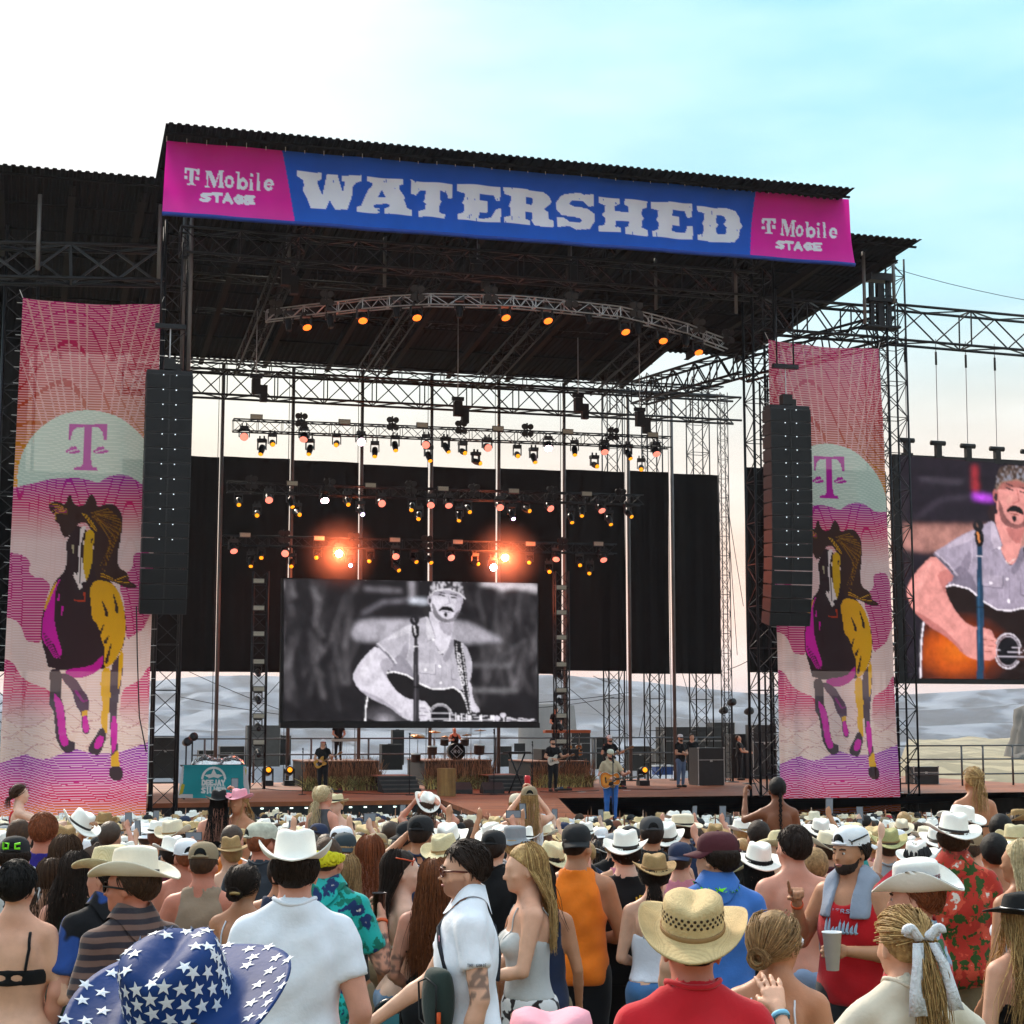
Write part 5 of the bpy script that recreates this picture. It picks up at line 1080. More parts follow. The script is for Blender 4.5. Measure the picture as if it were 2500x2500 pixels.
# ---- clothes: each returns a distance function
def garment(b, kind, loose=.014):
    def neckcut(P, d, r=.088, z=1.555, y=.03): return smax(d, -ellip(P, (0, y, z),(r, r * 1.15,.075)),.008)
    def sleeves(P, frac, g):
        d = None
        for q in 'LR':
            a, e, w, *_ = b.arm[q];ax = (e - a) / np.linalg.norm(e - a);end = a + (e - a) * frac
            x = rcone(P, a - ax * .005, a + (e - a) * (frac + .15),.060 * b.ar + g * .45,.053 * b.ar + g * 1.0);x = smax(x, ((P - end) @ ax),.006);d = x if d is None else np.minimum(d, x)
        return d
    def bag(P, z0, z1, k=1.0): return rcone(P, (0,-.005, z0),(0,-.005, z1),(.152 if not b.f else .145) * b.wt * k + loose * .7,(.148 if not b.f else .125) * b.wt + loose * .6, A3(1,.76,1))
    if kind in ('tee','polo','shirt'):
        hem = .86 if kind != 'shirt' else .84
        def fn(P):
            d = smin(b.torso(P, loose), bag(P, .88,1.25),.05);d = smin(d, sleeves(P, .60 if kind != 'shirt' else .74, loose + .004),.014);d = smax(d, hem + .012 * np.sin(P[:, 0] * 14) - P[:, 2],.008)
            d = neckcut(P, d, .080)
            return d
    elif kind == 'jacket':
        def fn(P):
            d = smin(b.torso(P, loose + .01), bag(P, .84,1.25),.05);d = smin(d, sleeves(P, .98, loose),.03);d = smin(d, b.arms(P, .018, part='f'),.01)
            return neckcut(P, smax(d, .82 - P[:, 2],.01),.082)
    elif kind in ('tank','muscle','vest'):
        ah = .092 if kind == 'tank' else (.075 if kind == 'vest' else .10)
        def fn(P):
            d = smin(b.torso(P, loose), bag(P, .87,1.22),.05);d = smax(d, .86 - P[:, 2],.008)
            for q in (-1,1): d = smax(d, -rcone(P, (q * (b.shx + .03),-.01,1.475 - .02 * (kind == 'muscle')),(q * (b.shx + .045),-.01,1.33 - .06 * (kind == 'muscle')), ah, ah * .8),.01)
            d = neckcut(P, d, .098,1.55);return smax(d, -ellip(P, (0,.1,1.47),(.075,.07,.09)),.01)
    elif kind in ('cami','tube','halter'):
        top_ = 1.315 if kind == 'cami' else 1.30
        def fn(P):
            d = smin(b.torso(P, loose * .6), bag(P, 1.0,1.2,.96),.04);d = smax(d, 1.0 - P[:, 2],.008);return smax(d, P[:, 2] - top_ - .03 * np.clip(P[:, 1] * 12,-1,1) - .02 * np.abs(P[:, 0]) * 5,.006)
    elif kind == 'bikini':
        def fn(P):
            d = b.torso(P, .007);c = np.maximum(1.225 - P[:, 2], P[:, 2] - 1.262 - .06 * (P[:, 1] > .03));return smax(d, c, .006)
    elif kind == 'bra':
        def fn(P):
            d = b.torso(P, .008);c = np.maximum(1.20 - P[:, 2], P[:, 2] - 1.285 - .05 * (P[:, 1] > .03));d = smax(d, c, .006)
            for x in (-.04,.04): d = smax(d, -ellip(P, (x, -.15,1.245),(.03,.08,.014)),.005)
            return d
    elif kind == 'dress':
        def fn(P):
            d = smin(b.torso(P, .012), rcone(P, (0,-.01,.55),(0,-.01,.95),.24,.16, A3(1,.8,1)),.05);return smax(smax(d, P[:, 2] - 1.235 - .1 * np.clip(P[:, 1] * 8,0,1),.006),.55 - P[:, 2],.01)
    elif kind in ('jeans','pants'):
        def fn(P):
            d = smin(b.torso(P, .005), b.legs(P, .012),.03);return smax(smax(d, P[:, 2] - 1.015,.006),(.07 if not b.sit else .5) - P[:, 2],.006)
    elif kind == 'shorts':
        def fn(P):
            d = smin(b.torso(P, .005), b.legs(P, .020, False),.03);return smax(smax(d, P[:, 2] - 1.005,.006),.58 - P[:, 2],.006)
    elif kind == 'skirt':
        def fn(P):
            d = smin(b.torso(P, .010), rcone(P, (0,-.015,.72),(0,-.015,.95),.20,.165, A3(1,.85,1)),.04);return smax(smax(d, P[:, 2] - 1.02,.006),.66 - P[:, 2],.006)
    elif kind == 'shoes':
        def fn(P): return smax(b.feet(P, .012), P[:, 2] - .16,.01)
    return fn
def folds(V, amp=.006, seed=0):
    x, y, z = V[:, 0], V[:, 1], V[:, 2]
    n = np.sin(z * 23 + 5 * x + 3 * np.sin(x * 9 + seed) + seed) * .5 + np.sin(x * 31 + z * 11 + seed * 2 + 2 * np.sin(z * 8)) * .35 + np.sin(z * 47 - x * 37 + y * 20 + seed) * .25
    r = np.stack([x, y * 1.3, np.zeros_like(z)],-1);r /= np.linalg.norm(r, axis=1)[:, None] + 1e-6
    return V + r * (n * amp)[:, None]
# ---- hair
def hair_cap(b, g=.014, nape=1.60, line=.035, hat=False):
    def fn(P):
        q = b.hq(P);d = ellip(q, (0,-.016,1.688),(.078 + g, .099 + g, .100 + g));d = d + .0035 * np.sin(q[:, 0] * 120 + 3 * np.sin(q[:, 2] * 40)) * np.sin(q[:, 1] * 90 + q[:, 2] * 60)
        d = smax(d, (q[:, 1] - line) * .75 - (q[:, 2] - 1.705) * .75,.012);d = smax(d, nape - q[:, 2] + np.clip(q[:, 1] + .03,0,1) * .9,.012);return smax(d, q[:, 2] - 1.718,.004) if hat else d
    return fn
def strands(b, n, ln, rng, spread=.05, r=.003, back=-.13, kind='long', wav=.012, side=0, hat=False, dens=2.2, arc=.72):
    "locks combed over the skull and falling;joined as one hair mesh"
    paths, pc, LV, LF, LC = [],[],[],[],[];HRm = b.HR;HC = b.HC;inv = lambda p: (HRm @ (p - HC)) + HC
    tie = A3(0,-.105,1.70) if kind == 'pony' else (A3(.0,-.10,1.625) if kind in ('bun','lowpony') else None)
    wav0 = wav;n = int(n * (dens if kind != 'braid' else 1))
    for i in range(n):
        P = [];ph = rng.uniform(0,6.3);wav = wav0 * rng.uniform(.2,1.2)
        if kind == 'long':
            a = rng.uniform(-math.pi * arc, math.pi * arc) - math.pi / 2;e0 = rng.uniform(.55,1.25) if not hat else rng.uniform(.05,.25);g = (.012 if not hat else .004) + rng.uniform(0,.012)
            for k in range(4):
                e = e0 - k * (e0 + .15) / 3;c = max(math.cos(e),.05);q = A3((.078 + g) * math.cos(a) * c, -.014 + (.099 + g) * math.sin(a) * c, 1.688 + (.1 + g) * math.sin(e));P.append(inv(q))
            p = P[-1].copy();L_ = ln * rng.uniform(.8,1.05);m = 6;sx = rng.uniform(-1,1) * spread * (1 if rng.random() < .93 else 2.2)
            yb = min(back * rng.uniform(.85,1.1),0) if math.sin(a) < .35 else rng.uniform(.02,.08)
            for k in range(1, m + 1):
                f = k / m;q = p + A3(sx * f + wav * math.sin(ph + f * 6),0,-L_ * f);q[1] = p[1] + (yb - p[1]) * min(1, f * 2.2) + wav * .6 * math.cos(ph + f * 8)
                if 1.30 < q[2] < 1.5 and abs(q[0]) < .2: q[1] = min(q[1],-.105) if yb < 0 else max(q[1],.11)
                P.append(q)
        elif kind in ('pony','bun','lowpony'):
            if i < n * .55:
                a = rng.uniform(0,2 * math.pi);e0 = rng.uniform(-.1,.9 if not hat else .2);g = .010 + rng.uniform(0,.008);c = math.cos(e0);q = A3((.078 + g) * math.cos(a) * c, -.014 + (.099 + g) * math.sin(a) * c, 1.688 + (.1 + g) * math.sin(e0))
                if q[1] > .05 and q[2] < 1.72: continue
                if q[2] < 1.635 and q[1] > -.05: q[2] = 1.65
                ctr = A3(0,-.014,1.688)
                for k in range(5):
                    f = k / 4;w_ = q * (1 - f) + tie * f - ctr;s_ = np.sqrt(((w_ / A3(.09 + g, .111 + g, .112 + g)) ** 2).sum());P.append(inv(ctr + w_ / max(s_, 1e-3) * (1 if f < .9 else 1.03)))
            elif kind == 'bun':
                t0 = rng.uniform(0,6.3);ax = rng.uniform(-1,1);rr = rng.uniform(.018,.045)
                for k in range(7): t = t0 + k * .75;P.append(inv(tie + A3(rr * math.cos(t) * 1.1,-.03 + ax * .018, rr * math.sin(t))))
            else:
                L_ = ln * rng.uniform(.8,1.05);o = inv(tie);oa = A3(rng.uniform(-.02,.02), rng.uniform(-.02,.02), rng.uniform(-.015,.015));sx = rng.uniform(-1,1) * spread
                for k in range(7): f = k / 6;P.append(o + oa * (1 + f) + A3(side * f + sx * math.sin(min(1, f * 1.6) * 1.6) + wav * math.sin(ph + 7 * f),-.05 * math.sin(min(1, f * 2) * 1.5) - .0 * f, .012 * math.sin(f * 3) - L_ * f ** 1.15))
        elif kind == 'short':
            a = rng.uniform(0,2 * math.pi);e0 = rng.uniform(-.35,1.45 if not hat else .2);g = .010;c = math.cos(e0);q = A3((.078 + g) * math.cos(a) * c, -.016 + (.099 + g) * math.sin(a) * c, 1.688 + (.1 + g) * math.sin(e0))
            if (q[1] - .03) - (q[2] - 1.705) > .0 or q[2] < 1.612 + max(0, q[1] + .03) * .9: continue
            nrm = (q - A3(0,-.016,1.688));nrm /= np.linalg.norm(nrm);dr = A3(rng.uniform(-.5,.5) + .3 * math.cos(a),-.5 + rng.uniform(-.4,.4),-.75 + .9 * (e0 > .9));dr = dr - nrm * (dr @ nrm);dr /= np.linalg.norm(dr) + 1e-6
            for k in range(4): f = k / 3;P.append(inv(q + dr * ln * f + nrm * (.001 + .007 * math.sin(f * 2.2) - .012 * f * f)))
        elif kind == 'braid':
            o = inv(A3(0,-.10,1.66));s_ = i / n * 6.28 * 3
            for k in range(14): f = k / 13;P.append(o + A3(.016 * math.sin(f * 34 + i * 2.09),-.03 + .012 * math.cos(f * 34 + i * 2.09),-ln * f))
        if len(P) > 2: paths.append(np.array(P));pc.append(rng.random())
    r0 = r if kind != 'braid' else .013
    for m in sorted({len(p) for p in paths}):  # all locks of one length at once
        A = np.stack([p for p in paths if len(p) == m]);c = np.array([q for q, p in zip(pc, paths) if len(p) == m]);d = np.gradient(A, axis=1);d /= np.linalg.norm(d, axis=2, keepdims=True) + 1e-9
        sx_ = np.cross(d, A3(.3,1,.2));sx_ /= np.linalg.norm(sx_, axis=2, keepdims=True) + 1e-9;sy_ = np.cross(sx_, d);rr = (r0 + (r * .35 - r0) * np.linspace(0,1, m))[None, :, None, None];t = np.arange(3) * math.pi * 2 / 3
        V = A[:, :, None] + rr * (sx_[:, :, None] * np.cos(t)[None, None, :, None] + sy_[:, :, None] * np.sin(t)[None, None, :, None]);N_ = len(A)
        base = (np.arange(N_) * m * 3)[:, None, None] + (np.arange(m - 1) * 3)[None, :, None] + np.arange(3)[None, None];nx_ = base - np.arange(3) + (np.arange(3) + 1) % 3;Fq = np.stack([base, nx_, nx_ + 3, base + 3],-1).reshape(-1,4)
        LV.append(V.reshape(-1,3));LF.append(Fq + sum(len(q) for q in LV[:-1]));LC.append(np.repeat(c, m * 3))
    return np.concatenate(LV), np.concatenate(LF), np.concatenate(LC)
# ---- hats
def low_hat(curl):
    "far-off hat: brim, crown and crease in a few faces"
    n = 10;R_ = [[(rx * math.cos(t), ry * math.sin(t), z + (curl * math.cos(t) ** 2 if k == 0 else 0) - (.02 * abs(math.sin(t)) if k == 3 else 0)) for t in (2 * math.pi * i / n for i in range(n))] for k, (rx, ry, z) in enumerate(((.15,.185,0),(.085,.106,0),(.078,.098,.09),(.05,.065,.112)))]
    return [q for r in R_ for q in r],[(j * n + i, j * n + (i + 1) % n, (j + 1) * n + (i + 1) % n, (j + 1) * n + i) for j in range(3) for i in range(n)] + [tuple(3 * n + i for i in range(n))]
def cowboy_hat(h=.118, brx=.155, bry=.185, curl=.075, crown=(.083,.104), dent=.03, droop=.012, nz_=44, pinch=.6, top=.8):
    "one skin: crown with a crease and a brim rolled up at the sides;returns verts, faces, band verts, faces"
    n = nz_;rings = [];cx, cy = crown
    def brim(f, th):
        x = (cx + (brx - cx) * f) * math.cos(th);y = (cy + (bry - cy) * f) * math.sin(th);c = abs(math.cos(th));z = curl * (f ** 1.8) * c ** 2.2 - droop * f * (1 - c) ** 1.0
        return Vector((x * (1 - .16 * f * f * c ** 3 * (curl / .075)), y, z))
    for f in (1,.9,.72,.5,.28,.1): rings.append([brim(f, 2 * math.pi * i / n) for i in range(n)])
    for k in range(1,12):
        t = k / 11;R_ = []
        if t <= .62: zz, q = t / .62 * h * .88,1 - (1 - top) * .75 * (t / .62) ** 1.5
        else: a = (t - .62) / .38;zz = h * (.88 + .12 * math.sin(min(1, a * 1.5) * math.pi / 2));q = (1 - (1 - top) * .75) * (1 - a ** 1.15)
        for i in range(n):
            th = 2 * math.pi * i / n;x = cx * q * math.cos(th);y = cy * q * math.sin(th);z = zz
            tt = max(0,(t - .35) / .65);z -= dent * tt * math.exp(-(x / (.030)) ** 2) * (1 if t > .45 else .5)
            if y > 0: x *= 1 - pinch * .38 * min(1, t * 1.3) * (y / cy) ** 1.5;z -= .012 * tt * (y / cy)
            if t > .6: z -= .010 * (y / cy) * (t - .6)
            R_.append(Vector((x, y, z)))
        rings.append(R_)
    V = [tuple(v) for r in rings for v in r];m = len(rings);Fs = [(j * n + i, j * n + (i + 1) % n, (j + 1) * n + (i + 1) % n, (j + 1) * n + i) for j in range(m - 1) for i in range(n)];Fs.append(tuple((m - 1) * n + i for i in range(n)))
  # underside of the brim a few millimetres below
    o = len(V)
    for r in rings[:6]: V += [(v.x * .998, v.y * .998, v.z - .006) for v in r]
    Fs += [(o + j * n + i, o + (j + 1) * n + i, o + (j + 1) * n + (i + 1) % n, o + j * n + (i + 1) % n) for j in range(5) for i in range(n)];Fs += [(i, o + i, o + (i + 1) % n, (i + 1) % n) for i in range(n)]
    B = [];
    for z, g in ((.004,.004),(.020,.0045),(.022,.001),(.002,.001)):
        for i in range(n): th = 2 * math.pi * i / n;q = 1 - (1 - top) * .75 * (z / h / .88) ** 1.5;x, y = (cx * q + g) * math.cos(th),(cy * q + g) * math.sin(th);x *= (1 - pinch * .38 * min(1, z / h / .88 * .62 * 1.3) * max(0, y / cy) ** 1.5);B.append((x, y, z))
    BF = [(j * n + i, j * n + (i + 1) % n, ((j + 1) % 4) * n + (i + 1) % n, ((j + 1) % 4) * n + i) for j in range(4) for i in range(n)]
    return V, Fs, B, BF
def cap_parts(low=False):
    n = 28;V = [];Fs = [];prof = [(1,0),(1.0,.25),(.97,.45),(.9,.64),(.76,.81),(.55,.93),(.28,.985),(.05,1)]
    for q, z in prof:
        for i in range(n): th = 2 * math.pi * i / n;k = 1 + .012 * math.cos(th * 6);V.append((.089 * q * k * math.cos(th),.109 * q * k * math.sin(th),.106 * z + (.012 * max(0, math.sin(th)) * (1 - z))))
    Fs = [(j * n + i, j * n + (i + 1) % n, (j + 1) * n + (i + 1) % n, (j + 1) * n + i) for j in range(len(prof) - 1) for i in range(n)];Fs.append(tuple((len(prof) - 1) * n + i for i in range(n)))
    bl = MB();m = 14;P = []
    for lay in (0,-.005):
        for j in range(6):
            f = j / 5
            for i in range(m): a = -1.12 + 2.24 * i / (m - 1);x = (.087 + .004 * f) * math.sin(a) * (1 - .08 * f);y = .100 * math.cos(a) + f * .078 * (math.cos(a * .85)) ** .6;P.append((x, y, .012 - .022 * f - .55 * x * x * 10 * .3 * (.4 + f) + lay))
    k = 6 * m;fs = [(j * m + i, j * m + i + 1,(j + 1) * m + i + 1,(j + 1) * m + i) for j in range(5) for i in range(m - 1)];fs += [tuple(q + k for q in f[::-1]) for f in fs]
    bd = [j * m for j in range(6)] + [5 * m + i for i in range(1, m)] + [j * m + m - 1 for j in range(4,-1,-1)]
    fs += [(bd[i], bd[i + 1], bd[i + 1] + k, bd[i] + k) for i in range(len(bd) - 1)];bl.add(P, fs, True)
    btn = MB().lathe([(.008,.104),(.006,.110),(0,.111)],(0,0,0),8);strap = MB()
    ar = []
    for i in range(11): a = math.pi * i / 10;ar.append((.038 * math.cos(a),.046 * math.sin(a)))
    op = MB();pts = [(x, -.1105 * math.sqrt(max(0,1 - (x / .093) ** 2)) * (1 - .10 * (z / .06) ** 2) - .001, z + .016) for x, z in ar];op.add(pts + [(0,-.1115,.034)],[(i, i + 1,11) for i in range(10)] + [(10,0,11)])
    strap.tube([(x, -.1105 * math.sqrt(max(0,1 - (x / .093) ** 2)) - .002,.010) for x in np.linspace(-.05,.05,9)],.007,5)
    return (V, Fs), bl, btn, strap, op
# == assembling people
M_skin = M('skin', None, .5,0,.12,14,.08,140, attr='tone', spec=.35)
SK = dict(light='d6a488', pink='cf937c', tan='b5805f', brown='7d4d33', pale='dcb39c', red='c07a62')
def cm(name, col, **k): return M('cloth_' + name, col, k.pop('rough', .85),0, k.pop('var', .1), k.pop('vs', 9), k.pop('bump', .12), k.pop('bs', 55), sheen=.15, spec=.2, **k)
HCOL = {}
def hm(name, col, col2=None):
    m = M('hair_' + name, col, .6,0,.3,60,.3,160, attr='tone', spec=.22);c = np.array(lin(col));HCOL[m.name] = (c, np.array(lin(col2)) if col2 else c * .55);return m
def hair_tone(mat, t): a, b = HCOL[mat.name];t = np.asarray(t)[:, None];return a * (1 - t) + b * t
def cap_tone(mat, v): a = np.arctan2(v[:, 0], v[:, 1] + .02);return hair_tone(mat, np.clip(.5 + .35 * np.sin(a * 37 + 6 * np.sin(v[:, 2] * 20)) + .25 * np.sin(a * 83 + v[:, 2] * 30),0,1))
H_blk, H_dk, H_br, H_aub, H_bl, H_wb, H_db, H_gr = hm('black','15100f'), hm('dark_brown','2b1c14'), hm('brown','4a3220','38251a'), hm('auburn','7a4322','55301c'), hm('blonde','c8a46c','8a673e'), hm('white_blonde','dccaa4','b89f74'), hm('dark_blonde','7a5c3c','a8845a'), hm('ginger','8a4a2a','6e3a22')
M_felt = M('white_felt_hat','ebe7df', .8,0,.05,12,.12,60);M_felt2 = M('cream_felt_hat','d9cdb4', .8,0,.08,12,.12,60)
M_straw = M('straw_hat','d0b684', .8,0,.14,20,.3,120, kind='weave', col2='b0946a', scale=140);M_straw2 = M('tan_straw_hat','a98a5e', .85,0,.15,20,.3,90, kind='weave', col2='85693f', scale=95);M_straw3 = M('pale_straw_hat','d8cba6', .8,0,.1,20,.3,90, kind='weave', col2='b8a87e', scale=95)
M_band = M('hat_band','221c1c', .7);M_band2 = M('hat_band_tan','8c6a42', .8);M_bhat = M('black_felt_hat','121113', .8,0,.2,12,.1,60);M_phat = M('pink_felt_hat','e39aa8', .85,0,.08,8,.12,60)
M_capw, M_capb, M_capm, M_capk, M_capr, M_capg, M_capn = (M('cap_' + n, c, .85,0,.08,12,.15,50) for n, c in (('white','e4e4e8'),('black','19191c'),('maroon','4a1822'),('khaki','8c7a60'),('red','b0202c'),('grey','8a8d92'),('navy','222c48')))
M_shoe = M('shoe_leather','2c2622', .6)
CAPP = cap_parts()
HATC = {}
def hat_mesh(key, **kw):
    if key not in HATC:
        V, Fs, B, BF = cowboy_hat(**kw);HATC[key] = (mesh_np('hat', V, Fs), mesh_np('band', B, BF))
    return HATC[key]
def with_mat(name, me, mat, parent, loc=None, rot=None):
    "object that shares mesh data and carries its own material"
    o = bpy.data.objects.new(name, me);COL.objects.link(o)
    if not len(me.materials): me.materials.append(mat)
    o.material_slots[0].link = 'OBJECT';o.material_slots[0].material = mat;o.parent = parent
    if loc is not None: o.location = loc
    if rot is not None: o.rotation_euler = rot
    return o
CAPM = None
def put_hat(b, root, spec):
    global CAPM
    kind = spec[0];hy = b.hy if b else 0;hp = b.hp if b else 0
    m = (RZ(hy) @ RX(hp)) if b else Matrix.Identity(3);c = Vector((0,-.012,1.715 if kind == 'cowboy' else 1.698));hc = Vector(b.HC) if b else Vector((0,-.01,1.55))
    tp, tr, ty = spec[4] if len(spec) > 4 and spec[4] else (0,0,0)
    pos = hc + m @ (c - hc);rot = (m @ RZ(ty) @ RX(tp) @ RY(tr)).to_euler()
    if kind == 'cowboy':
        _, mat, bmat, kw = spec[:4];kw = kw or {}
        me, bd = hat_mesh(tuple(sorted(kw.items())), **kw);o = with_mat('hat', me, mat, root, pos, rot)
        if bmat: with_mat('hat_band', bd, bmat, o)
        return o
    if CAPM is None:
        (V, Fs), bl, btn, st_, op = CAPP;CAPM = (mesh_np('cap', V, Fs), bl.mesh('bill'), btn.mesh('button'), st_.mesh('strap'), op.mesh('opening'))
    _, mat, bill, back = spec[:4];rot = (m @ RX(tp - .04 if not back else tp + .06) @ RZ(math.pi if back else 0) @ RZ(ty)).to_euler()
    o = with_mat('cap', CAPM[0], mat, root, pos, rot);with_mat('bill', CAPM[1], bill or mat, o);with_mat('button', CAPM[2], bill or mat, o);with_mat('strap', CAPM[3], mat, o);with_mat('opening', CAPM[4], spec[5] if len(spec) > 5 else H_dk, o)
    return o
def march(fn, o, d, off=.004, n=60):
    p = np.array(o, np.float32);d = np.array(d, np.float32);d /= np.linalg.norm(d)
    for _ in range(n):
        s = float(fn(p[None])[0]) - off
        if s < .0008: break
        p = p + d * min(s * .8,.08)
    return p
def ribbon(fn, xz, r, y0=-.6, dy=1, n=10, off=.003, flat=None):
    "tube laid on a surface along points seen from behind (y0=-.6) or in front"
    pts = []
    for i in range(len(xz) - 1):
        k = max(2, int(np.hypot(xz[i + 1][0] - xz[i][0], xz[i + 1][1] - xz[i][1]) / .015) + 1)
        for j in range(k): f = j / k;pts.append((xz[i][0] * (1 - f) + xz[i + 1][0] * f, xz[i][1] * (1 - f) + xz[i + 1][1] * f))
    pts.append(xz[-1]);P = np.array([(x, y0, z) for x, z in pts], np.float32);D_ = A3(0, dy, 0)
    for _ in range(26): P = P + D_ * np.clip((fn(P) - off) * .85,-.01,.1)[:, None]
    return MB().tube(P, r, 5)
def lettering(fn, txt, x0, z0, w, h, r, y0=-.6, dy=1, gap=.25):
    "letters as raised strokes laid on cloth;seen from behind x runs left to right"
    mb = MB();n = len(txt);cw = w / (n + gap * (n - 1));sx = 1 if dy > 0 else -1
    for i, ch in enumerate(txt):
        bx = i * cw * (1 + gap)
        for P in GL[ch]:
            q = ribbon(fn, [(x0 + sx * (bx + a * cw), z0 - b_ * h) for a, b_ in P], r, y0, dy);mb.add(q.v, q.f, True)
    return mb
PEOPLE = []
def place(x, y, s, lift=0):
    d = F / s;r = ray(x, y);t = d / (r.y * cP + r.z * sP) ;p = Vector((0,0, CZ)) + r * t;g = ground(p.y)
    return p, g
def person(label, x, y, s, yaw=0, sex='m', skin='light', top=None, bottom=('jeans', None), hair=None, hat=None, arms=None, head=(0,0), wt=1.0, h=.0148, fine=True, sit=False, loose=.014, lift=None, shoes=True, tattoo=(), face=None, extra=None, group=None, sh=None, wpos=None, H=None, hands=True, hh=.0072):
    b = Body(sex, wt, arms, head, sit, sh)
    if wpos is None:
        p, g = place(x, y, s)
        H_ = p.z - g
        if lift is not None: g = p.z - lift;H_ = lift  # carried on someone's shoulders: height of the figure itself
        loc = (p.x, p.y, g)
    else: loc, H_ = wpos, H
    PEOPLE.append((label[:30], round(H_, 2)))
    root = thing('person', label,'person', loc, yaw, group);k = H_ / 1.78;root.scale = (k, k, k)
    lo, hi = b.bounds();zc = .90 if not sit else .0;parts = []  # finer above the hips than below
    for l2, h2, hv, cut in ((A3(lo[0], lo[1], zc), hi, h, lambda P, d: np.maximum(d, zc - P[:, 2])),(lo, A3(.3,.3, zc + .05), h * 2.2, lambda P, d: np.maximum(d, P[:, 2] - zc - .03))):
        if hv > h and (sit or h > .02): continue
        if h > .02: l2, cut = lo, (lambda P, d: d)
        bv, bf_ = grow(lambda P: cut(P, b.skin(P, fine)), l2, h2, hv);parts.append((relax(bv, bf_, 1,.4), bf_))
    if hands:
        for q in 'LR':
            if b.arm[q][3] != 'none': parts.append(hand_mesh(b, q, hh if arms and q in arms else .014))
    V, Fc = joinVF(parts);tone = np.tile(np.array(lin(SK.get(skin, skin))),(len(V),1))
    red = np.exp(-(((V - A3(0,0,1.5)) / A3(.3,.3,.12)) ** 2).sum(1));tone *= (1 - .10 * red[:, None] * np.array((0,1,1)))  # sun-reddened neck and shoulders
    if face and 'stubble' in face:
        q = b.hq(V.astype(np.float32));m = (q[:, 2] < 1.625 - (q[:, 1] - .05) * .2) & (q[:, 2] > 1.555) & (q[:, 1] > .0);tone[m] *= np.array((.62,.56,.54))
    for (c, rad, seed) in tattoo:
        q = V - A3(*c);m = (np.sqrt((q * q).sum(1)) < rad) & (np.sin(q[:, 0] * 140 + seed) + np.sin(q[:, 1] * 120 + q[:, 2] * 90) + np.sin(q[:, 2] * 150 + seed * 2) > .2);tone[m] = tone[m] * .35 + np.array((.03,.035,.04)) * .65
    link('body', mesh_np('body', V, Fc, True, tone,'tone'), M_skin, root)
    sd = len(PEOPLE)
    def wear(name, kind, mat, lo2, hi2, amp=.006, hv=None, lo_=loose):
        fn = garment(b, kind, lo_);v, f = grow(fn, lo2, hi2, hv or h * 1.15)
        if len(v): v = folds(relax(v, f, 2), amp, sd * 1.7);link(name, mesh_np(name, v, f), mat, root)
        return fn
    fnT = None
    if top: fnT = wear({'tee': 'shirt','polo': 'polo_shirt','shirt': 'shirt','jacket': 'jacket','tank': 'tank_top','muscle': 'tank_top','vest': 'vest','cami': 'camisole','tube': 'top','halter': 'top','bikini': 'bikini_top','bra': 'bra_top','dress': 'dress'}[top[0]], top[0], top[1], np.minimum(lo, [-.34,-.26,.5]), np.maximum(hi, [.34,.28,1.62]),.009 if top[0] in ('tee','shirt','polo','jacket','tank','muscle') else .002)
    if top and top[0] in ('tee','shirt','polo','jacket') and h < .02:
        A_ = np.linspace(0,2 * math.pi, 37);ring = lambda k_: np.stack([.080 * k_ * np.cos(A_),-.008 + .086 * k_ * np.sin(A_), np.full(37,1.68)],-1).astype(np.float32)
        def drop_(Q, o_):
            for _ in range(24): Q = Q - A3(0,0,1) * np.clip((b.torso(Q, loose) - o_) * .8,-.01,.06)[:, None]
            return Q
        if top[0] == 'tee': MB().tube(drop_(ring(1.0),.002),.0085,6).build('collar', top[1], root)
        else:
            r1, r2 = drop_(ring(1.02),.004), drop_(ring(1.42 if top[0] == 'shirt' else 1.3),.010);r0 = r1 * A3(.86,.86,1);r0[:, 2] = r1[:, 2] + .036 - .02 * np.clip(np.sin(A_),0,1);rm = r0 * A3(1.06,1.06,1) + A3(0,0,.004)
            vv = np.concatenate([r1, r0, rm, r2]);link('collar', mesh_np('collar', vv, [(j * 37 + i, j * 37 + i + 1,(j + 1) * 37 + i + 1,(j + 1) * 37 + i) for j in range(3) for i in range(36)]), top[1], root)
    if bottom and not (top and top[0] == 'dress'): wear({'jeans': 'jeans','pants': 'trousers','shorts': 'shorts','skirt': 'skirt'}[bottom[0]], bottom[0], bottom[1] or cm('denim','2d4468'),(-.3,-.28,.0),(.3,.58 if sit else .28,1.1),.004, max(h, .026))
    if shoes: wear('shoes','shoes', M_shoe, (-.25,-.2,-.02),(.25,.7 if sit else .3,.7 if sit else .2),0,.032)
    rng = random.Random(sd)
    if hair:
        kind, mat, ln = (list(hair) + [.4])[:3];ns = hair[3] if len(hair) > 3 else 150
        v, f = grow(hair_cap(b, *((.013,1.60,.03) if kind == 'short' else (.009,1.61,.035)) if kind != 'buzz' else (.004,1.615,.025), bool(hat)), A3(*b.HC) - .28, A3(*b.HC) + .34, max(.013, h * .8));ho = link('hair', mesh_np('hair', v, f, True, cap_tone(mat, v),'tone'), mat, root)
        if kind == 'short' and h < .016: lv, lf, lc = strands(b, 200,.045, rng, r=.0042, kind='short', hat=bool(hat));link('locks', mesh_np('locks', lv, lf, True, hair_tone(mat, lc),'tone'), mat, root)
        if kind not in ('short','buzz'):
            kw = dict(spread=.05, wav=.012);kw.update(hair[4] if len(hair) > 4 else {})
            lv, lf, lc = strands(b, ns, ln, rng, kind=kind, hat=bool(hat), dens=2.2 if h < .016 else 1.3, arc=.72 if face is None else .54, **kw);link('locks', mesh_np('locks', lv, lf, True, hair_tone(mat, lc),'tone'), mat, root)
    if hat: put_hat(b, root, hat)
    root['_k'] = k
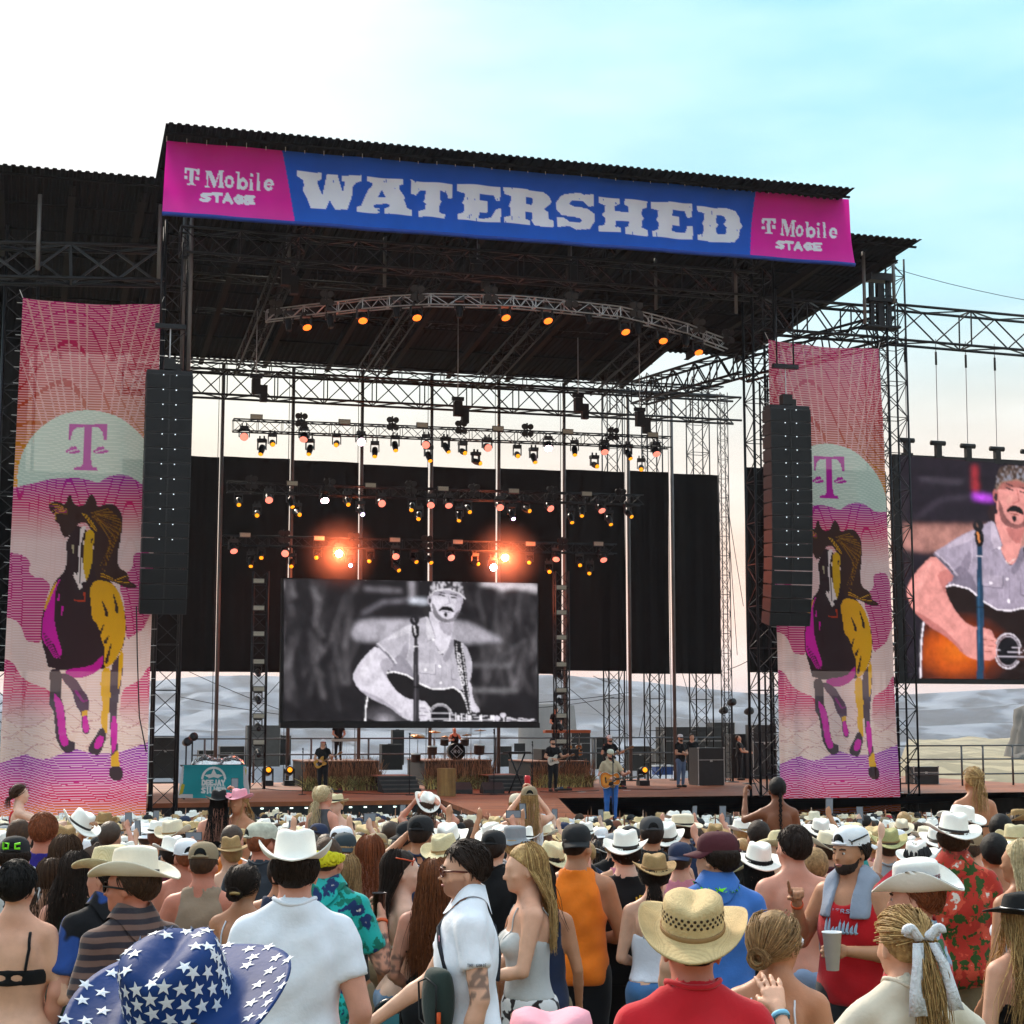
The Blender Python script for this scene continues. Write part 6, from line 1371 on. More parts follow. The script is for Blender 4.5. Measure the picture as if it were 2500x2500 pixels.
    if face:
        hq = lambda p: Vector(b.HC) + Matrix(b.HR.tolist()) @ (Vector(p) - Vector(b.HC));ml = lambda n_, c_: M(n_, c_, .4)
        for sx in (-1,1):
            mb = MB().lathe([(0,-.0115),(.008,-.008),(.0115,0),(.008,.008),(0,.0115)], hq((sx * .032,.0835,1.663)),10);mb.build('eye', ml('eye_white','d8d0cc'), root)
            mb = MB().lathe([(.0058,0),(.004,.0016),(0,.002)], hq((sx * .032,.0945,1.663)),8,(Matrix(b.HR.tolist()) @ RX(-math.pi / 2)));mb.build('iris', ml('iris_dark','241a16'), root)
            MB().tube([hq((sx * x_, y_, z_)) for x_, y_, z_ in ((.014,.100,1.682),(.030,.0985,1.688),(.047,.086,1.683))],.0042,5).build('eyebrow', M('brow_hair','3a281e', .7), root)
        MB().tube([hq(p) for p in ((-.022,.094,1.600),(-.008,.106,1.602),(.008,.106,1.602),(.022,.094,1.600))],.0052,5).build('lips', ml('lips','a8625a' if sex == 'm' else 'b5565a'), root)
        if 'beard' in face:
            def bf(P):
                q = b.hq(P);d = b.head(P) - .004 - .002 * np.sin(q[:, 0] * 200) * np.sin(q[:, 2] * 210);d = smax(d, q[:, 2] - 1.610 + np.clip(q[:, 1] - .05,0,1) * .1 - np.clip(.035 - q[:, 1],0,.03) * 1.2,.006);d = smax(d, -(q[:, 1] - .005),.008);return smax(d, -ellip(q, (0,.11,1.600),(.022,.03,.010)),.004)
            v, f = grow(bf, A3(*b.HC) - .2, A3(*b.HC) + .2,.008);link('beard', mesh_np('beard', v, f), face['beard'], root)
    if extra: extra(b, root, fnT)
    return root, b
def shades(b, root, frame, lens, up=False, tilt=0):
    "sunglasses on the nose, or pushed up on the hair"
    HRm = Matrix(b.HR.tolist());dz, dy, dt = (0,0,0) if not up else (.085,-.035,-.35)
    q = RX(dt) ;hq = lambda p: Vector(b.HC) + HRm @ (Vector((0,.02,1.66)) + q @ (Vector(p) - Vector((0,.02,1.66))) + Vector((0, dy, dz)) - Vector(b.HC))
    g = thing('sunglasses','','');g.parent = root;g.empty_display_size = .05
    k = 1.0 if not up else 1.08
    for sx in (-1,1):
        pts = [hq((sx * (.036 + .029 * math.cos(a)) * k, .112 - .012 * abs(math.cos(a) * .6 + .6),1.662 + .021 * math.sin(a))) for a in np.linspace(0,2 * math.pi, 13)]
        MB().tube(pts, .0035,5).build('frame', frame, g);MB().add([tuple(p) for p in pts[:-1]],[tuple(range(12))]).build('lens', lens, g)
        MB().tube([hq((sx * .064 * k, .100,1.668)), hq((sx * .083 * k, .05,1.667)), hq((sx * .086 * k, -.01,1.660))],.0045,5).build('temple', frame, g)
    MB().tube([hq((-.009,.114,1.668)), hq((.009,.114,1.668))],.0035,5).build('bridge', frame, g)
def wp(root, p):
    "point of a person's own frame -> world"
    return Vector(root.location) + Matrix.Rotation(root.rotation_euler.z, 3,'Z') @ (Vector(p) * root.scale[0])
def held(name, label, cat, root, p, group=None, rz=None):
    o = thing(name, label, cat, wp(root, p), root.rotation_euler.z if rz is None else rz, group);o.scale = root.scale;return o
def wristband(b, side, mat, root, f=.93):
    a, e, w, *_ = b.arm[side];d = Vector(w - e).normalized();c = Vector(e + (w - e) * f);q = d.to_track_quat('Z','Y').to_matrix()
    MB().lathe([(.034,-.009),(.0355,0),(.034,.009),(.031,.009),(.031,-.009),(.034,-.009)], c, 14, q).build('wristband', mat, root)
def drink_cup(label, root, p, mat, hgt=.15, r=(.030,.043), lid=None, fill=None):
    t = held('drink_cup', label,'cup', root, p);MB().lathe([(0,0),(r[0],0),(r[1], hgt),(r[1] + .003, hgt),(r[1] + .003, hgt + .006),(r[1] - .003, hgt + .004),(r[1] - .004, hgt - .01)],(0,0,0),18).build('cup', mat, t)
    if fill: MB().lathe([(r[1] - .006, hgt - .012),(0, hgt - .011)],(0,0,0),16).build('drink', fill, t)
    return t
def phone(label, root, p, rot=0, tilt=0):
    t = held('phone', label,'phone', root, p,'phones held up by the crowd');MB().box((0,0,.0),(.074,.009,.15), m=RX(tilt) @ RY(rot)).build('case', M('phone_case', (.02,.02,.022),.4), t)
    MB().box((RX(tilt) @ RY(rot)) @ Vector((0,-.0058,0)),(.066,.002,.14), m=RX(tilt) @ RY(rot)).build('display', M('phone_display', (.05,.06,.07),.3, emit=(.4,.5,.6), es=.12), t);return t
# -- the people nearest the camera
def f_whitetee(b, r, fn):
    MB().tube([march(garment(b,'jeans'),(.6 * math.cos(a),.6 * math.sin(a),1.0),(-math.cos(a),-math.sin(a),0),.004) for a in np.linspace(0,2 * math.pi, 25)],.016,5).build('belt', M('belt_leather','1f1715', .6), r)
person('man in plain white T-shirt and white cowboy hat, back to the camera', 722,2052,605,.06,'m','pink', ('tee', cm('white','e6e9f2')),('jeans', cm('light_denim','6f8db0')),('short', H_dk),('cowboy', M_felt, None, dict(h=.115, brx=.165, bry=.19, curl=.07, dent=.02, pinch=.4),(-.1,0,0)), {'L': ((.25,-.06,1.14),(.23,.06,.93)),'R': ((.26,-.05,1.14),(.24,.06,.92))}, wt=1.02, loose=.016, extra=f_whitetee)
def f_polo(b, r, fn):
    shades(b, r, M('shade_tortoise','5a1f10', .3), M('lens_orange_tint','6a3018', .15));wm = M('ink_dark','22263a', .8)
    mb = lettering(lambda P: fn(P),'THE GORGE', -.105,1.185,-.0,.0,.001) if False else None
    bag = held('crossbody_bag','dark green crossbody bag hanging on the chest of the man in white polo shirt','bag', r, (-.17,.13,.99));mg, mo = cm('bag_green','26332f', bump=.1), M('bag_trim','39443f', .7)
    rz = .5;q = RZ(rz)
    v, f = grow(lambda P: smax(ellip(P, (0,0,.13),(.115,.055,.17)), np.maximum(np.abs(P[:, 0]) - .095, np.abs(P[:, 2] - .13) - .135),.03),(-.13,-.07,-.04),(.13,.07,.3),.010);bo = link('pouch', mesh_np('pouch', v, f), mg, bag, None, (0,0, rz))
    MB().tube([(-.07,.053,.04),(-.075,.056,.2),(0,.06,.225),(.075,.056,.2),(.07,.053,.04),(0,.06,.02),(-.07,.053,.04)],.005,5).build('zip', M_black, bag, None, (0,0, rz));MB().tube([(-.09,0,.05),(-.105,0,.09),(-.1,0,.02)],.01,5).build('pull_tab', M('orange_cord','d0521c', .7), bag)
    st_ = [march(fn, (x, y, z),(0 - x, -y * .2,0) if abs(x) > abs(y) else (0,-y, 0),.006) for x, y, z in ((-.15,.4,1.24),(-.10,.4,1.34),(-.02,.4,1.41))] + [A3(.07,.07,1.475), A3(.10,-.0,1.50), A3(.11,-.06,1.47)] + [march(fn, (x, -.4, z),(0,1,0),.006) for x, z in ((.09,1.40),(.02,1.28),(-.06,1.18))]
    MB().tube([Vector(p) - Vector((-.17,.13,.99)) for p in st_],.010,5).build('strap', M('strap_navy','20242e', .8), bag)
    a, e, w, *_ = b.arm['L'];pt = A3(*(a + (e - a) * .52));mb = MB()
    for i, ch in enumerate('THE GORGE'):
        for P_ in GL[ch]:
            mb.tube([march(fn, (pt[0] - .3, pt[1] + .040 - (i + x_) * .0095, pt[2] + .012 - z_ * .014),(1,0,0),.002) for x_, z_ in ((x_ * .7, z_) for x_, z_ in P_)],.0012,4)
    mb.build('lettering', wm, r)
    MB().box(march(fn, (-.07,.5,1.37),(0,-1,0),.003),(.055,.004,.022)).build('badge', M('badge_pink','c07a86', .8), r)
person('man in white polo shirt and sunglasses walking left with a crossbody bag', 1138,2060,525, math.pi * .5 + .08,'m','light', ('polo', cm('polo_white','eaecf4')),('shorts', cm('black_shorts','16171b')),('short', H_dk), None, {'L': ((.26,-.05,1.13),(.27,.03,.86),'relaxed'),'R': ((.30,.14,1.14),(.27,.42,.95),'relaxed')}, (-.02,-.05),1.04, loose=.018, face={'stubble': 1}, tattoo=(((-.27,-.03,1.22),.11,3),), extra=f_polo)
M_cow = cm('cow_print','d8d6d6', kind='blotch', col2='2a2224', scale=11, thr=.53)
person('young woman with wavy blonde hair in a silver top and cow print skirt, in profile', 1286,2066,460, math.pi * .5 + .12,'f','light', ('cami', cm('silver','b9b9b8', rough=.45)),('skirt', M_cow),('long', H_bl, .42,190, dict(spread=.07, wav=.02)), None, {'L': ((.21,.05,1.16),(.1,.26,1.12),'relaxed'),'R': ((.21,.08,1.16),(.08,.27,1.10),'relaxed')}, (.1,-.12),1.02, face={}, extra=lambda b, r, fn: [ribbon(lambda P: b.skin(P, False),[(x_, 1.31),(x_ * .92,1.38),(x_ * .8,1.47)],.004, y0, dy).build('strap', cm('silver','b9b9b8'), r) for x_ in (-.09,.09) for y0, dy in ((-.5,1),(.5,-1))])
def f_aub(b, r, fn):
    shades(b, r, M('shade_white','d8d4d8', .4), M('lens_dark','1a1618', .15), True);sk = lambda P: b.skin(P, False);bk = M('black_cord','141214', .7)
    ribbon(sk, [(-.16,1.27),(-.05,1.255),(0,1.25),(.05,1.255),(.16,1.27)],.006).build('bikini_tie', bk, r);ribbon(sk, [(0,1.25),(-.04,1.22),(-.05,1.18)],.004).build('bikini_tie', bk, r);ribbon(sk, [(0,1.25),(.04,1.22),(.05,1.17)],.004).build('bikini_tie', bk, r)
    ribbon(sk, [(.10,1.46),(.02,1.33),(-.06,1.2),(-.16,1.08)],.011).build('bag_strap', bk, r)
    bag = held('shoulder_bag','small black see-through bag at the hip of the auburn-haired woman','bag', r, (-.25,-.06,.80));v, f = grow(lambda P: ellip(P, (0,0,.1),(.10,.05,.11)),(-.12,-.06,-.03),(.12,.06,.23),.012);link('pouch', mesh_np('pouch', v, f), M('vinyl_black','191a1e', .25), bag);MB().box((0,-.048,.09),(.12,.012,.08)).build('window', M('vinyl_teal','3f7f8c', .2), bag)
person('woman with long auburn hair and a black dress, bare back to the camera', 1062,2102,440,-.05,'f','pink', ('dress', cm('black_dress','131215')), None, ('long', H_aub, .52,260, dict(spread=.06, wav=.014)), None, {'L': ((.235,-.05,1.14),(.15,.12,1.03)),'R': ((.23,.04,1.14),(.1,.22,1.05))}, tattoo=(((-.235,-.06,1.2),.07,1),), extra=f_aub)
person('dark-haired woman in profile with orange sunglasses on her head, beside the auburn-haired woman', 985,2080,425,-math.pi * .42,'f','pale', ('bikini', cm('bikini_print','b04a52', kind='blotch', col2='e0c8b8', scale=40)),('shorts', cm('denim_short','6c88a8')),('long', H_dk, .42,200, dict(spread=.05, wav=.01)), None, None, (-.1,.05), face={}, extra=lambda b, r, fn: shades(b, r, M('shade_orange','d2481c', .4), M('lens_dark','1a1618', .15), True))
M_teal = cm('teal_floral','1fa5a0', kind='floral', col2='1a2e5c', thr='0f6a5a', scale=9)
def f_teal(b, r, fn):
    def vs(P): q = b.hq(P);return smax(np.abs(ellip(q, (0,-.012,1.69),(.094,.115,.1))) - .004, np.maximum(1.665 - q[:, 2] + .25 * q[:, 1], q[:, 2] - 1.70 + .25 * q[:, 1]),.004)
    v, f = grow(vs, A3(*b.HC) - .2, A3(*b.HC) + .3,.008);link('headband', mesh_np('headband', v, f), M('neon_yellow','d8cf1c', .7), r)
    a, e, w, *_ = b.arm['R'];wristband(b,'R', M('orange_band','d8582a', .6), r, .9);drink_cup('dark drink in a clear cup held by the man in the teal floral shirt', r, (w[0] - .02, w[1] + .03, w[2] - .0), M('cola','1c0c0a', .1),.12,(.03,.037))
person('man in teal floral shirt and yellow headband holding a drink', 800,2048,450,-.15,'m','pink', ('shirt', M_teal),('shorts', M_teal),('buzz', H_br), None, {'R': ((.30,.02,1.12),(.26,.16,1.36),'grip', (-1,.2,0)),'L': ((.28,0,1.14),(.2,.15,.95))}, tattoo=(((.29,0,1.2),.12,2),((.28,.08,1.2),.09,5)), wt=1.08, extra=f_teal)
person('man in bright orange tank top and backward black cap, black shorts', 1408,2020,385,-.12,'m','tan', ('tank', cm('orange','f07a1e')),('shorts', cm('black_shorts','16171b')),('buzz', H_dk),('cap', M_capb, M_capb, True, (0,0,.45)), {'R': ((.27,.06,1.13),(.13,.24,1.10)),'L': ((.26,.04,1.13),(.12,.24,1.1))}, (-.35,0), wt=1.05)
person('man in black tank top with a yellow emblem and a wide white cowboy hat', 1527,2042,375,.1,'m','pale', ('tank', cm('black','0e0e11')),('shorts', cm('black_shorts','16171b')),('short', H_dk),('cowboy', M_felt, M_band, dict(brx=.16, bry=.185, curl=.05, h=.12),(.12,0,-.3)), {'L': ((.30,-.03,1.15),(.24,.12,.96))}, wt=1.1,
       extra=lambda b, r, fn: [ribbon(fn, p, .006).build('emblem', M('emblem_yellow','c8982a', .8), r) for p in ([(.07,1.42),(.055,1.37),(.075,1.33),(.095,1.37),(.08,1.42)],[(.045,1.41),(.045,1.35),(.065,1.32)],[(.105,1.41),(.105,1.35),(.085,1.32)])])
person('woman with a ponytail under a woven tan hat, white camisole and blue jeans', 1597,2095,395,-.08,'f','light', ('cami', cm('white_cotton','dcdde6')),('jeans', cm('mid_denim','4a76a8')),('lowpony', H_dk, .22,130, dict(spread=.03)),('cowboy', M_straw2, M_band2, dict(h=.105, brx=.155, bry=.18, curl=.045, dent=.025),(.1,0,.2)), {'L': ((.22,-.02,1.14),(.12,.2,1.08)),'R': ((.22,0,1.14),(.1,.22,1.1))}, extra=lambda b, r, fn: [ribbon(lambda P: b.skin(P, False),[(x_, 1.28),(x_ * .9,1.38),(x_ * .85,1.46)],.009).build('strap', cm('white_cotton','dcdde6'), r) for x_ in (-.07,.1)])
def f_lei(b, r, fn):
    rg = random.Random(3);mb = MB()
    for i in range(60): a = i / 60 * 6.28;c = Vector((.115 * math.cos(a),-.015 + .118 * math.sin(a),1.515 + .012 * math.sin(a) + rg.uniform(-.012,.012)));mb.add([c, c + Vector((rg.uniform(-.03,.03), rg.uniform(-.03,.03), rg.uniform(-.01,.03))), c + Vector((rg.uniform(-.03,.03), rg.uniform(-.03,.03), rg.uniform(-.01,.03)))],[(0,1,2)])
    mb.build('lei', M('neon_green','7adf1c', .7), r)
person('man in blue denim shirt and maroon cap with a neon green lei', 1748,2040,465,.08,'m','light', ('shirt', cm('denim_blue','3c6db8')),('jeans', cm('mid_denim','4a76a8')),('short', H_dk),('cap', M_capm, M_capm, False, (-.02,0,.75)), None, (.75,.05), wt=1.1, loose=.022, extra=f_lei)
def f_red(b, r, fn):
    hat = next(c for c in r.children if c.name.startswith('hat'));hm2 = MB().lathe([(.0052,0),(0,.0008)],(0,0,0),6).mesh('vent_hole');hm2.materials.append(M('hole_dark','3a2a18', .9))
    for row in range(3):
        for i in range(30):
            th = 2 * math.pi * (i + .5 * (row % 2)) / 30;z = .050 + row * .011;q = 1 - .08 * .75 * (z / .1) ** 1.5;x_, y_ = .0945 * q * math.cos(th),.1125 * q * math.sin(th)
            if y_ > 0: x_ *= 1 - .3 * .38 * min(1, z / .1 * .62 * 1.3) * (y_ / .112) ** 1.5
            o = bpy.data.objects.new('vent_hole', hm2);COL.objects.link(o);o.parent = hat;o.location = (x_ * 1.012, y_ * 1.012, z);o.rotation_euler = (RZ(th) @ RY(math.pi / 2)).to_euler()
person('man in red T-shirt and big straw cowboy hat at the bottom of the photo', 1688,2215,850,.1,'m','red', ('tee', cm('red','c8202c')),('jeans', None),('buzz', H_dk),('cowboy', M_straw, M_band2, dict(h=.115, brx=.185, bry=.205, curl=.055, dent=.03, pinch=.3, crown=(.094,.112), top=.92),(.30,.05,-.25)), None, wt=1.12, loose=.02, extra=f_red)
def f_updo(b, r, fn):
    sk = lambda P: b.skin(P, False);shades(b, r, M('shade_white','d8d4d8', .4), M('lens_dark','1a1618', .15))
    for x_ in (-.1,.1): ribbon(sk, [(x_, 1.24),(x_ * .95,1.36),(x_ * .85,1.46)],.004).build('strap', cm('white_cotton','dcdde6'), r)
person('woman with brown-blonde hair in a low bun, bare tanned back with thin straps', 1893,2230,680,-.35,'f','tan', ('cami', cm('coral','d84a58')),('jeans', None),('bun', H_db, .1,240), None, None, (-.35,.05), face={}, extra=f_updo)
def f_pony(b, r, fn):
    lm = M('white_lace','d9dade', .9,0,.12,60,.5,90);o = Vector(b.HC) + Matrix(b.HR.tolist()) @ (Vector((0,-.11,1.70)) - Vector(b.HC));mb = MB()
    def flap(pts, w0, w1):
        P_ = []
        for i, p in enumerate(pts): f = i / (len(pts) - 1);w = w0 + (w1 - w0) * f;P_ += [Vector(p) + Vector((-w, .004 * math.sin(i * 2),0)), Vector(p) + Vector((-w * .3,-.012,0)), Vector(p) + Vector((w * .3,-.004,0)), Vector(p) + Vector((w, -.010 * math.cos(i * 2),0))]
        n = len(pts);g = MB().add(P_, [(i * 4 + j, i * 4 + j + 1,(i + 1) * 4 + j + 1,(i + 1) * 4 + j) for i in range(n - 1) for j in range(3)], True);ob = g.build('ribbon_tail', lm, r);md = ob.modifiers.new('thick','SOLIDIFY');md.thickness = .004
    for sx in (-1,1):
        for k in range(9): a0 = k / 8 * 3.0;mb.tube([o + Vector((sx * (.012 + .05 * math.sin(t * 1.57) + .012 * math.sin(a0 * 2)),-.03 - .01 * math.cos(a0),.035 * math.sin(t * 3.1) * math.cos(a0 * .5) + .02 * t)) for t in np.linspace(0,1,8)],.012,5)
    mb.build('hair_bow', lm, r);flap([o + Vector((-.03,-.045,-.01)), o + Vector((-.035,-.062,-.08)), o + Vector((-.05,-.070,-.17)), o + Vector((-.052,-.075,-.255))],.018,.034);flap([o + Vector((.03,-.045,-.01)), o + Vector((.06,-.058,-.08)), o + Vector((.085,-.066,-.17)), o + Vector((.095,-.07,-.24))],.016,.026)
    a, e, w, *_ = b.arm['L'];wristband(b,'L', M('light_blue_band','6fb0d0', .6), r, .9)
person('woman with a blonde ponytail tied with a white lace bow, cream T-shirt', 2205,2230,735,.22,'f','light', ('tee', cm('cream','d9cfbc')),('jeans', None),('pony', H_bl, .36,260, dict(spread=.035, side=.03, wav=.012)), None, {'L': ((.40,.02,1.22),(.40,.22,1.42),'spread', (.2,.55,-.8)),'R': ((.36,.0,1.28),(.55,.1,1.2))}, (.12,-.05),1.12, extra=f_pony)
def f_hatguy(b, r, fn):
    hat = next(c for c in r.children if c.name.startswith('hat'));hf = lambda P: ellip(P, (0,0,0),(.084,.105,9));ink = M('ink_red','8a2038', .8);mb = MB()
    for txt, z0 in (('YOU MISS', .060),('*TRUMP', .036)):
        for i, ch in enumerate(txt):
            for P_ in GL[ch]:
                pts = []
                for x_, z_ in P_: th = -2.75 + (i + x_ * .75) * .125;pts.append((.0825 * math.cos(th),.1035 * math.sin(th), z0 - z_ * .017))
                mb.tube(pts, .0016,4)
    mb.build('lettering', ink, hat)
    eye = M('eyelet','20242c', .5)
    for k in range(3): a = math.pi * .98 - k * .16;MB().lathe([(.0035,0),(0,.001)],(.0795 * math.cos(a),.099 * math.sin(a),.062 - .002 * k),8, RZ(a) @ RY(math.pi / 2)).build('eyelet', eye, hat)
  # brim lining printed with a flag
    V = [];n = 40
    for f in (.98,.8,.6,.35,.12):
        for i in range(n):
            th = 2 * math.pi * i / n;c = abs(math.cos(th));cu = .095;V.append(((.083 + .082 * f) * math.cos(th) * (1 - .16 * f * f * c ** 3 * cu / .075),(.104 + .091 * f) * math.sin(th), cu * f ** 1.8 * c ** 2.2 - .012 * f * (1 - c) + .0035))
    fs = [(j * n + i, j * n + (i + 1) % n, (j + 1) * n + (i + 1) % n, (j + 1) * n + i) for j in range(4) for i in range(n)]
    for nm, sel, col in (('brim_print', lambda i: 3 < i < 12,'a81f30'),('brim_print', lambda i: 12 <= i < 30,'2b3566')):
        g = MB().add(V, [q for q in fs if sel(min(q) % n)], True);g.build(nm, M('print_' + col, col, .8), hat)
M_hib = cm('red_hibiscus','c41f2c', kind='floral', col2='8fa8c0', thr='1d5a2c', scale=8)
person('man in red tropical shirt and white cowboy hat with lettering on it, looking left', 2232,2128,590,1.05,'m','pink', ('shirt', M_hib),('jeans', None),('short', H_gr),('cowboy', M_felt, None, dict(h=.125, brx=.165, bry=.195, curl=.095, dent=.02, pinch=.3, top=.9),(-.05,-.12,0)), None, (.15,0),1.05, face={'beard': M('beard_ginger','8a4a2a', .8)}, extra=f_hatguy)
def f_redtank(b, r, fn):
    shades(b, r, M('shade_black','141214', .3), M('lens_gold','7a5a38', .15), True);a, e, w, *_ = b.arm['R']
    drink_cup('tall white paper cup held by the man in the red tank top', r, (b.arm['L'][2][0] + .035, b.arm['L'][2][1] + .085, b.arm['L'][2][2] - .09), M('paper_white','f0eeee', .7),.19,(.033,.05));wristband(b,'R', M('orange_band','d8582a', .6), r, .92)
    ink = M('print_pale','9fb4c8', .85);rg = random.Random(2);lettering(fn,'PIERSO', .085,1.37,.17,.022,.0022,.6,-1).build('chest_print', ink, r)
    for k in range(9): x0 = .09 - k * .022;ribbon(fn, [(x0,1.24),(x0 - .008,1.27 + rg.uniform(0,.05)),(x0 + .006,1.255),(x0 - .012,1.245)],.0055,.6,-1).build('chest_print', ink, r)
    v, f = grow(lambda P: smax(b.torso(P, .034), np.maximum(np.abs(np.abs(P[:, 0]) - .10) - .045,1.32 - P[:, 2] + .1 * (P[:, 1] < 0)),.01),(-.3,-.25,1.2),(.3,.25,1.6),.014);link('towel', mesh_np('towel', folds(v, .008), f), cm('grey_towel','8b92a2'), r)
person('bearded man in red tank top and backward white cap, turned to the left, pointing', 2078,2025,430, math.pi * .78,'m','tan', ('tank', cm('red_tank','b3131c')),('shorts', cm('charcoal_shorts','2b2b2f')),('short', H_dk),('cap', M_capw, M_capw, True, None), {'R': ((.31,.02,1.17),(.23,.20,1.40),'point', (-.3,.2,-1)),'L': ((.27,.04,1.14),(.10,.27,1.17),'grip', (1,.3,0))}, (-.25,-.06),1.16, face={'beard': M('beard_black','2c1e18', .9,0,.4,150,.5,200)}, extra=f_redtank)
M_flo = cm('red_floral','b03024', kind='floral', col2='d0503a', thr='2c4a1c', scale=11)
person('man in red and green floral shirt and white cowboy hat with dark band', 2326,2002,392,-.1,'m','pink', ('shirt', M_flo),('shorts', cm('khaki_shorts','8a7c62')),('short', H_br),('cowboy', M_felt, M_band, dict(brx=.165, bry=.19, curl=.045, h=.118, pinch=.7),(.1,.06,.2)), None, wt=1.2, loose=.024)
person('woman with long blonde hair under a black hat at the right edge of the photo', 2490,2192,555,.35,'f','light', ('tube', cm('black','0e0e11')),('jeans', None),('long', H_bl, .50,240, dict(spread=.09, wav=.02)),('cowboy', M_bhat, M_alu, dict(brx=.17, bry=.19, curl=.03, h=.10),(.02,0,.4)), None, (.2,0))
person('woman with long white-blonde hair at the right edge, above the black hat', 2488,2055,425,.5,'f','tan', ('cami', cm('white_cotton','dcdde6')),('shorts', None),('long', H_wb, .46,220, dict(spread=.07, wav=.018)), None, None, (.3,0), face={})
person('shirtless man with short dark hair, seen from behind', 1935,2022,400,.15,'m','pink', None, ('shorts', cm('blue_shorts','8fa6c4')),('short', H_dk), None, None, (.3,.05),1.02)
person('woman with long dark hair under a white cowboy hat with a black band', 1850,2075,388,.05,'f','light', ('tank', cm('black','0e0e11')), None, ('long', H_blk, .38,170, dict(spread=.07)),('cowboy', M_felt, M_band, dict(brx=.165, bry=.185, curl=.03, h=.125, pinch=.7, dent=.03),(.22,.05,.1)), None, (0,0))
person('man in loose tan sleeveless shirt and khaki backward cap, tattooed arm', 498,2064,410,-.02,'m','red', ('muscle', cm('tan_rib','927c68')),('shorts', cm('khaki_shorts','8a7c62')),('buzz', H_br),('cap', M_capk, M_capk, False, (-.1,0,0)), {'L': ((.30,-.03,1.14),(.25,.1,.93))}, wt=1.12, tattoo=(((-.285,-.04,1.26),.09,4),((-.295,-.03,1.15),.05,6)))
person('woman with dark hair in a claw clip, bare back with one thin strap', 596,2115,430,-.2,'f','tan', ('cami', cm('white_cotton','dcdde6')),('shorts', None),('bun', H_dk, .1,170), None, None, (-.1,0), extra=lambda b, r, fn: [ribbon(lambda P: b.skin(P, False),[(x_, 1.26),(x_ * .95,1.38),(x_ * .8,1.46)],.005).build('strap', cm('white_cotton','dcdde6'), r) for x_ in (-.1,.1)] + [MB().tube([Vector(b.HC) + Vector(p) for p in ((-.03,-.135,.08),(0,-.15,.085),(.03,-.135,.08))],.010,5).build('claw_clip', M('clip_gold','9a7c4a', .4), r)])
person('heavy man in charcoal T-shirt and pale camouflage cap', 640,2015,362,-.05,'m','red', ('tee', cm('charcoal','2b3038')), None, ('buzz', H_gr),('cap', M('cap_camo','b8b8a8', .85,0,.3,30), None, False, (0,0,-.5)), None, (-.5,0),1.25)
def f_cowb(b, r, fn): shades(b, r, M('shade_black','141214', .3), M('lens_dark','1a1618', .15))
person('man with dark glasses and a big cream cowboy hat looking left, striped dark shirt', 325,2096,575,.75,'m','red', ('shirt', cm('dark_stripe','2e2830', kind='stripe', col2='6a5048', scale=7)),('jeans', None),('short', H_br),('cowboy', M('ivory_felt_hat','e3d9c6', .8,0,.06,12,.12,60), M_band, dict(brx=.165, bry=.20, curl=.06, h=.125, dent=.02, pinch=.45, top=.88),(.0,.05,0)), None, (.62,0),1.0, face={}, extra=f_cowb)
person('man in a tan cowboy hat and blue and black vest behind the cream-hatted man', 268,2082,500,.6,'m','pink', ('shirt', cm('blue_black','2a4a90', kind='blotch', col2='131318', scale=4)),('jeans', None),('short', H_dk),('cowboy', M_straw3, M_band2, dict(brx=.16, bry=.20, curl=.05, h=.11),(0,0,0)), None, (.6,0), face={})
person('woman in dark green sleeveless top with long dark hair and an earring', 188,2084,430,-.2,'f','pink', ('tank', cm('dark_green','233327')),('jeans', None),('long', H_dk, .34,170, dict(spread=.05)), None, None, (.3,0),1.1)
def f_bra(b, r, fn):
    sk = lambda P: b.skin(P, False)
    for x_ in (-.1,.1): ribbon(sk, [(x_ * .8,1.28),(x_ * .95,1.38),(x_ * .9,1.455)],.008).build('strap', cm('black','0e0e11'), r)
person('woman in black cut-out bra top and dark jeans at the left edge', 45,2108,510,.04,'f','light', ('bra', cm('black','0e0e11')),('jeans', cm('dark_denim','1a2236')),('short', H_blk), None, {'R': ((.245,-.02,1.13),(.14,.16,1.06)),'L': ((.25,0,1.13),(.14,.2,1.05))}, (-.1,.05),1.18, extra=f_bra)
person('person in black cap with green lettering at the left edge', 38,2050,400,.1,'m','light', ('tee', cm('white_print','b8b8b8', kind='blotch', col2='202020', scale=9)), None, ('short', H_dk),('cap', M_capb, M_capb, False, (-.1,0,0)), None, extra=lambda b, r, fn: MB().tube([(-.05,-.115,1.735),(-.05,-.105,1.77),(-.02,-.11,1.765),(-.02,-.118,1.735),(-.05,-.115,1.735)],.008,5).add(*(lambda m: (m.v, m.f))(MB().tube([(.05,-.11,1.765),(.02,-.115,1.76),(.02,-.118,1.735),(.05,-.113,1.735)],.008,5))).build('cap_print', M('neon_green','7adf1c', .7), r))
def f_jer(b, r, fn):
    wi = M('print_white','d8d8de', .8);mb = MB()
    for i, ch in enumerate('McGRADY'):
        x0 = -.155 + i * .046
        for P_ in GL[ch]: q = ribbon(fn, [(x0 + a_ * .036,1.39 - b_ * .055) for a_, b_ in P_],.006);mb.add(q.v, q.f, True)
    mb.build('lettering', wi, r);q = ribbon(fn, [(-.02,1.27),(.015,1.30),(.015,1.12)],.014);q.build('lettering', wi, r);ribbon(fn, [(-.13 + k * .02,1.43 + .018 * (k % 2)) for k in range(14)],.005).build('lettering', wi, r)
person('man in purple basketball jersey lettered McGRADY 1', 108,1990,335,.05,'m','red', ('vest', cm('purple','2c2278')), None, ('short', H_gr), None, None, (0,0),1.05, extra=f_jer)
person('woman with long brown hair between the purple jersey and the cream hats', 165,2044,375,-.25,'f','pink', ('cami', cm('black','0e0e11')), None, ('long', H_br, .36,150), None, None, (-.3,0))
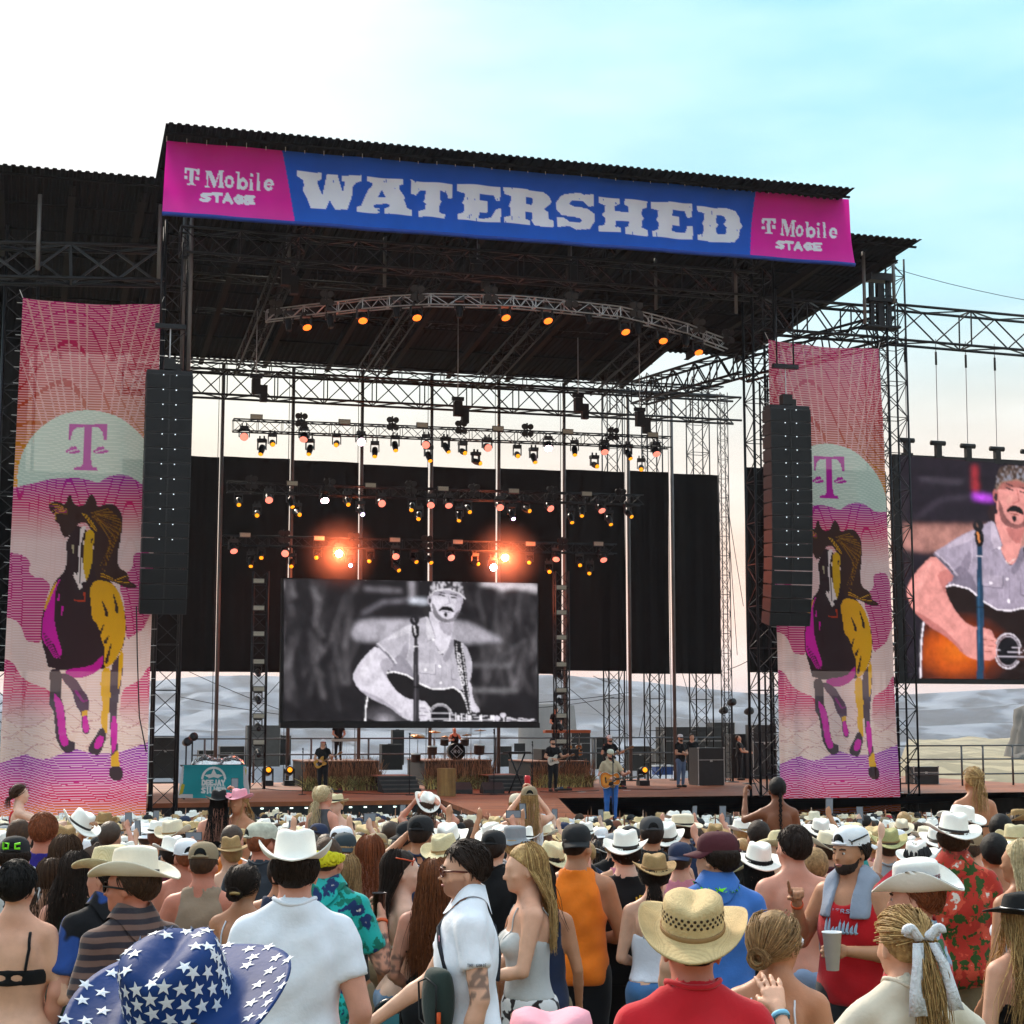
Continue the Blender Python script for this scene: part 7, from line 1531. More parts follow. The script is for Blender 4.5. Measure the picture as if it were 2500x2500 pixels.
# == loudspeaker columns
M_cab = M('speaker_cabinet', (.014,.015,.018),.5,0,.2,12,.1,80);M_gri = M('speaker_grille', (.010,.011,.013),.65,.3,.3,200)
M_led = M('pilot_lamp', (.8,.85,.9),.4, emit=(.8,.9,1), es=.7)
def line_array(label, pxl, pxr, ytop, ybot, v, n, group, ychain):
    (ua, za),(ub, _) = uz(pxl, ytop, v), uz(pxr, ytop, v);zb = uz((pxl + pxr) / 2, ybot, v)[1];w = ub - ua;u = (ua + ub) / 2;hb = (za - zb) / n * 1.012;dep = .62
    t = sth('loudspeaker_column', label,'loudspeaker', u, v, zb, group);k = w / 1.0
    cab = MB().prism([(-.5 * dep, .5 * hb - .008),(.5 * dep, .44 * hb - .006),(.5 * dep, -.44 * hb + .006),(-.5 * dep, -.5 * hb + .008)], lambda y, z, x: Vector((x, y, z)),-w / 2, w / 2).mesh('cabinet')
    gr = [MB().box((s * w * .247,-dep / 2 - .003,0),(w * .455,.012, hb * .84)).mesh('grille') for s in (-1,1)];led = [MB().box((s * w * .06 + (.1 if s < 0 else .28) * 0 + s * w * .08,-dep / 2 - .014, hb * .40),(.03,.012,.03)).mesh('pilot_lamp') for s in (-1,1)]
    fl = MB().box((-w / 2 + .012,-dep / 2 - .012,0),(.02,.02, hb * .9)).box((w / 2 - .012,-dep / 2 - .012,0),(.02,.02, hb * .9)).box((0,-dep / 2 - .012,0),(.028,.02, hb * .9)).mesh('rail')
    z, y, a = za - .12, v, -.02
    for i in range(n):
        a += .006 + max(0, i - n * .55) * .0062;cz, cy = z - hb / 2 * math.cos(a), y - hb / 2 * math.sin(a) * -1
        o = link('cabinet', cab, None if len(cab.materials) else M_cab, t, (0, cy - v, cz - zb),(a, 0,0))
        for m in gr: link('grille', m, None if len(m.materials) else M_gri, o)
        link('rail', fl, None if len(fl.materials) else M_cab, o)
        if i < n * .75:
            for m in led: link('pilot_lamp', m, None if len(m.materials) else M_led, o)
        z -= hb * math.cos(a);y += hb * math.sin(a)
    sb(MB().box((u, v, za - .06),(w * .98, dep * .9,.11)),'fly_frame', M_truss, t)
    p = Vector((u, v, za));zt = uz((pxl + pxr) / 2, ychain, v)[1]
    sb(MB().box(p + Vector((0,0,.22)),(.34,.3,.34)).box(p + Vector((.22,0,.12)),(.2,.2,.25)),'motor', M_black, t);sb(MB().bar(p + Vector((0,0,.3)),(u, v, zt),.022,5),'chain', M_alu, t)
    sb(MB().box((u, v, zt),(.9,.16,.14)),'spreader_beam', M_truss, t);sb(MB().bar((u - .3, v, zt),(u - .3, v, zt + 2.6),.03,6),'sling', M_truss, t);sb(MB().bar((u + .3, v, zt),(u + .3, v, zt + 2.6),.03,6),'sling', M_truss, t)
line_array('tall black column of loudspeakers hanging beside the left horse banner', 357,470,905,1480,-3.7,16,'hanging loudspeaker columns', 797)
line_array('tall black column of loudspeakers hanging beside the right horse banner', 1870,1968,990,1510,-3.7,16,'hanging loudspeaker columns', 895)
# == things on the stage
def deck_at(px, py, z=DECK): return uvz(px, py, z)
M_wood = M('rough_planks','a07a48', .8,0,.15,5,.2,30, kind='planks', col2='7a5a34', scale=9);M_step = M('step_dark', (.035,.035,.037),.7,0,.25,4)
M_plat = M('platform_top','8a5236', .6,0,.2,2,.1,20)
def platform(label, pxl, pxr, yb, yt, dep, name='riser'):
    u0, v0 = deck_at(pxl, yb);u1, _ = deck_at(pxr, yb);zt = uz((pxl + pxr) / 2, yt, v0)[1]
    t = sth(name, label,'riser', (u0 + u1) / 2, v0 + dep / 2, DECK);sb(MB().box(((u0 + u1) / 2, v0 + dep / 2,(DECK + zt) / 2 - .02),(u1 - u0, dep, zt - DECK - .04)),'frame', M_black, t);sb(MB().box(((u0 + u1) / 2, v0 + dep / 2, zt - .02),(u1 - u0 + .06, dep + .06,.04)),'top_board', M_plat, t)
    return u0, u1, v0, zt
rA = platform('left riser with the silver steel guitar, behind reed grass', 745,935,1922,1858,3.2)
rB = platform('middle riser carrying the drum kit, behind reed grass', 1040,1212,1918,1856,3.4)
rC = platform('right riser with the keyboard player, behind reed grass', 1296,1450,1916,1858,3.2)
def reeds(label, pxl, pxr, yb, yt, n, seed):
    u0, v0 = deck_at(pxl, yb);u1, _ = deck_at(pxr, yb);zt = uz((pxl + pxr) / 2, yt, v0)[1];rg = random.Random(seed);V, Fs, C = [],[],[]
    c1, c2, c3, c4 = (np.array(lin(c)) for c in ('8a6648','c4b478','98a068','7a5238'))
    for i in range(n):
        low = rg.random() < .58;u = rg.uniform(u0, u1);v = v0 - rg.uniform(.05,.55);hgt = (zt - DECK) * rg.uniform(.6,1.2) if not low else rg.uniform(.3,.75);lx, ly = rg.gauss(0,.16 if not low else .32), rg.gauss(-.05,.1) if not low else -abs(rg.gauss(.2,.3));w = rg.uniform(.012,.03);o = len(V);cw = rg.choice((.4,.8,1.2,1.7,2.2))
        for k in range(4): f = k / 3;ww = w * (1 - f * .85);x, y, z = u + lx * f * f, v + ly * f * f, DECK + hgt * (f - .25 * f * f * low);V += [(x - ww, y, z),(x + ww, y + .005, z)];cc = (c2 if low else c1) * (1 - f) + (c3 if low else c4) * f;cc = cc * cw;C += [cc, cc]
        Fs += [(o + 2 * k, o + 2 * k + 1, o + 2 * k + 3, o + 2 * k + 2) for k in range(3)]
    og = np.array(((u0 + u1) / 2, v0, DECK));ob = link('reed_grass', mesh_np('reed_grass', np.array(V) - og, np.array(Fs), False, np.array(C)), M('reed_blades', None, .9,0,.1, attr='print', trans=.2));ob.location = L2W(*og);ob.rotation_euler = (0,0, YAW);tag(ob, label,'grass','reed grass beds on the stage','stuff')
reeds('dry reed grass in front of the left riser', 738,938,1930,1858,1500,1);reeds('dry reed grass in front of the drum riser', 1035,1210,1926,1856,1400,2);reeds('dry reed grass in front of the keyboard riser', 1298,1452,1922,1862,1200,3)
def steps(label, pxl, pxr, yb, yt):
    u0, v0 = deck_at(pxl, yb);u1, _ = deck_at(pxr, yb);zt = uz((pxl + pxr) / 2, yt, v0 + 1)[1];t = sth('stage_steps', label,'steps', (u0 + u1) / 2, v0 + .5, DECK)
    for k in range(4): z0 = DECK + (zt - DECK) * k / 4;z1 = DECK + (zt - DECK) * (k + 1) / 4;sb(MB().box(((u0 + u1) / 2, v0 + .14 + k * .28,(DECK + z1) / 2 - .02),(u1 - u0,.27, z1 - DECK - .04)),'riser_board', M_step, t);sb(MB().box(((u0 + u1) / 2, v0 + .13 + k * .28, z1 - .018),(u1 - u0 + .02,.3,.03)),'tread', M('tread_grey', (.09,.09,.085),.7,0,.25,4), t)
    sb(MB().box(((u0 + u1) / 2, v0 + 2.0, zt - .02),(u1 - u0,1.7,.04)),'landing', M_plat, t)
steps('dark steps between the left riser and the drum riser', 937,1034,1936,1894);steps('dark steps between the drum riser and the keyboard riser', 1212,1300,1932,1892)
def box_thing(name, label, cat, pxl, pxr, yb, yt, dep, mat, z=DECK, trim=None, group=None):
    u0, v0 = deck_at(pxl, yb, z);u1, _ = deck_at(pxr, yb, z);zt = uz((pxl + pxr) / 2, yt, v0)[1];t = sth(name, label, cat, (u0 + u1) / 2, v0 + dep / 2, z, group);w, hh_ = u1 - u0, zt - z;c = Vector(((u0 + u1) / 2, v0 + dep / 2, z + hh_ / 2))
    sb(MB().box(c, (w, dep, hh_)),'body', mat, t)
    if trim == 'speaker': sb(MB().box(c + Vector((0,-dep / 2 - .01,0)),(w * .9,.02, hh_ * .9)),'grille', M_gri, t);sb(MB().box(c + Vector((0,0, hh_ / 2 + .015)),(w * .3,.05,.03)),'handle', M_black, t)
    if trim == 'case':
        for s in (-1,1):
            for q in (-1,1): sb(MB().box(c + Vector((s * w / 2,-dep / 2, q * hh_ / 2)),(.06,.06,.06)),'corner', M_alu, t)
            sb(MB().box(c + Vector((s * w / 2,-dep / 2,0)),(.025,.025, hh_ * .93)),'edge', M_alu, t)
        sb(MB().box(c + Vector((0,-dep / 2, hh_ * .18)),(w * .96,.02,.025)),'edge', M_alu, t);sb(MB().box(c + Vector((0,-dep / 2 - .012, hh_ * .16)),(.10,.02,.09)),'latch', M_alu, t)
    if trim == 'planks':
        n = 5
        for i in range(n): sb(MB().box(c + Vector((-w / 2 + w * (i + .5) / n, -dep / 2 - .012,0)),(w / n * .95,.02, hh_ * .99)),'plank', mat, t)
        sb(MB().box(c + Vector((0,0, hh_ / 2 + .012)),(w * 1.03, dep * 1.05,.025)),'lid', mat, t)
    return t, c, w, hh_
box_thing('wooden_podium','tall pale wooden plank box standing at the front of the stage','podium', 1075,1115,1944,1878,.5, M_wood, trim='planks')
for i, (a, b_, lab) in enumerate(((1112,1157,'black floor monitor wedge beside the wooden podium'),(1181,1236,'black floor monitor wedge right of the first one, before the right steps'))):
    u0, v0 = deck_at(a, 1938);u1, _ = deck_at(b_, 1938);t = sth('monitor_wedge', lab,'loudspeaker', (u0 + u1) / 2, v0 + .25, DECK,'floor monitors')
    sb(MB().prism([(0,0),(.55,0),(.55,.12),(.28,.38),(0,.14)], lambda y, z, x: Vector((x, v0 + y, DECK + z)), u0, u1),'cabinet', M_case, t);sb(MB().prism([(.545,.13),(.56,.145),(.30,.395),(.285,.38)], lambda y, z, x: Vector((x, v0 + y, DECK + z)), u0 + .03, u1 - .03),'grille', M_gri, t)
zr = rA[3]
box_thing('speaker_cabinet','big black speaker cabinet at the left of the stage','loudspeaker', 655,712,1868,1796,.9, M_case, trim='speaker')
box_thing('speaker_cabinet','black speaker stack behind the left steps','loudspeaker', 932,986,1880,1817,.7, M_case, trim='speaker');
box_thing('speaker_cabinet','narrow black upright speaker behind the left steps, taller than the stack','loudspeaker', 958,988,1868,1782,.5, M_case, trim='speaker')
box_thing('equipment_rack','dark grey rack against the valley at the far left of the stage','rack', 602,686,1872,1771,.9, M('grey_case', (.07,.07,.075),.6), trim='case')
box_thing('equipment_rack','low dark rack left of the speaker cabinet','rack', 484,530,1880,1832,.8, M_case, trim='case')
box_thing('road_case','large black road case at the right of the stage','road case', 1706,1776,1918,1826,1.0, M_case, trim='case')
box_thing('road_case','black road case behind the keyboard player','road case', 1395,1446,1880,1784,.9, M_case, trim='case')
box_thing('road_case','black road case between bass player and the right crew','road case', 1600,1636,1876,1828,.8, M_case, trim='case')
box_thing('mixing_desk','long black mixing desk under the right towers','mixing desk', 1622,1795,1882,1775,1.2, M_case, trim='case')
box_thing('equipment_rack','black rack at the foot of the right tower','rack', 1790,1850,1900,1792,1.0, M_case, trim='case')
box_thing('equipment_rack','black rack at the foot of the left tower','rack', 372,434,1900,1800,1.0, M_case, trim='case')
box_thing('equipment_rack','low black rack right of the right horse banner','rack', 2232,2302,1915,1872,.7, M_case, trim='case')
for a, b_, y0, y1, lab in ((1456,1500,1878,1802,'black amplifier rack right of the bass player'),(1540,1592,1882,1822,'low black rack left of the blue cooler'),(1655,1704,1872,1792,'black rack behind the folded-arms crew man'),(1742,1802,1874,1764,'tall black rack behind the large road case'),(1840,1905,1902,1770,'tall black rack beside the foot of the right horse banner'),(536,598,1872,1822,'black rack behind the disc jockey table'),(1216,1252,1872,1822,'small black amplifier right of the drum kit')): box_thing('equipment_rack', lab,'rack', a, b_, y0, y1,.8, M_case, trim='case')
t, c, w, hh_ = box_thing('cooler','blue drinks cooler with a white lid beside the crew','cooler', 1602,1648,1892,1872,.55, M('cooler_blue','24488c', .45));sb(MB().box(c + Vector((0,0, hh_ / 2 + .04)),(w * 1.04,.58,.07)),'lid', M('cooler_white','c8ccd4', .5), t)
# floor lamps with amber lens
for i, (px, py, lab) in enumerate(((653,1878,'amber-lit moving lamp on the floor at the far left of the stage'),(705,1878,'amber-lit moving lamp on the floor, right of its twin, left of the guitarist'),(1512,1870,'amber-lit moving lamp on the floor just behind the singer'),(1570,1871,'amber-lit moving lamp on the floor right of the singer'))):
    u, v = deck_at(px, 1918);p = Vector((u, v, DECK));t = sth('floor_lamp', lab,'stage lamp', u, v, DECK,'moving lamps on the stage floor')
    sb(MB().box(p + Vector((0,0,.1)),(.42,.4,.2)),'base', M_fix, t)
    for s in (-1,1): sb(MB().box(p + Vector((s * .2,0,.42)),(.05,.16,.5)),'yoke_arm', M_fix, t)
    q = RX(math.pi / 2 - .25);sb(MB().lathe([(.10,-.22),(.16,-.18),(.175,0),(.16,.22),(.15,.24)], p + Vector((0,0,.56)),16, q),'head', M_fix, t);sb(MB().lathe([(.10,.245),(.05,.25),(0,.252)], p + Vector((0,0,.56)),14, q),'lens', LENS['y'], t)
for i, (px, py, v) in enumerate(((455,1812,8),(470,1800,9),(1785,1715,12),(1765,1735,13),(1827,1737,10))):
    p = S(px, py, v);t = sth('stage_lamp', ('dark unlit lamp on a stand left of the disc jockey table','second dark lamp on a stand left of the disc jockey table','small dark lamp on a tall stand near the right tower','lower small dark lamp on a stand near the right tower','dark lamp on a stand beside the right loudspeaker tower')[i],'stage lamp', p.x, p.y, DECK,'lamps on stands')
    sb(MB().bar((p.x, p.y, DECK), p, .03,6),'stand', M_truss, t);sb(MB().lathe([(.07,-.2),(.13,-.1),(.16,.1),(.15,.18),(.0,.16)], p, 12, RX(math.pi / 2 - .2) @ RY(.3)),'head', M_fix, t);sb(MB().lathe([(.3,0),(.28,.03),(.03,.05)],(p.x, p.y, DECK),10),'foot', M_truss, t)
# disc jockey table with printed cloth
dv = deck_at(520,1952)[1] + .3
G = quad_grid(S(446,1868, dv), S(601,1868, dv), S(612,1950, dv), S(433,1948, dv),190,100);X, Y = proj(G);cv = Canvas(X, Y,'1f9aa6');cv.z = lambda a, b: (a / 2.76,1300 + b / 2.76)
cv.poly([(1228,1573),(1240,1573),(1232,1700),(1215,1740),(1195,1800),(1180,1800)],'c9cfd4');cv.poly([(1640,1573),(1660,1573),(1700,1800),(1670,1800),(1640,1700)],'c9cfd4');cv.poly([(1190,1762),(1695,1770),(1695,1805),(1185,1805)],'c9cfd4');cv.poly([(1225,1690),(1245,1700),(1230,1760),(1205,1770)],'b8b030');cv.poly([(1650,1580),(1662,1600),(1655,1640)],'b8b030')
cv.ell((1440,1662),84,84,'dfe8ea', 1,.82);cv.poly([(1300,1663),(1560,1663),(1560,1800),(1300,1800)],'1f9aa6');cv.poly([(1440,1590),(1458,1628),(1505,1635),(1470,1655),(1490,1662),(1440,1648),(1390,1662),(1410,1655),(1375,1635),(1422,1628)],'dfe8ea')
cv.k = 1 / 2.76;write(cv,'DEEJAY', 1362,1668,152,36,'dfe8ea', 11,.28);cv.stroke([(1362,1710),(1516,1710)],4,'dfe8ea');write(cv,'SILVER', 1360,1718,160,38,'dfe8ea', 12,.28);cv.k = 1
a = np.linspace(0,1,190)[None, :];b = np.linspace(0,1,100)[:, None];G[..., 1] += .03 * np.sin(a * 22 + b * 3) * b + .02 * np.sin(a * 9 + b * 6)
t = sth('dj_table','table with a turquoise cloth reading DEEJAY SILVER at the left front of the stage','table', *((np.array(G[-1,95]) * np.array((1,1,0))) + np.array((0,0, DECK))));cloth('printed_cloth', G, cv.C, M_print, t, ORG[t.name][0])
ua, ub, zt = G[0,0,0], G[0,-1,0], G[0,0,2];sb(MB().box(((ua + ub) / 2, dv + .42, zt - .03),(ub - ua + .02,.78,.05)),'table_top', M_black, t)
for x in (ua + .08, ub - .08):
    for y in (dv + .12, dv + .72): sb(MB().bar((x, y, DECK),(x, y, zt - .05),.03,6),'leg', M_truss, t)
rg = random.Random(9);V = [];nx, ny = 34,14
for j in range(ny):
    for i in range(nx): fx, fy = i / (nx - 1), j / (ny - 1);e = (math.sin(math.pi * fx) ** .5) * (math.sin(math.pi * fy) ** .6 if 0 < fy < 1 else 0);V.append((ua + .3 + (ub - ua - .32) * fx + rg.uniform(-.02,.02), dv + .05 + .7 * fy, zt + .01 + .34 * e * (.8 + .3 * math.sin(fx * 9)) + rg.uniform(-.02,.04) * e))
stop(MB().add(V, [(j * nx + i, j * nx + i + 1,(j + 1) * nx + i + 1,(j + 1) * nx + i) for j in range(ny - 1) for i in range(nx - 1)]),'foil_cover', M('crumpled_foil', (.62,.60,.60),.25,.9,.2,20),'crumpled silver foil cover lying on the disc jockey table','cover')
# ---- instruments
M_gold = M('maple_yellow','c9953a', .4);M_neckw = M('neck_wood','8a5a30', .45);M_ivory = M('ivory_white','d8d4c8', .4);M_ebony = M('ebony','17120f', .4);M_str = M('string_metal', (.6,.58,.55),.3,.9)
M_burst = M('sunburst','c8701c', .3,0,.1,3);M_dburst = M('sunburst_edge','2a1208', .3)
AC = [(-.25,0),(-.24,.13),(-.17,.195),(-.07,.19),(.0,.135),(.05,.115),(.11,.135),(.17,.15),(.225,.12),(.245,.04)]
EL = [(-.2,.02),(-.19,.13),(-.1,.16),(-.02,.12),(.04,.115),(.1,.16),(.19,.17),(.2,.12),(.14,.06),(.15,-.04),(.2,-.1),(.17,-.14),(.08,-.13),(.02,-.11),(-.06,-.14),(-.15,-.14),(-.2,-.07)]
def guitar(label, loc, rz, roll, kind, body, sc=1.0, lean=0):
    "body in the x-z plane, strings facing +y, neck towards -x"
    t = thing('guitar', label,'guitar', loc, rz);t.rotation_euler = (lean, roll, rz);t.scale = (sc,) * 3
    o = [(-x, z) for x, z in AC] + [(-x, -z) for x, z in AC[::-1]] if kind == 'a' else [(-x, z) for x, z in EL];d = .055 if kind == 'a' else .022;o = [tuple(p) for p in smooth_poly(o, 2)]
    if kind == 'a':
        MB().prism(o, lambda x, z, y: Vector((x, y, z)),-d, d).build('body', M_dburst, t);MB().prism([(x * .93, z * .93) for x, z in o], lambda x, z, y: Vector((x, y, z)), d + .001, d + .004).build('soundboard', body, t);MB().prism([(x * .66 + .03, z * .66) for x, z in o], lambda x, z, y: Vector((x, y, z)), d + .0045, d + .006).build('soundboard_centre', M('sunburst_centre','d98e34', .3), t)
        MB().tube([(x, d, z) for x, z in o + o[:1]],.006,5).build('binding', M_ivory, t);MB().lathe([(.052,0),(.0,.002)],(-.09, d + .008,0),18, RX(-math.pi / 2)).build('sound_hole', M_ebony, t);MB().lathe([(.062,0),(.066,.003),(.053,.003),(.053,0)],(-.09, d + .008,0),20, RX(-math.pi / 2)).build('rosette', M_ivory, t)
        MB().prism([(-.05,-.05),(.03,-.055),(.06,-.12),(.0,-.15),(-.07,-.12)], lambda x, z, y: Vector((x, y, z)), d + .0065, d + .008).build('pickguard', M_ebony, t);MB().box((.11, d + .012,0),(.03,.012,.14)).build('bridge', M_ebony, t)
    else:
        MB().prism(o, lambda x, z, y: Vector((x, y, z)),-d, d).build('body', body, t);MB().prism([(-.06,.05),(.06,.06),(.09,0),(.08,-.09),(-.05,-.08)], lambda x, z, y: Vector((x, y, z)), d + .001, d + .004).build('pickguard', M_ebony if body is M_gold else M_ivory, t)
        for x in (-.04,.04): MB().box((x, d + .008,0),(.025,.012,.075)).build('pickup', M_ebony, t)
        MB().box((.11, d + .008,0),(.05,.01,.08)).build('bridge', M_alu, t)
    MB().prism([(-.14,-.028),(-.14,.028),(-.66,.021),(-.66,-.021)], lambda x, z, y: Vector((x, y, z)), d - .012, d + .014).build('neck', M_neckw if kind == 'e' else M_ebony, t)
    for k in range(9): x = -.27 - .36 * (1 - (.86 ** k)) / (1 - .86 ** 8);MB().box((x, d + .0155,0),(.004,.003,.05)).build('fret', M_ivory, t)
    MB().prism([(-.66,-.024),(-.66,.024),(-.70,.038),(-.82,.034),(-.83,-.03),(-.70,-.036)], lambda x, z, y: Vector((x, y, z)), d - .014, d + .006).build('headstock', M_neckw if kind == 'e' else M_ebony, t)
    for k in range(3):
        for s in (-1,1): MB().lathe([(.009,-.01),(.009,.01)],(-.72 - k * .035, d - .004, s * .043),6).build('tuner', M_alu, t)
    for k in range(6): MB().bar((.12, d + .02,-.022 + k * .009),(-.68, d + .017,-.016 + k * .0066),.0012,3).build('string', M_str, t)
    return t
def mic_stand(label, u, v, z, hgt=1.5, boom=None):
    t = sth('microphone_stand', label,'microphone stand', u, v, z,'microphone stands');sb(MB().bar((u, v, z + .02),(u, v, z + hgt),.014,7),'pole', M_truss, t);sb(MB().lathe([(.14,0),(.14,.015),(.02,.03)],(u, v, z),14),'base', M_truss, t);q = RX(-.5)
    sb(MB().lathe([(.011,-.16),(.017,-.02),(.027,0),(.03,.03),(.02,.05),(0,.055)],(u, v, z + hgt + .1),12, q),'microphone', M_black, t);sb(MB().box((u, v + .03, z + hgt + .02),(.03,.05,.06)),'clip', M_black, t);return t
# ---- the band and crew
STY = YAW + math.pi
GR = {'R': ((.28,-.02,1.16),(.08,.22,1.10),'relaxed', (0,-1,-.2)),'L': ((.30,.10,1.16),(.36,.30,1.20),'grip', (0,-1,.3))}
def on_stage(label, px, pyt, pyf, z=DECK, H=1.8, uv=None, **kw):
    u, v = uv or deck_at(px, pyf, z);zt = uz(px, pyt, v)[1];u = uz(px, (pyt + pyf) / 2, v)[0];H_ = max(1.5, min(2.0, zt - z)) if not kw.get('sit') else H
    return person(label, 0,0,1, kw.pop('yaw', STY), wpos=L2W(u, v, z), H=H_, h=kw.pop('h', .023), hh=.012, group='band and crew on the stage', **kw) + (u, v)
cblk, cden, cdk = cm('black','0e0e11'), cm('mid_denim','4a76a8'), cm('dark_pants','17181c')
def uz_at(r, p): return wp(r, p)
r, b, u, v = on_stage('singer on the walkway in a khaki shirt and blue jeans playing an acoustic guitar', 1491,1831,2006, yaw=STY - .15, top=('shirt', cm('khaki_shirt','a8967c')), bottom=('jeans', cm('bright_denim','2f66b4')), hair=('short', H_dk), hat=('cap', M('cap_camo','b8b8a8', .85,0,.3,30), M_capk, False), arms=GR, head=(.05,-.05), face={'beard': M('beard_dark','2a1a14', .8)}, h=.014, skin='pink')
guitar('sunburst acoustic guitar held by the singer', wp(r, (.06,.20,1.05)), r.rotation_euler.z, .10,'a', M_burst, 1.05);
mp = wp(r, (.02,.42,0));du = mp.x * cY + (mp.y - OY) * sY;dvv = -mp.x * sY + (mp.y - OY) * cY;mic_stand('microphone on a straight stand in front of the singer', du, dvv, DECK, 1.52)
r, b, u, v = on_stage('guitarist in black with a red and white cap playing a yellow electric guitar', 788,1806,1938, yaw=STY - .35, top=('tee', cblk), bottom=('jeans', cdk), hair=('long', H_br, .25,60), hat=('cap', M_capw, M_capr, False), arms=GR, head=(0,.15), wt=.95)
guitar('yellow electric guitar of the guitarist at the left', wp(r, (.06,.17,1.02)), r.rotation_euler.z, .45,'e', M_gold, 1.05);mic_stand('microphone on a stand left of the yellow guitar', u - .8, v - .6, DECK, 1.45)
r, b, u, v = on_stage('guitarist in black playing a white electric guitar near the right steps', 1350,1803,1932, yaw=STY + .1, top=('tee', cblk), bottom=('jeans', cdk), hair=('short', H_dk), hat=('cap', M_capb, M_capb, True), arms=GR, head=(0,.2), wt=.98, face={'beard': M('beard_dark','2a1a14', .8)})
guitar('white electric guitar of the guitarist beside the right steps', wp(r, (.06,.17,1.04)), r.rotation_euler.z, .25,'e', M_ivory, 1.05)
r, b, u, v = on_stage('bass player in black T-shirt and white cap behind the singer', 1489,1796,1922, yaw=STY - .1, top=('tee', cblk), bottom=('jeans', cdk), hair=('short', H_dk), hat=('cap', M_capw, M_capw, False), arms=GR, head=(.1,.1), face={'beard': M('beard_dark','2a1a14', .8)})
guitar('dark bass guitar of the bass player behind the singer', wp(r, (.06,.17,1.06)), r.rotation_euler.z, .38,'e', M_ebony, 1.25)
r, b, u, v = on_stage('steel guitar player in black T-shirt and white cap on the left riser', 826,1754,1866, z=rA[3], uv=((rA[0] + rA[1]) / 2, rA[2] + 1.9), top=('tee', cblk), bottom=('jeans', cdk), hair=('short', H_dk), hat=('cap', M_capw, M_capw, True), arms={'L': ((.26,.08,1.12),(.16,.32,1.02)),'R': ((.26,.08,1.12),(.16,.32,1.02))}, head=(-.3,.15), skin='light')
pv = v - .45;sgu = uz(840,1830, pv)[0];t = sth('pedal_steel_guitar','silver pedal steel guitar on thin legs in front of its player on the left riser','steel guitar', sgu, pv, rA[3]);zt = uz(840,1804, pv)[1]
sb(MB().box((sgu, pv, zt - .05),(1.0,.25,.1)),'body', M_alu, t);sb(MB().box((sgu, pv - .05, zt + .012),(.8,.1,.02)),'neck_board', M_ebony, t)
for sx in (-.46,.46):
    for sy in (-.1,.1): sb(MB().bar((sgu + sx, pv + sy, rA[3]),(sgu + sx * .97, pv + sy, zt - .1),.014,6),'leg', M_alu, t)
for k in range(5): sb(MB().bar((sgu - .2 + k * .1, pv, rA[3] + .1),(sgu - .2 + k * .1, pv, zt - .1),.006,4),'pedal_rod', M_alu, t)
r, b, u, v = on_stage('keyboard player in black T-shirt standing high behind an orange-edged keyboard', 1357,1727,1850, z=rC[3] + .45, uv=(uz(1357,1800, rC[2] + 2)[0], rC[2] + 2), top=('tee', cblk), bottom=('jeans', cdk), hair=('short', H_dk), arms={'L': ((.25,.05,1.13),(.15,.3,1.06)),'R': ((.25,.05,1.13),(.15,.3,1.06))}, head=(.2,-.1), face={})
stop(MB().box((u, v, rC[3] + .225),(1.6,1.2,.45)),'riser', M_black,'small black riser under the keyboard player','riser')
kv = v - .75;ku = uz(1384,1785, kv)[0];kz = uz(1384,1783, kv)[1];t = sth('keyboard','orange-edged keyboard on a cross stand on the right riser','keyboard', ku, kv, rC[3]);sb(MB().box((ku, kv, kz - .05),(1.95,.36,.12)),'case', M('keyboard_orange','b8582a', .5), t);sb(MB().box((ku, kv + .05, kz + .015),(1.8,.2,.02)),'keys', M_ivory, t)
for s in (-1,1): sb(MB().bar((ku - .5 * s, kv, rC[3]),(ku + .5 * s, kv, kz - .1),.025,6),'stand_leg', M_truss, t)
for i, px in enumerate((1388,1412)):
    gu, gv = deck_at(px, 1900);gv = max(gv, rC[2] + .3);gu = uz(px, 1820, gv)[0];zz = rC[3] + .28
    g_ = guitar(('light acoustic guitar on a stand right of the keyboard player, the left one','dark-necked guitar on a stand right of the keyboard player, the right one')[i], L2W(gu, gv, zz + .02), STY, math.pi / 2 - .05,'a', M_gold if i == 0 else M_burst, 1.0,-.0);stop(MB().bar((gu - .15, gv + .1, rC[3]),(gu, gv + .12, zz + .4),.014,5).bar((gu + .15, gv + .1, rC[3]),(gu, gv + .12, zz + .4),.014,5).bar((gu - .15, gv + .1, rC[3] + .05),(gu + .15, gv - .05, rC[3] + .05),.012,5),'guitar_stand', M_truss, ('thin black stand under the left guitar beside the keyboard','thin black stand under the right guitar beside the keyboard')[i],'stand','guitar stands')
# drum kit
dz = rB[3];dv_ = rB[2] + 1.0;du_ = uz(1112,1840, dv_)[0];kit = sth('drum_kit','drum kit with a white diamond emblem on the bass drum, on the middle riser','drum kit', du_, dv_, dz)
M_shell = M('drum_shell', (.10,.10,.10),.3,.3,.2,8);M_skin_d = M('drum_head','b8b4ac', .5);M_brass = M('cymbal_bronze','b0702c', .3,.9,.15,20)
qd = RX(math.pi / 2);cb = Vector((du_, dv_, dz + .33));o = sb(MB().lathe([(.33,-.22),(.33,.22)], cb, 26, qd),'bass_drum', M_shell, kit);sb(MB().lathe([(.345,-.24),(.345,-.20),(.32,-.20),(.32,-.24),(.345,-.24)], cb + Vector((0,-.46,0)),26, qd),'hoop', M_ebony, kit)
sb(MB().lathe([(.325,.222),(0,.223)], cb, 26, qd),'front_head', M_ebony, kit);wm = M('print_white','d8d8de', .8)
em = MB();em.tube([cb + Vector((x, -.232, z)) for x, z in ((0,.25),(.25,0),(0,-.25),(-.25,0),(0,.25))],.016,4);em.build if False else None
for ch, x0 in (('R', -.13),('G', .02)):
    for P_ in GL[ch]: em.tube([cb + Vector((x0 + a_ * .11,-.232,.07 - b_ * .14)) for a_, b_ in P_],.015,4)
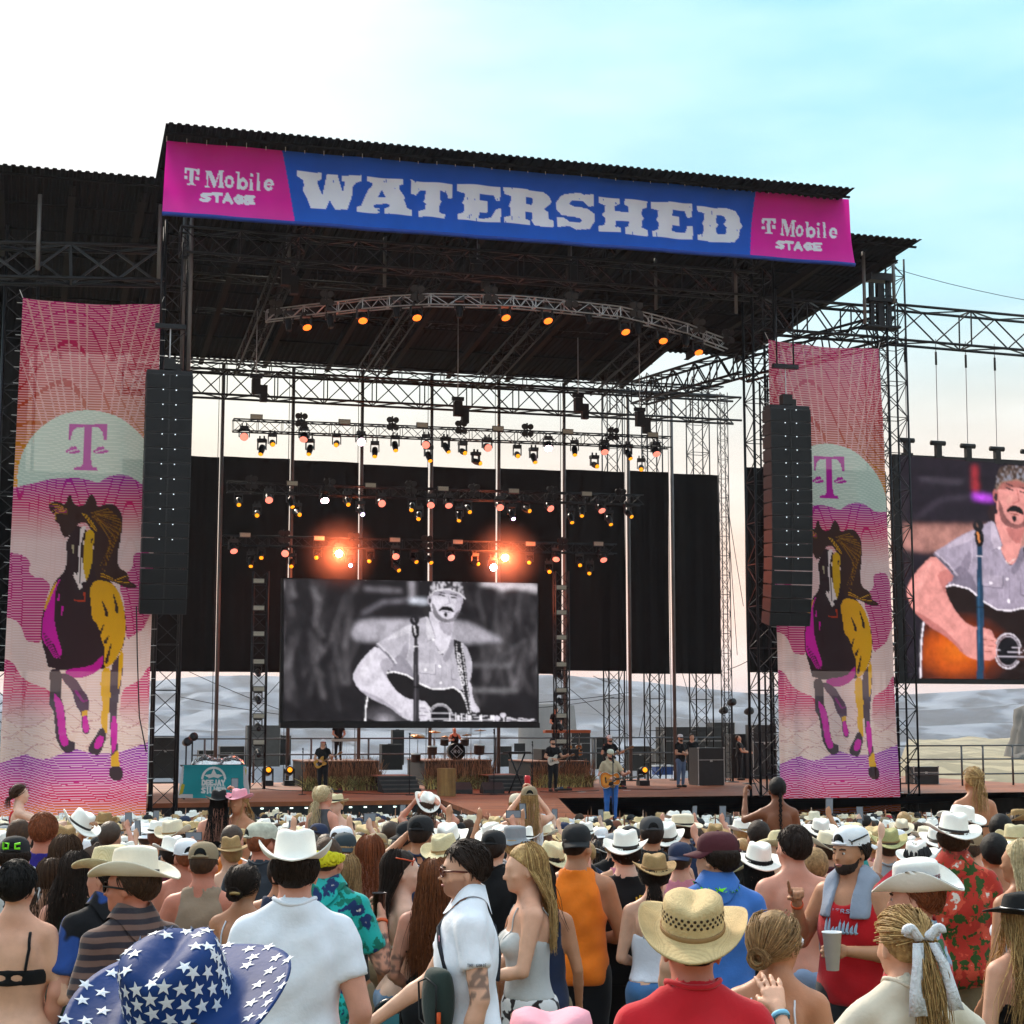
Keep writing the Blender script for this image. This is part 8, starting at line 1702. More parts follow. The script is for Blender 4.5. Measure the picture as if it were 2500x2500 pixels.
sb(em,'emblem', wm, kit)
for i, (px, py, rr, hh_) in enumerate(((1055,1832,.2,.3),(1085,1812,.17,.24),(1135,1812,.17,.24),(1170,1830,.22,.36),(1015,1850,.2,.3))):
    p = S(px, py, dv_ + .25);sb(MB().lathe([(rr, -hh_ / 2),(rr, hh_ / 2),(rr + .01, hh_ / 2),(rr * .97, hh_ / 2 + .012),(0, hh_ / 2 + .012)], p, 18, RX(.2)),'tom_drum', M_shell, kit);sb(MB().bar((p.x, p.y, dz),(p.x, p.y, p.z - hh_ / 2),.02,6),'stand', M_alu, kit)
for i, (px, py, rr) in enumerate(((1020,1797,.3),(1062,1787,.26),(1088,1799,.22),(1150,1776,.28),(1172,1784,.26),(1140,1795,.2))):
    p = S(px, py, dv_ + .5);sb(MB().lathe([(rr, 0),(rr * .4,.02),(.05,.035),(.03,.05),(0,.052)], p, 18, RX(.3 - .1 * i)),'cymbal', M_brass, kit);sb(MB().bar((p.x, p.y, dz), p, .016,6),'stand', M_alu, kit)
r, b, u, v = on_stage('drummer bending over the kit in a dark sleeveless shirt', 1110,1771,1855, z=dz - .42, uv=(du_ + .0, dv_ + 1.05), sit=True, H=1.7, top=('tank', cblk), bottom=('shorts', cdk), hair=('buzz', H_wb), arms={'L': ((.32,.12,1.15),(.2,.38,1.12),'grip'),'R': ((.32,.12,1.2),(.22,.38,1.25),'grip')}, head=(0,.5))
stop(MB().lathe([(.18,.44),(.18,.5),(.03,.44),(.03,.1),(.22,.02),(0,.02)],(u, v, dz),14),'drum_stool', M_black,'black stool under the drummer','stool')
zk = rC[2] + 1;t = sth('laptop_stand','folding black stand with a laptop between drum riser and keyboard','stand', uz(1262,1850,4)[0],4, DECK);ku = uz(1262,1850,4)[0]
for s in (-1,1): sb(MB().bar((ku - .3 * s, 4, DECK),(ku + .3 * s, 4, DECK + 1.4),.03,6),'leg', M_truss, t)
sb(MB().box((ku, 4, DECK + 1.42),(.9,.45,.06), m=None),'shelf', M_black, t);sb(MB().box((ku + .1,4, DECK + 1.6),(.4,.02,.28)),'laptop', M_case, t)
for i, (px, py, lab) in enumerate(((1000,1800,'thin microphone stand left of the drum kit'),(1206,1790,'thin microphone stand right of the drum kit'),(1300,1820,'thin microphone stand left of the white guitar'))):
    u, v = (uz(px, 1850,3.5)[0],3.5);mic_stand(lab, u, v, DECK, uz(px, py, 3.5)[1] - DECK)
cr = {'L': ((.24,.06,1.14),(.02,.19,1.18)),'R': ((.24,.06,1.14),(.03,.2,1.13))}
on_stage('crew man in black T-shirt and jeans with folded arms at the right of the stage', 1662,1793,1922, yaw=STY + .3, top=('tee', cblk), bottom=('jeans', cm('grey_denim','5c7394')), hair=('short', H_dk), hat=('cap', M_capw, M_capb, False), arms=cr, face={'beard': M('beard_dark','2a1a14', .8)})
on_stage('second crew man in black, half hidden behind the folded-arms man', 1690,1786,1912, yaw=STY - .2, top=('tee', cblk), bottom=('jeans', cdk), hair=('short', H_dk), wt=1.1)
on_stage('crew man bent over the mixing desk at the right', 1806,1795,1905, yaw=STY + .9, top=('tee', cblk), bottom=('jeans', cdk), hair=('short', H_br), arms={'L': ((.24,.16,1.14),(.14,.4,1.1)),'R': ((.24,.16,1.14),(.14,.4,1.1))}, head=(0,.4))

# ---- small things lying on the deck
rgd = random.Random(12)
for i, (a, b_, c) in enumerate((((760,1932),(900,1942),(1060,1940)),((1120,1938),(1200,1944),(1310,1936)),((1320,1934),(1400,1936),(1460,1930)),((640,1925),(720,1936),(780,1930)),((1500,1926),(1580,1930),(1660,1926)))):
    pts = [Vector((*deck_at(*q), DECK + .015)) for q in (a, b_, c)];P = []
    for k in range(25): f = k / 24;q = pts[0] * (1 - f) ** 2 + pts[1] * 2 * f * (1 - f) + pts[2] * f * f;P.append(q + Vector((0,.12 * math.sin(f * 9 + i),0)))
    stop(MB().tube(P, .014,5),'cable', M_cable, f'{ordn[i]} black cable from the left lying on the stage floor','cable','cables on the stage floor')
for i, (px, py) in enumerate(((815,1934),(1375,1930),(1508,1926))):
    u, v = deck_at(px, py);t = sth('pedal_board', ('black pedal board before the yellow guitar','black pedal board before the white guitar','black pedal board before the bass player')[i],'pedal board', u, v, DECK,'pedal boards');sb(MB().box((u, v, DECK + .04),(.6,.3,.08)),'tray', M_case, t)
    for k in range(4): sb(MB().box((u - .21 + k * .14, v, DECK + .105),(.09,.14,.05)),'pedal', M('pedal_%d' % k, ('a8a8a8','3a6a8a','b8902a','8a3030')[k],.4), t)
for i, (px, py) in enumerate(((868,1937),(1262,1938),(1420,1934),(1530,1930))): u, v = deck_at(px, py);stop(MB().box((u, v, DECK + .006),(.28,.21,.004), rgd.uniform(-.5,.5)),'set_list', M('paper_sheet','d8d8d8', .8),('white paper sheet on the deck left of the walkway','white paper sheet on the deck at the walkway','white paper sheet on the deck before the white guitar','white paper sheet on the deck behind the singer')[i],'paper','paper sheets on the deck')
for i, (px, py) in enumerate(((1088,1896),(1290,1890),(1330,1888))): u, v = deck_at(px, py);stop(MB().lathe([(.03,0),(.034,.02),(.034,.16),(.015,.2),(.015,.22),(0,.22)],(u, v, DECK),10),'water_bottle', M('bottle_clear','c8d4dc', .15),('water bottle beside the wooden podium','water bottle left of the keyboard riser','water bottle by the white guitar')[i],'bottle','water bottles on stage')
# == more people one can tell apart
HERO = []
def flag_hat():
    kw = dict(h=.125, brx=.215, bry=.225, curl=.03, dent=.03, pinch=.45, crown=(.096,.116), top=.88, nz_=64);navy = M('navy_flag_hat','16346a', .62,0,.25,6,.08,40, spec=.15)
    r, b = person('person in a navy cowboy hat printed with white stars, bottom left corner', 445,2362,1400,.0,'m','tan', ('tee', cm('navy','1f2a44')), None, ('short', H_dk),('cowboy', navy, None, kw, (.42,-.06,-.2)), sh=.16, h=.02)
    hat = next(c for c in r.children if c.name.startswith('hat'));V, Fs, _, _ = cowboy_hat(**kw);n = 64;stm = MB();P = []
    for i in range(10): a = math.pi / 2 + i * math.pi / 5;q = .0155 if i % 2 == 0 else .0064;P.append((q * math.cos(a), q * math.sin(a),0))
    me = stm.add(P + [(0,0,.0008)],[(i, (i + 1) % 10,10) for i in range(10)]).mesh('star');me.materials.append(M('star_white','d8dae0', .5));rg = random.Random(5)
    V_ = [Vector(v) for v in V];rows = [(0.7,5),(1.6,5),(2.6,5),(3.7,6),(6.1,6),(7.3,6),(8.6,6),(9.8,6),(10.9,6),(11.9,6),(12.9,8),(13.9,14)]
    for ri, (row, st_) in enumerate(rows):
        j = int(row)
        for k in range(0, n, st_):
            i = (k + (st_ // 2) * (ri % 2)) % n;a, b2, c, d = (V_[j * n + i], V_[j * n + (i + 1) % n], V_[(j + 1) * n + (i + 1) % n], V_[(j + 1) * n + i]);nr = (b2 - a).cross(d - a).normalized()
            if nr.dot((a + c) / 2 - Vector((0,0,-.1))) < 0 and j > 4: nr = -nr
            if j <= 4 and nr.z < 0: nr = -nr
            o = bpy.data.objects.new('star', me);COL.objects.link(o);o.parent = hat;o.location = (a + b2 + c + d) / 4 + nr * .0014;qt = nr.to_track_quat('Z','Y');o.rotation_euler = (qt.to_matrix() @ RZ(rg.uniform(-.3,.3))).to_euler()
flag_hat()
person('person in a fuzzy pink cowboy hat cut off by the bottom edge', 1345,2520,1500,0,'f','light', ('tee', cm('white_cotton','dcdde6')), None, ('long', H_bl, .3,60),('cowboy', M_phat, None, dict(h=.115, brx=.17, bry=.2, curl=.04),(.05,0,0)), h=.02)
def carried(label, x, y, s, yaw, top, hair, hat=None, arms=None, skin='light', head=(0,0), extra=None, bottom=('shorts', None), wt=1.0):
    r, b = person(label, x, y, s, yaw,'f', skin, top, bottom, hair, hat, arms, head, wt, .019, True, True, lift=1.66, shoes=False, extra=extra, hh=.009, group='women sitting on shoulders')
  # the one who carries her, hidden in the crowd but for the head
    w = r.location;g = ground(w.y);k = r.scale[0];H_ = min(1.96, max(1.5,(w.z + .86 * k - g) * 1.78 / 1.43));f_ = Vector((-math.sin(yaw), math.cos(yaw),0)) * .13
    person('man carrying the ' + ' '.join(label.split(',')[0].split()[:9]),0,0,1, yaw,'m','tan', ('tee', cm('grey_tee','9a9da4')),('shorts', cm('khaki_shorts','8a7c62')),('short', H_br), None, {q: ((.28,.12,1.28),(.16,.28,1.36),'none') for q in 'LR'}, h=.03, wpos=(w.x + f_.x, w.y + f_.y, g), H=H_, hands=False, group='men carrying women on their shoulders')
    return r
def ties(b, r, fn):
    sk = lambda P: b.skin(P, False);bk = M('black_cord','141214', .7);ribbon(sk, [(-.14,1.25),(0,1.24),(.14,1.25)],.008).build('bikini_tie', bk, r);ribbon(sk, [(0,1.24),(-.03,1.2),(-.03,1.15)],.006).build('bikini_tie', bk, r);ribbon(sk, [(0,1.24),(.03,1.2),(.04,1.16)],.006).build('bikini_tie', bk, r)
redb = cm('bikini_red','c8202c')
r = carried('woman in red bikini top on shoulders at the left, holding out a phone', 50,1916,205,-math.pi * .40,('bikini', redb),('lowpony', H_br, .14,90), None, {'L': ((.24,.28,1.32),(.12,.50,1.28),'grip'),'R': ((.24,.28,1.3),(.1,.5,1.28),'grip')},'pale', extra=lambda b, r, fn: [ribbon(lambda P: b.skin(P, False),[(x_ * .3,1.25),(x_, 1.40),(x_ * .9,1.46)],.008).build('strap', redb, r) for x_ in (-.1,.1)])
phone('phone held out by the woman in the red bikini', r, (0,.58,1.30),.2)
r = carried('woman with long black hair and black hat raising a phone near the turquoise table', 535,1934,250,.1,('cami', cm('black','0e0e11')),('long', H_blk, .5,110, dict(spread=.06)),('cowboy', M_bhat, None, dict(brx=.15, bry=.17, curl=.03, h=.1)), {'R': ((.27,.2,1.50),(.16,.3,1.74),'grip')},'pink');phone('phone raised by the black-haired woman before the turquoise table', r, (.14,.33,1.84))
carried('blonde woman in mint bikini top and pink and white hat facing the camera', 583,1932,250, math.pi * .85,('bikini', cm('mint','8fd0c0')),('long', H_bl, .3,90),('cowboy', M_phat, None, dict(brx=.15, bry=.17, curl=.05, h=.1)), None,'tan', (.2,0))
carried('blonde woman with ponytail in grey tank top on shoulders before the left riser', 790,1920,235,-.55,('tank', cm('grey_tank','4a4a4e')),('lowpony', H_wb, .3,110), None, None,'pink', (-.2,0))
carried('small girl in a straw hat beside the grey tank top woman', 820,1942,225, math.pi * .9,('cami', cm('cream','d9cfbc')),('short', H_bl),('cowboy', M_straw3, M_band, dict(brx=.15, bry=.17, curl=.03, h=.09)), None,'pale')
carried('woman holding her white and pink hat with both hands, before the drums', 1042,1942,240,-.1,('bikini', cm('black','0e0e11')),('long', H_br, .32,90),('cowboy', M_felt, M_phat, dict(brx=.16, bry=.18, curl=.05, h=.1),(.6,.2,.3)), {'L': ((.30,.08,1.52),(.13,.02,1.72)),'R': ((.32,.05,1.5),(.14,.0,1.68))},'pink')
r = carried('woman in tan cap with long blonde hair raising a red can with both hands', 1292,1924,240,.05,('cami', cm('white_cotton','dcdde6')),('long', H_bl, .5,120, dict(spread=.05)),('cap', M_capk, M_capk, False), {'L': ((.25,.14,1.46),(.05,.26,1.72),'grip'),'R': ((.25,.14,1.46),(.06,.26,1.74),'grip')},'light')
t = held('drink_can','red can raised overhead by the woman in the tan cap','can', r, (0,.31,1.74));MB().lathe([(.02,0),(.033,.012),(.033,.15),(.026,.165),(0,.163)],(0,0,0),14).build('can', M('can_red','b8252c', .35,.3), t)
carried('woman in cream cap with long blonde hair left of the raised red can', 1262,1942,235,.1,('cami', cm('cream','d9cfbc')),('long', H_bl, .45,110),('cap', M('cap_cream','cfc4ae', .85), None, False), None,'light')
carried('brown-skinned woman with a long dark braid and bare back near the right tower', 1897,1900,262,.05,('bikini', cm('black','0e0e11')),('braid', H_blk, .62,3), None, {'L': ((.30,.18,1.36),(.26,.34,1.60),'grip'),'R': ((.24,.05,1.14),(.2,.2,1.0))},'brown', extra=ties)
carried('blonde woman with a ponytail and black bikini ties, back to camera at the right', 2375,1878,272,.08,('bikini', cm('black','0e0e11')),('pony', H_bl, .34,130), None, None,'tan', (.15,0), extra=ties, bottom=('shorts', cdk))
# people on the ground between the nearest rows and the mass of the crowd
mid = [
 ('man in navy T-shirt and black cap raising his left arm', 1028,1998,335, dict(top=('tee', cm('navy','1f2a44')), hair=('buzz', H_dk), hat=('cap', M_capb, M_capb, False), arms={'L': ((.31,.06,1.46),(.16,.16,1.64),'grip')}, skin='tan')),
 ('person in white cowboy hat with a round black badge on the band', 1095,2026,330, dict(sex='f', top=('cami', cm('white_cotton','dcdde6')), hair=('long', H_br, .3,90), hat=('cowboy', M_felt, M_band, dict(brx=.17, bry=.19, curl=.06, h=.12),(.35,0,.1)))),
 ('woman with ginger hair over one shoulder and a thin strap', 905,2044,360, dict(sex='f', skin='pink', top=('cami', cm('cream','d9cfbc')), hair=('long', H_gr, .3,150, dict(spread=.06)))),
 ('woman with very long light brown hair behind the teal shirt', 845,2090,400, dict(sex='f', skin='tan', top=('cami', cm('black','0e0e11')), hair=('long', H_db, .5,150), yaw=-.1)),
 ('grey-haired man in a dark visor cap and blue T-shirt', 842,2040,330, dict(top=('tee', cm('slate_blue','33507c')), hair=('short', H_db), hat=('cap', M('cap_slate','2f3a40', .85), None, True))),
 ('person in a black cap with a round white emblem', 1206,2034,335, dict(top=('tee', cm('black','0e0e11')), hair=('short', H_dk), hat=('cap', M_capb, M_capg, False))),
 ('person in a pale grey bucket hat', 1258,2026,320, dict(top=('tee', cm('grey_tee','9a9da4')), hair=('short', H_bl), hat=('cowboy', M_capg, None, dict(brx=.12, bry=.14, curl=-.02, droop=.04, h=.1, dent=.0, pinch=0, top=.95)))),
 ('man in white cowboy hat looking left, near the tan cap', 420,2052,325, dict(top=('tee', cm('maroon_tee','5c2430')), hair=('short', H_dk), hat=('cowboy', M_felt, None, dict(brx=.16, bry=.19, curl=.05, h=.11)), yaw=.5)),
 ('sunburnt man in white and mesh trucker cap', 456,2054,350, dict(skin='red', hair=('buzz', H_gr), hat=('cap', M_capw, M_capw, False), head=(.6,.1), wt=1.15, top=None)),
 ('man with a raised arm holding up a white cowboy hat', 228,2072,365, dict(top=('tee', cm('grey_tee','9a9da4')), hair=('short', H_br), arms={'L': ((.24,.12,1.62),(.14,.16,1.86),'grip')}, skin='tan')),
 ('brown-haired man at the left edge behind the black cap', 50,2005,300, dict(top=('tee', cm('white_cotton','dcdde6')), hair=('short', H_br), skin='pink')),
 ('person in pale cowboy hat and blond hair behind the braids', 1345,2068,360, dict(sex='f', top=('cami', cm('black','0e0e11')), hair=('long', H_dk, .2,70), hat=('cowboy', M_straw3, M_band2, dict(brx=.16, bry=.18, curl=.05, h=.11),(.3,.1,.3)))),
 ('man in grey cap with dark hair, behind the white-hatted tank top man', 1590,2000,310, dict(top=('tee', cm('black','0e0e11')), hair=('short', H_dk), hat=('cap', M('cap_charcoal','3c3c3e', .85), None, False), skin='tan')),
 ('woman under a tilted white cowboy hat behind the straw hat', 1628,2022,300, dict(sex='f', top=('cami', cm('white_cotton','dcdde6')), hair=('long', H_br, .25,70), hat=('cowboy', M_felt, M_band, dict(brx=.16, bry=.18, curl=.05, h=.12),(.3,0,0)))),
 ('man in a flat-topped cream hat, in front of the singer', 1665,1996,270, dict(top=('tee', cm('navy','1f2a44')), hair=('short', H_dk), hat=('cowboy', M_felt2, M_band, dict(brx=.16, bry=.18, curl=.02, h=.1, dent=.01, pinch=.1, top=.95)), yaw=.4, head=(.4,0))),
 ('person in a pale green straw hat right of the red tank top', 2168,2034,310, dict(top=('tee', cm('grey_tee','9a9da4')), hair=('short', H_br), hat=('cowboy', M('green_straw_hat','b5b07c', .8,0,.12,20,.3,90, kind='weave', col2='86824f', scale=95), M_band2, dict(brx=.165, bry=.19, curl=.06, h=.115),(.15,0,0)))),
 ('person in a cream cowboy hat left of the red tank top', 2020,2040,320, dict(top=('tee', cm('maroon_tee','5c2430')), hair=('short', H_br), hat=('cowboy', M_felt2, M_band, dict(brx=.16, bry=.19, curl=.06, h=.11),(.2,0,.5)))),
 ('dark-haired young man at the right edge, bare shoulders', 2442,1992,300, dict(top=None, hair=('short', H_blk), skin='tan')),
 ('person in a brimmed white hat behind the floral shirt', 2345,1978,300, dict(top=('tee', cm('white_cotton','dcdde6')), hair=('short', H_br), hat=('cowboy', M_felt, None, dict(brx=.17, bry=.19, curl=.05, h=.11),(.1,.1,.4)))),
 ('dark-haired man left of the shirtless man, green visor', 1850,2008,300, dict(top=('tee', cm('black','0e0e11')), hair=('short', H_dk), skin='tan')),
 ('man with a blond beard beside the shirtless back', 1988,2075,380, dict(top=('tee', cm('grey_tee','9a9da4')), hair=('short', H_db), skin='pink')),
 ('woman in black bandana at the right, before the white-blonde hair', 2425,2040,380, dict(sex='f', top=('cami', cm('black','0e0e11')), hair=('short', H_blk), skin='tan')),
 ('woman in leopard wrap between the braids and the green top', 130,2100,420, dict(sex='f', top=('cami', cm('black','0e0e11')), hair=('long', H_br, .35,110), skin='light')),
 ('man in a striped sleeveless shirt between the claw clip and the teal shirt', 690,2090,400, dict(top=('tank', cm('navy','1f2a44')), hair=('short', H_dk), skin='tan')),
 ('woman with sunglasses on dark hair behind the blonde profile', 1318,2110,420, dict(sex='f', top=('tank', cm('navy','1f2a44')), hair=('long', H_dk, .3,110), skin='tan')),
]
for lab, x, y, s, kw in mid:
    sex = kw.pop('sex','m');r, b = person(lab, x, y, s, kw.pop('yaw', random.uniform(-.25,.25)), sex, kw.pop('skin','light'), kw.pop('top'), kw.pop('bottom', ('shorts', cm('khaki_shorts','8a7c62'))), kw.pop('hair', None), kw.pop('hat', None), h=.0195, hh=.010, **kw)
    if 'holding up' in lab:
        t = held('cowboy_hat','white cowboy hat held up in the air at the left','hat', r, (-.17,.20,1.93));me, bd = hat_mesh('hold', h=.115, brx=.16, bry=.19, curl=.05);t.rotation_euler = (.3,.45,.6);with_mat('hat', me, M_felt, t);with_mat('hat_band', bd, M_band, t)
    HERO.append(r)
HP = [(o.location.x, o.location.y) for o in bpy.data.objects if o.name.startswith('person') and o.parent is None and o.location.y < 50]
# == the crowd further back: copies of a few builds with their own clothes and hats
V0 = {}
def variant(sex, pose, kind, h):
    key = (sex, pose, kind, h)
    if key in V0: return V0[key]
    arms = {'down': None,'up': {'R': ((.27,.14,1.52),(.18,.24,1.80),'none')},'both': {'R': ((.30,.06,1.52),(.26,.12,1.82),'none'),'L': ((.30,.06,1.52),(.26,.12,1.82),'none')},'front': {'R': ((.22,.10,1.16),(.08,.26,1.28),'none'),'L': ((.22,.10,1.16),(.08,.26,1.28),'none')}}[pose]
    b = Body(sex, 1.0 if sex == 'f' else 1.06, arms, (random.uniform(-.3,.3),0));lo, hi = b.bounds()
    def sk(P):
        d = b.skin(P, h < .03)
        for q in 'LR':
            a, e, w, *_ = b.arm[q];dd = (w - e) / np.linalg.norm(w - e);d = smin(d, ellip(P, w + dd * .07,(.035,.03,.07)),.02)
        return d
    v, f = grow(sk, lo - A3(.02,.02,0), hi + A3(.02,.02,.1), h);v = relax(v, f, 1,.4);g = garment(b, kind) if kind else None;res = {'body': (v, f),'b': b}
    if g: gv, gf = grow(g, np.minimum(lo, [-.34,-.26,.5]), np.maximum(hi, [.34,.28,1.62]), h);res['top'] = (folds(relax(gv, gf, 1),.006, len(V0)), gf)
    pv_, pf = grow(garment(b,'shorts'),(-.3,-.28,.5),(.3,.28,1.1), max(h, .03));res['shorts'] = (pv_, pf)
    cvv, cf = grow(hair_cap(b, .012,1.60,.03), A3(*b.HC) - .25, A3(*b.HC) + .3, h * .7);res['hair'] = (cvv, cf);cvv, cf = grow(hair_cap(b, .012,1.60,.03, True), A3(*b.HC) - .25, A3(*b.HC) + .3, h * .7);res['hairh'] = (cvv, cf)
    if sex == 'f' and h < .03: res['locks'] = strands(b, 45,.34, random.Random(len(V0)), r=.010, spread=.05)[:2]
    V0[key] = res;return res
SKM = [M('crowd_skin_' + k, SK[k],.5,0,.06,20) for k in ('light','pink','tan','brown','pale')];HRM = [M('crowd_hair_' + k, c, .5,0,.3,30,.3,90) for k, c in (('black','17110f'),('brown','3c2819'),('blonde','a88352'),('ginger','73402a'))];HRN = ['black','brown','blonde','ginger']
CLO = [('white','d4d6de'),('black','101012'),('grey','85888e'),('navy','222d48'),('red','a52530'),('blue','3f6cae'),('teal','2f8c88'),('tan','a08a6c'),('green','40583a'),('pink','c87a88'),('orange','d0702a')];CLM = [cm('crowd_' + n, c) for n, c in CLO]
HATS = [('white cowboy hat','cowboy', M_felt, M_band),('cream cowboy hat','cowboy', M_felt2, M_band2),('straw cowboy hat','cowboy', M_straw, M_band),('tan straw hat','cowboy', M_straw2, M_band2),('pale straw hat','cowboy', M_straw3, M_band2),('black cowboy hat','cowboy', M_bhat, None),('white cap','cap', M_capw, None),('black cap','cap', M_capb, None),('grey cap','cap', M_capg, None),('navy cap','cap', M_capn, None),('khaki cap','cap', M_capk, None),('red cap','cap', M_capr, None)]
HWT = [24,9,9,6,8,2,11,9,4,4,3,2]
MESHC = {}
def vmesh(key, part, attr=None):
    k = (key, part)
    if k not in MESHC:
        MESHC[k] = mesh_np(part, *V0[key][part])
    return MESHC[k]
deckpoly = [(L2W(u, v, 0).x, L2W(u, v, 0).y) for u, v in poly]
def on_deck(x, y, m=.35):
    ins = False
    for i in range(len(deckpoly)):
        (x0, y0),(x1, y1) = deckpoly[i], deckpoly[i - 1]
        if (y0 > y) != (y1 > y) and x < (x1 - x0) * (y - y0) / (y1 - y0) + x0: ins = not ins
        d = Vector((x1 - x0, y1 - y0));t = max(0, min(1,((x - x0) * d.x + (y - y0) * d.y) / max(1e-9, d.length_squared)))
        if math.hypot(x - x0 - d.x * t, y - y0 - d.y * t) < m: return True
    return ins
spots = [];y = 10.9;rg = random.Random(21)
while y < 51:
    w = 1250 / F * y + (2.2 if y < 20 else .9);x = -w + rg.uniform(0,.5);far = y > 20
    while x < w:
        px, py = x + rg.uniform(-.14,.14), y + rg.uniform(-.2,.2)
        if not on_deck(px, py) and min(((px - a) ** 2 + ((py - b_) * .75) ** 2 for a, b_ in HP), default=9) > (.30 if y > 13 else .42): spots.append((py, px))
        x += rg.uniform(.46,.66) if not far else rg.uniform(.46,.62)
    y += .58 if not far else .56
spots.sort();inn = [q for q in spots if abs(q[1]) < 1250 / F * q[0] + .25];near = inn[:298];ns_ = set(near);rest = [q for q in spots if q not in ns_]
def band_of(px): return next(n for lim, n in ((360,'before the left horse banner'),(640,'before the turquoise table'),(940,'before the left riser'),(1250,'before the drum riser'),(1500,'around the walkway'),(1850,'before the right crew'),(2200,'before the right horse banner'),(9999,'below the right side screen')) if px < lim)
CR = []
for y, x in near:
    sex = 'f' if rg.random() < .42 else 'm';pose = rg.choices(('down','front','up','both'),(64,18,15,3))[0];kind = rg.choices(('tee','tank', None),(70,18,12))[0] if sex == 'm' else rg.choices(('cami','tank','tee','bikini'),(35,25,22,18))[0]
    key = (sex, pose, kind, .026);variant(*key);hi_ = None if rg.random() < .34 else rg.choices(range(len(HATS)), HWT)[0];ci = rg.choices(range(len(CLO)),(20,24,10,12,6,8,4,6,4,5,2))[0];si = rg.choices(range(5),(34,26,20,5,15))[0];hi2 = rg.choices(range(4),(30,40,24,6))[0]
    H_ = rg.gauss(1.75 if sex == 'm' else 1.64,.06);H_ = max(1.52, min(1.92, H_));yaw = rg.gauss(0,.35) if rg.random() < .93 else rg.uniform(-3,3)
    root = thing('person','x','person', (x, y, ground(y)), yaw,'crowd standing before the stage');root.scale = (H_ / 1.78,) * 3
    with_mat('body', vmesh(key,'body'), SKM[si], root)
    if kind: with_mat({'tee': 'shirt','tank': 'tank_top','cami': 'camisole','bikini': 'bikini_top'}[kind], vmesh(key,'top'), CLM[ci], root)
    with_mat('shorts', vmesh(key,'shorts'), CLM[(ci * 3 + 1) % 4 + (0 if ci % 2 else 2)], root)
    with_mat('hair', vmesh(key,'hairh' if hi_ is not None else 'hair'), HRM[hi2], root)
    if sex == 'f' and rg.random() < .8: with_mat('locks', vmesh(key,'locks'), HRM[hi2], root)
    if hi_ is not None:
        nm, kd, m1_, m2_ = HATS[hi_];b = V0[key]['b'];tilt = (rg.uniform(-.1,.35), rg.uniform(-.1,.1), rg.uniform(-.4,.4))
        if kd == 'cowboy': put_hat(b, root, ('cowboy', m1_, m2_, [dict(brx=.16, bry=.185, curl=.05, h=.115, nz_=28), dict(brx=.165, bry=.185, curl=.03, h=.11, nz_=28, pinch=.8), dict(brx=.155, bry=.18, curl=.07, h=.12, nz_=28, top=.9)][rg.randrange(3)], tilt))
        else: put_hat(b, root, ('cap', m1_, m1_, rg.random() < .3,(rg.uniform(-.15,.1),0,0), HRM[hi2]))
    px = w2p(x, y, ground(y) + 1.6)[0];row = 'near' if y < 14 else ('midway' if y < 19 else 'farther')
    head = HATS[hi_][0] if hi_ is not None else f'{HRN[hi2]} hair'
    lab = f"{'woman' if sex == 'f' else 'man'} with {head}, {CLO[ci][0] + ' ' + {'tee': 'T-shirt','tank': 'tank top','cami': 'camisole','bikini': 'bikini'}[kind] if kind else 'bare back'}{', arm up' if pose in ('up','both') else ''}, {row} {band_of(px)}"
    CR.append((lab, px, root));
    if pose in ('up','both') and rg.random() < .75: root['_phone'] = 1
byl = {}
for lab, px, root in CR: byl.setdefault(lab, []).append((px, root))
for lab, lst in byl.items():
    lst.sort(key=lambda q: q[0])
    for i, (px, root) in enumerate(lst): root['label'] = lab if len(lst) == 1 else lab.replace(' before the', f', {ordn[i]} from left before', 1).replace(' around the', f', {ordn[i]} from left around', 1).replace(' below the', f', {ordn[i]} from left below', 1)
k = {}
for lab, px, root in sorted(CR, key=lambda q: q[1]):
    if '_phone' in root:
        del root['_phone'];nl = f"phone raised by {root['label'].split(',')[0]}, {band_of(px)}";k[nl] = k.get(nl, 0) + 1;phone(nl if k[nl] == 1 else nl + f', {ordn[k[nl] - 1]} from left', root, (.17,.27,1.92), rg.choice((0,0,1.57)),.1)
# the far mass of the crowd reads as one: one mesh of small figures
parts_v, parts_f, parts_c, off, FL, parts_n, BSEL = [],[],[],0, {}, [], {}
def addp(v, f, col, M3, t, sc):
    global off
    w = (np.asarray(v) @ np.array(M3.transposed())) * sc + np.array(t);parts_v.append(w);parts_c.append(np.tile(np.array(lin(col)),(len(w),1)))
    k_ = id(f)
    if k_ not in FL: FL[k_] = (np.concatenate([np.asarray(q, np.int32) for q in f]) if not isinstance(f, np.ndarray) else f.astype(np.int32).ravel(), np.array([len(q) for q in f], np.int32), f)
    parts_f.append(FL[k_][0] + off);parts_n.append(FL[k_][1]);off += len(w)
hl = [low_hat(c_) for c_ in (.03,.06)];cpm = MB().lathe([(.096,0),(.094,.05),(.06,.095),(0,.108)],(0,0,0),9).box((0,.13,.0),(.14,.09,.012));cpv, cpf = cpm.v, cpm.f
def upper(v, f, z0): sel = v[:, 2] > z0;idx = np.full(len(v),-1);idx[sel] = np.arange(sel.sum());ff = f[(idx[f] >= 0).all(1)];return v[sel], idx[ff]
lowv = {}
for sex in 'mf':
    for pose in ('down','up','both'):
        for kind in (('tee','tank', None) if sex == 'm' else ('cami','tee')): variant(sex, pose, kind, .066)
WH, CRM_, ST = 'e6e2da','d8ccb2','ccb486'
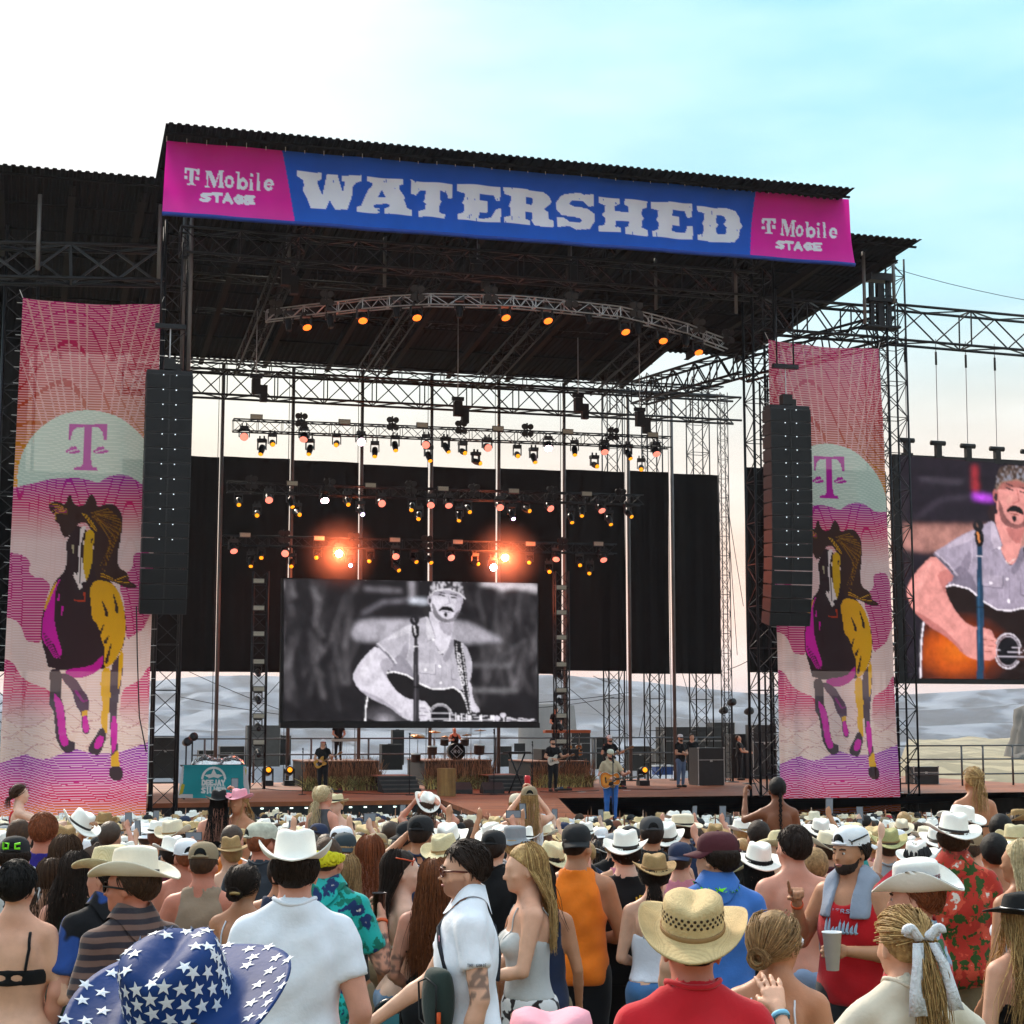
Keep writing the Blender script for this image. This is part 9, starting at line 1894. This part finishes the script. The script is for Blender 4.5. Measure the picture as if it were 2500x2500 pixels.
for y, x in rest:
    sex = 'f' if rg.random() < .45 else 'm';pose = rg.choices(('down','up','both'),(80,15,5))[0];kind = rg.choice(('tee','tee','tank', None)) if sex == 'm' else rg.choice(('cami','tee'));q = V0[(sex, pose, kind, .066)];sc = max(1.5, min(1.9, rg.gauss(1.74 if sex == 'm' else 1.63,.06))) / 1.78;M3 = RZ(rg.gauss(0,.4));t = (x, y, ground(y))
    v, f = q['body']
    if id(f) not in BSEL: BSEL[id(f)] = upper(v, f, 1.2)
    bvv, bff = BSEL[id(f)];addp(bvv, bff, SK[rg.choice(('light','pink','tan','light','pale','brown'))], M3, t, sc)
    if 'top' in q:
        if id(q['top']) not in BSEL: BSEL[id(q['top'])] = upper(*q['top'],1.2)
        addp(*BSEL[id(q['top'])], CLO[rg.choices(range(11),(24,24,10,10,6,8,4,6,4,5,2))[0]][1], M3, t, sc)
    if rg.random() < .60:
        if rg.random() < .66: hv, hf = hl[rg.randrange(2)];R3 = M3 @ RZ(rg.uniform(-.6,.6)) @ RX(rg.uniform(-.1,.35));addp(np.array(hv) + np.array((0,0,0)), hf, rg.choices((WH, CRM_, ST,'a98a5e','17171a'),(45,20,20,12,3))[0], R3, np.array(t) + np.array(M3 @ Vector((0,-.012,1.715))) * sc, sc * 1.04)
        else: cc = rg.choices(('d0d0d4','19191c','8a8d92','222c48','8c7a60','a8242e'),(36,24,12,12,8,8))[0];o3 = np.array(t) + np.array(M3 @ Vector((0,-.012,1.70))) * sc;R3 = M3 @ RZ(math.pi if rg.random() < .3 else 0);addp(cpv, cpf, cc, R3, o3, sc)
    else: addp(q['hair'][0], q['hair'][1], rg.choice(('17110f','3c2819','3c2819','a88352','73402a')), M3, t, sc)
me = mesh_np('crowd', np.concatenate(parts_v),(np.concatenate(parts_f), np.concatenate(parts_n)), True, np.concatenate(parts_c));ob = link('crowd', me, M('crowd_colours', None, .75,0,.1,9, attr='print'));tag(ob,'dense far crowd of small heads and hats standing up to the stage front','crowd', None,'stuff')
# steel crowd barrier before the stage
PEOPLE.sort(key=lambda q: q[1])
# == evening haze over the gorge: one closed box of even thin air
hb = MB().box((0,3230,-15),(6400,6560,262));hzo = hb.build('haze', None);tag(hzo,'pale evening haze filling the air over the gorge','haze', None,'stuff')
hm_ = bpy.data.materials.new('haze_air');hm_.use_nodes = True;n_ = hm_.node_tree.nodes
for q in list(n_): n_.remove(q)
vo = n_.new('ShaderNodeVolumePrincipled');vo.inputs['Color'].default_value = (.82,.86,.97,1);vo.inputs['Density'].default_value = .00017;vo.inputs['Anisotropy'].default_value = .2
oo = n_.new('ShaderNodeOutputMaterial');hm_.node_tree.links.new(vo.outputs[0], oo.inputs['Volume']);hzo.data.materials.append(hm_)
SC.cycles.volume_bounces = 0
# machine smoke: a soft puff round each of the two glaring lamps
sm_ = bpy.data.materials.new('smoke_air');sm_.use_nodes = True;n_ = sm_.node_tree.nodes;l_ = sm_.node_tree.links
for q in list(n_): n_.remove(q)
vo = n_.new('ShaderNodeVolumePrincipled');vo.inputs['Color'].default_value = (.9,.9,.9,1);oo = n_.new('ShaderNodeOutputMaterial');l_.new(vo.outputs[0], oo.inputs['Volume'])
tc = n_.new('ShaderNodeTexCoord');ln_ = n_.new('ShaderNodeVectorMath');ln_.operation = 'LENGTH';l_.new(tc.outputs['Object'], ln_.inputs[0]);mr = n_.new('ShaderNodeMapRange');mr.interpolation_type = 'SMOOTHSTEP';mr.inputs[1].default_value = .1;mr.inputs[2].default_value = 1.75;mr.inputs[3].default_value = .10;mr.inputs[4].default_value = 0;l_.new(ln_.outputs['Value'], mr.inputs[0]);l_.new(mr.outputs[0], vo.inputs['Density'])
for i, q in enumerate((Z3(905,1247), Z4(368,1275))):
    p = S(*q, V3 - .75);mb = MB().lathe([(1.8 * math.sin(math.pi * k / 10) + 1e-5,-1.8 * math.cos(math.pi * k / 10)) for k in range(11)], p, 20);so = stop(mb,'stage_smoke', None, ('thin smoke glowing red round the left glaring lamp','thin smoke glowing red round the right glaring lamp')[i],'smoke','stage smoke','stuff', p);so.data.materials.append(sm_)
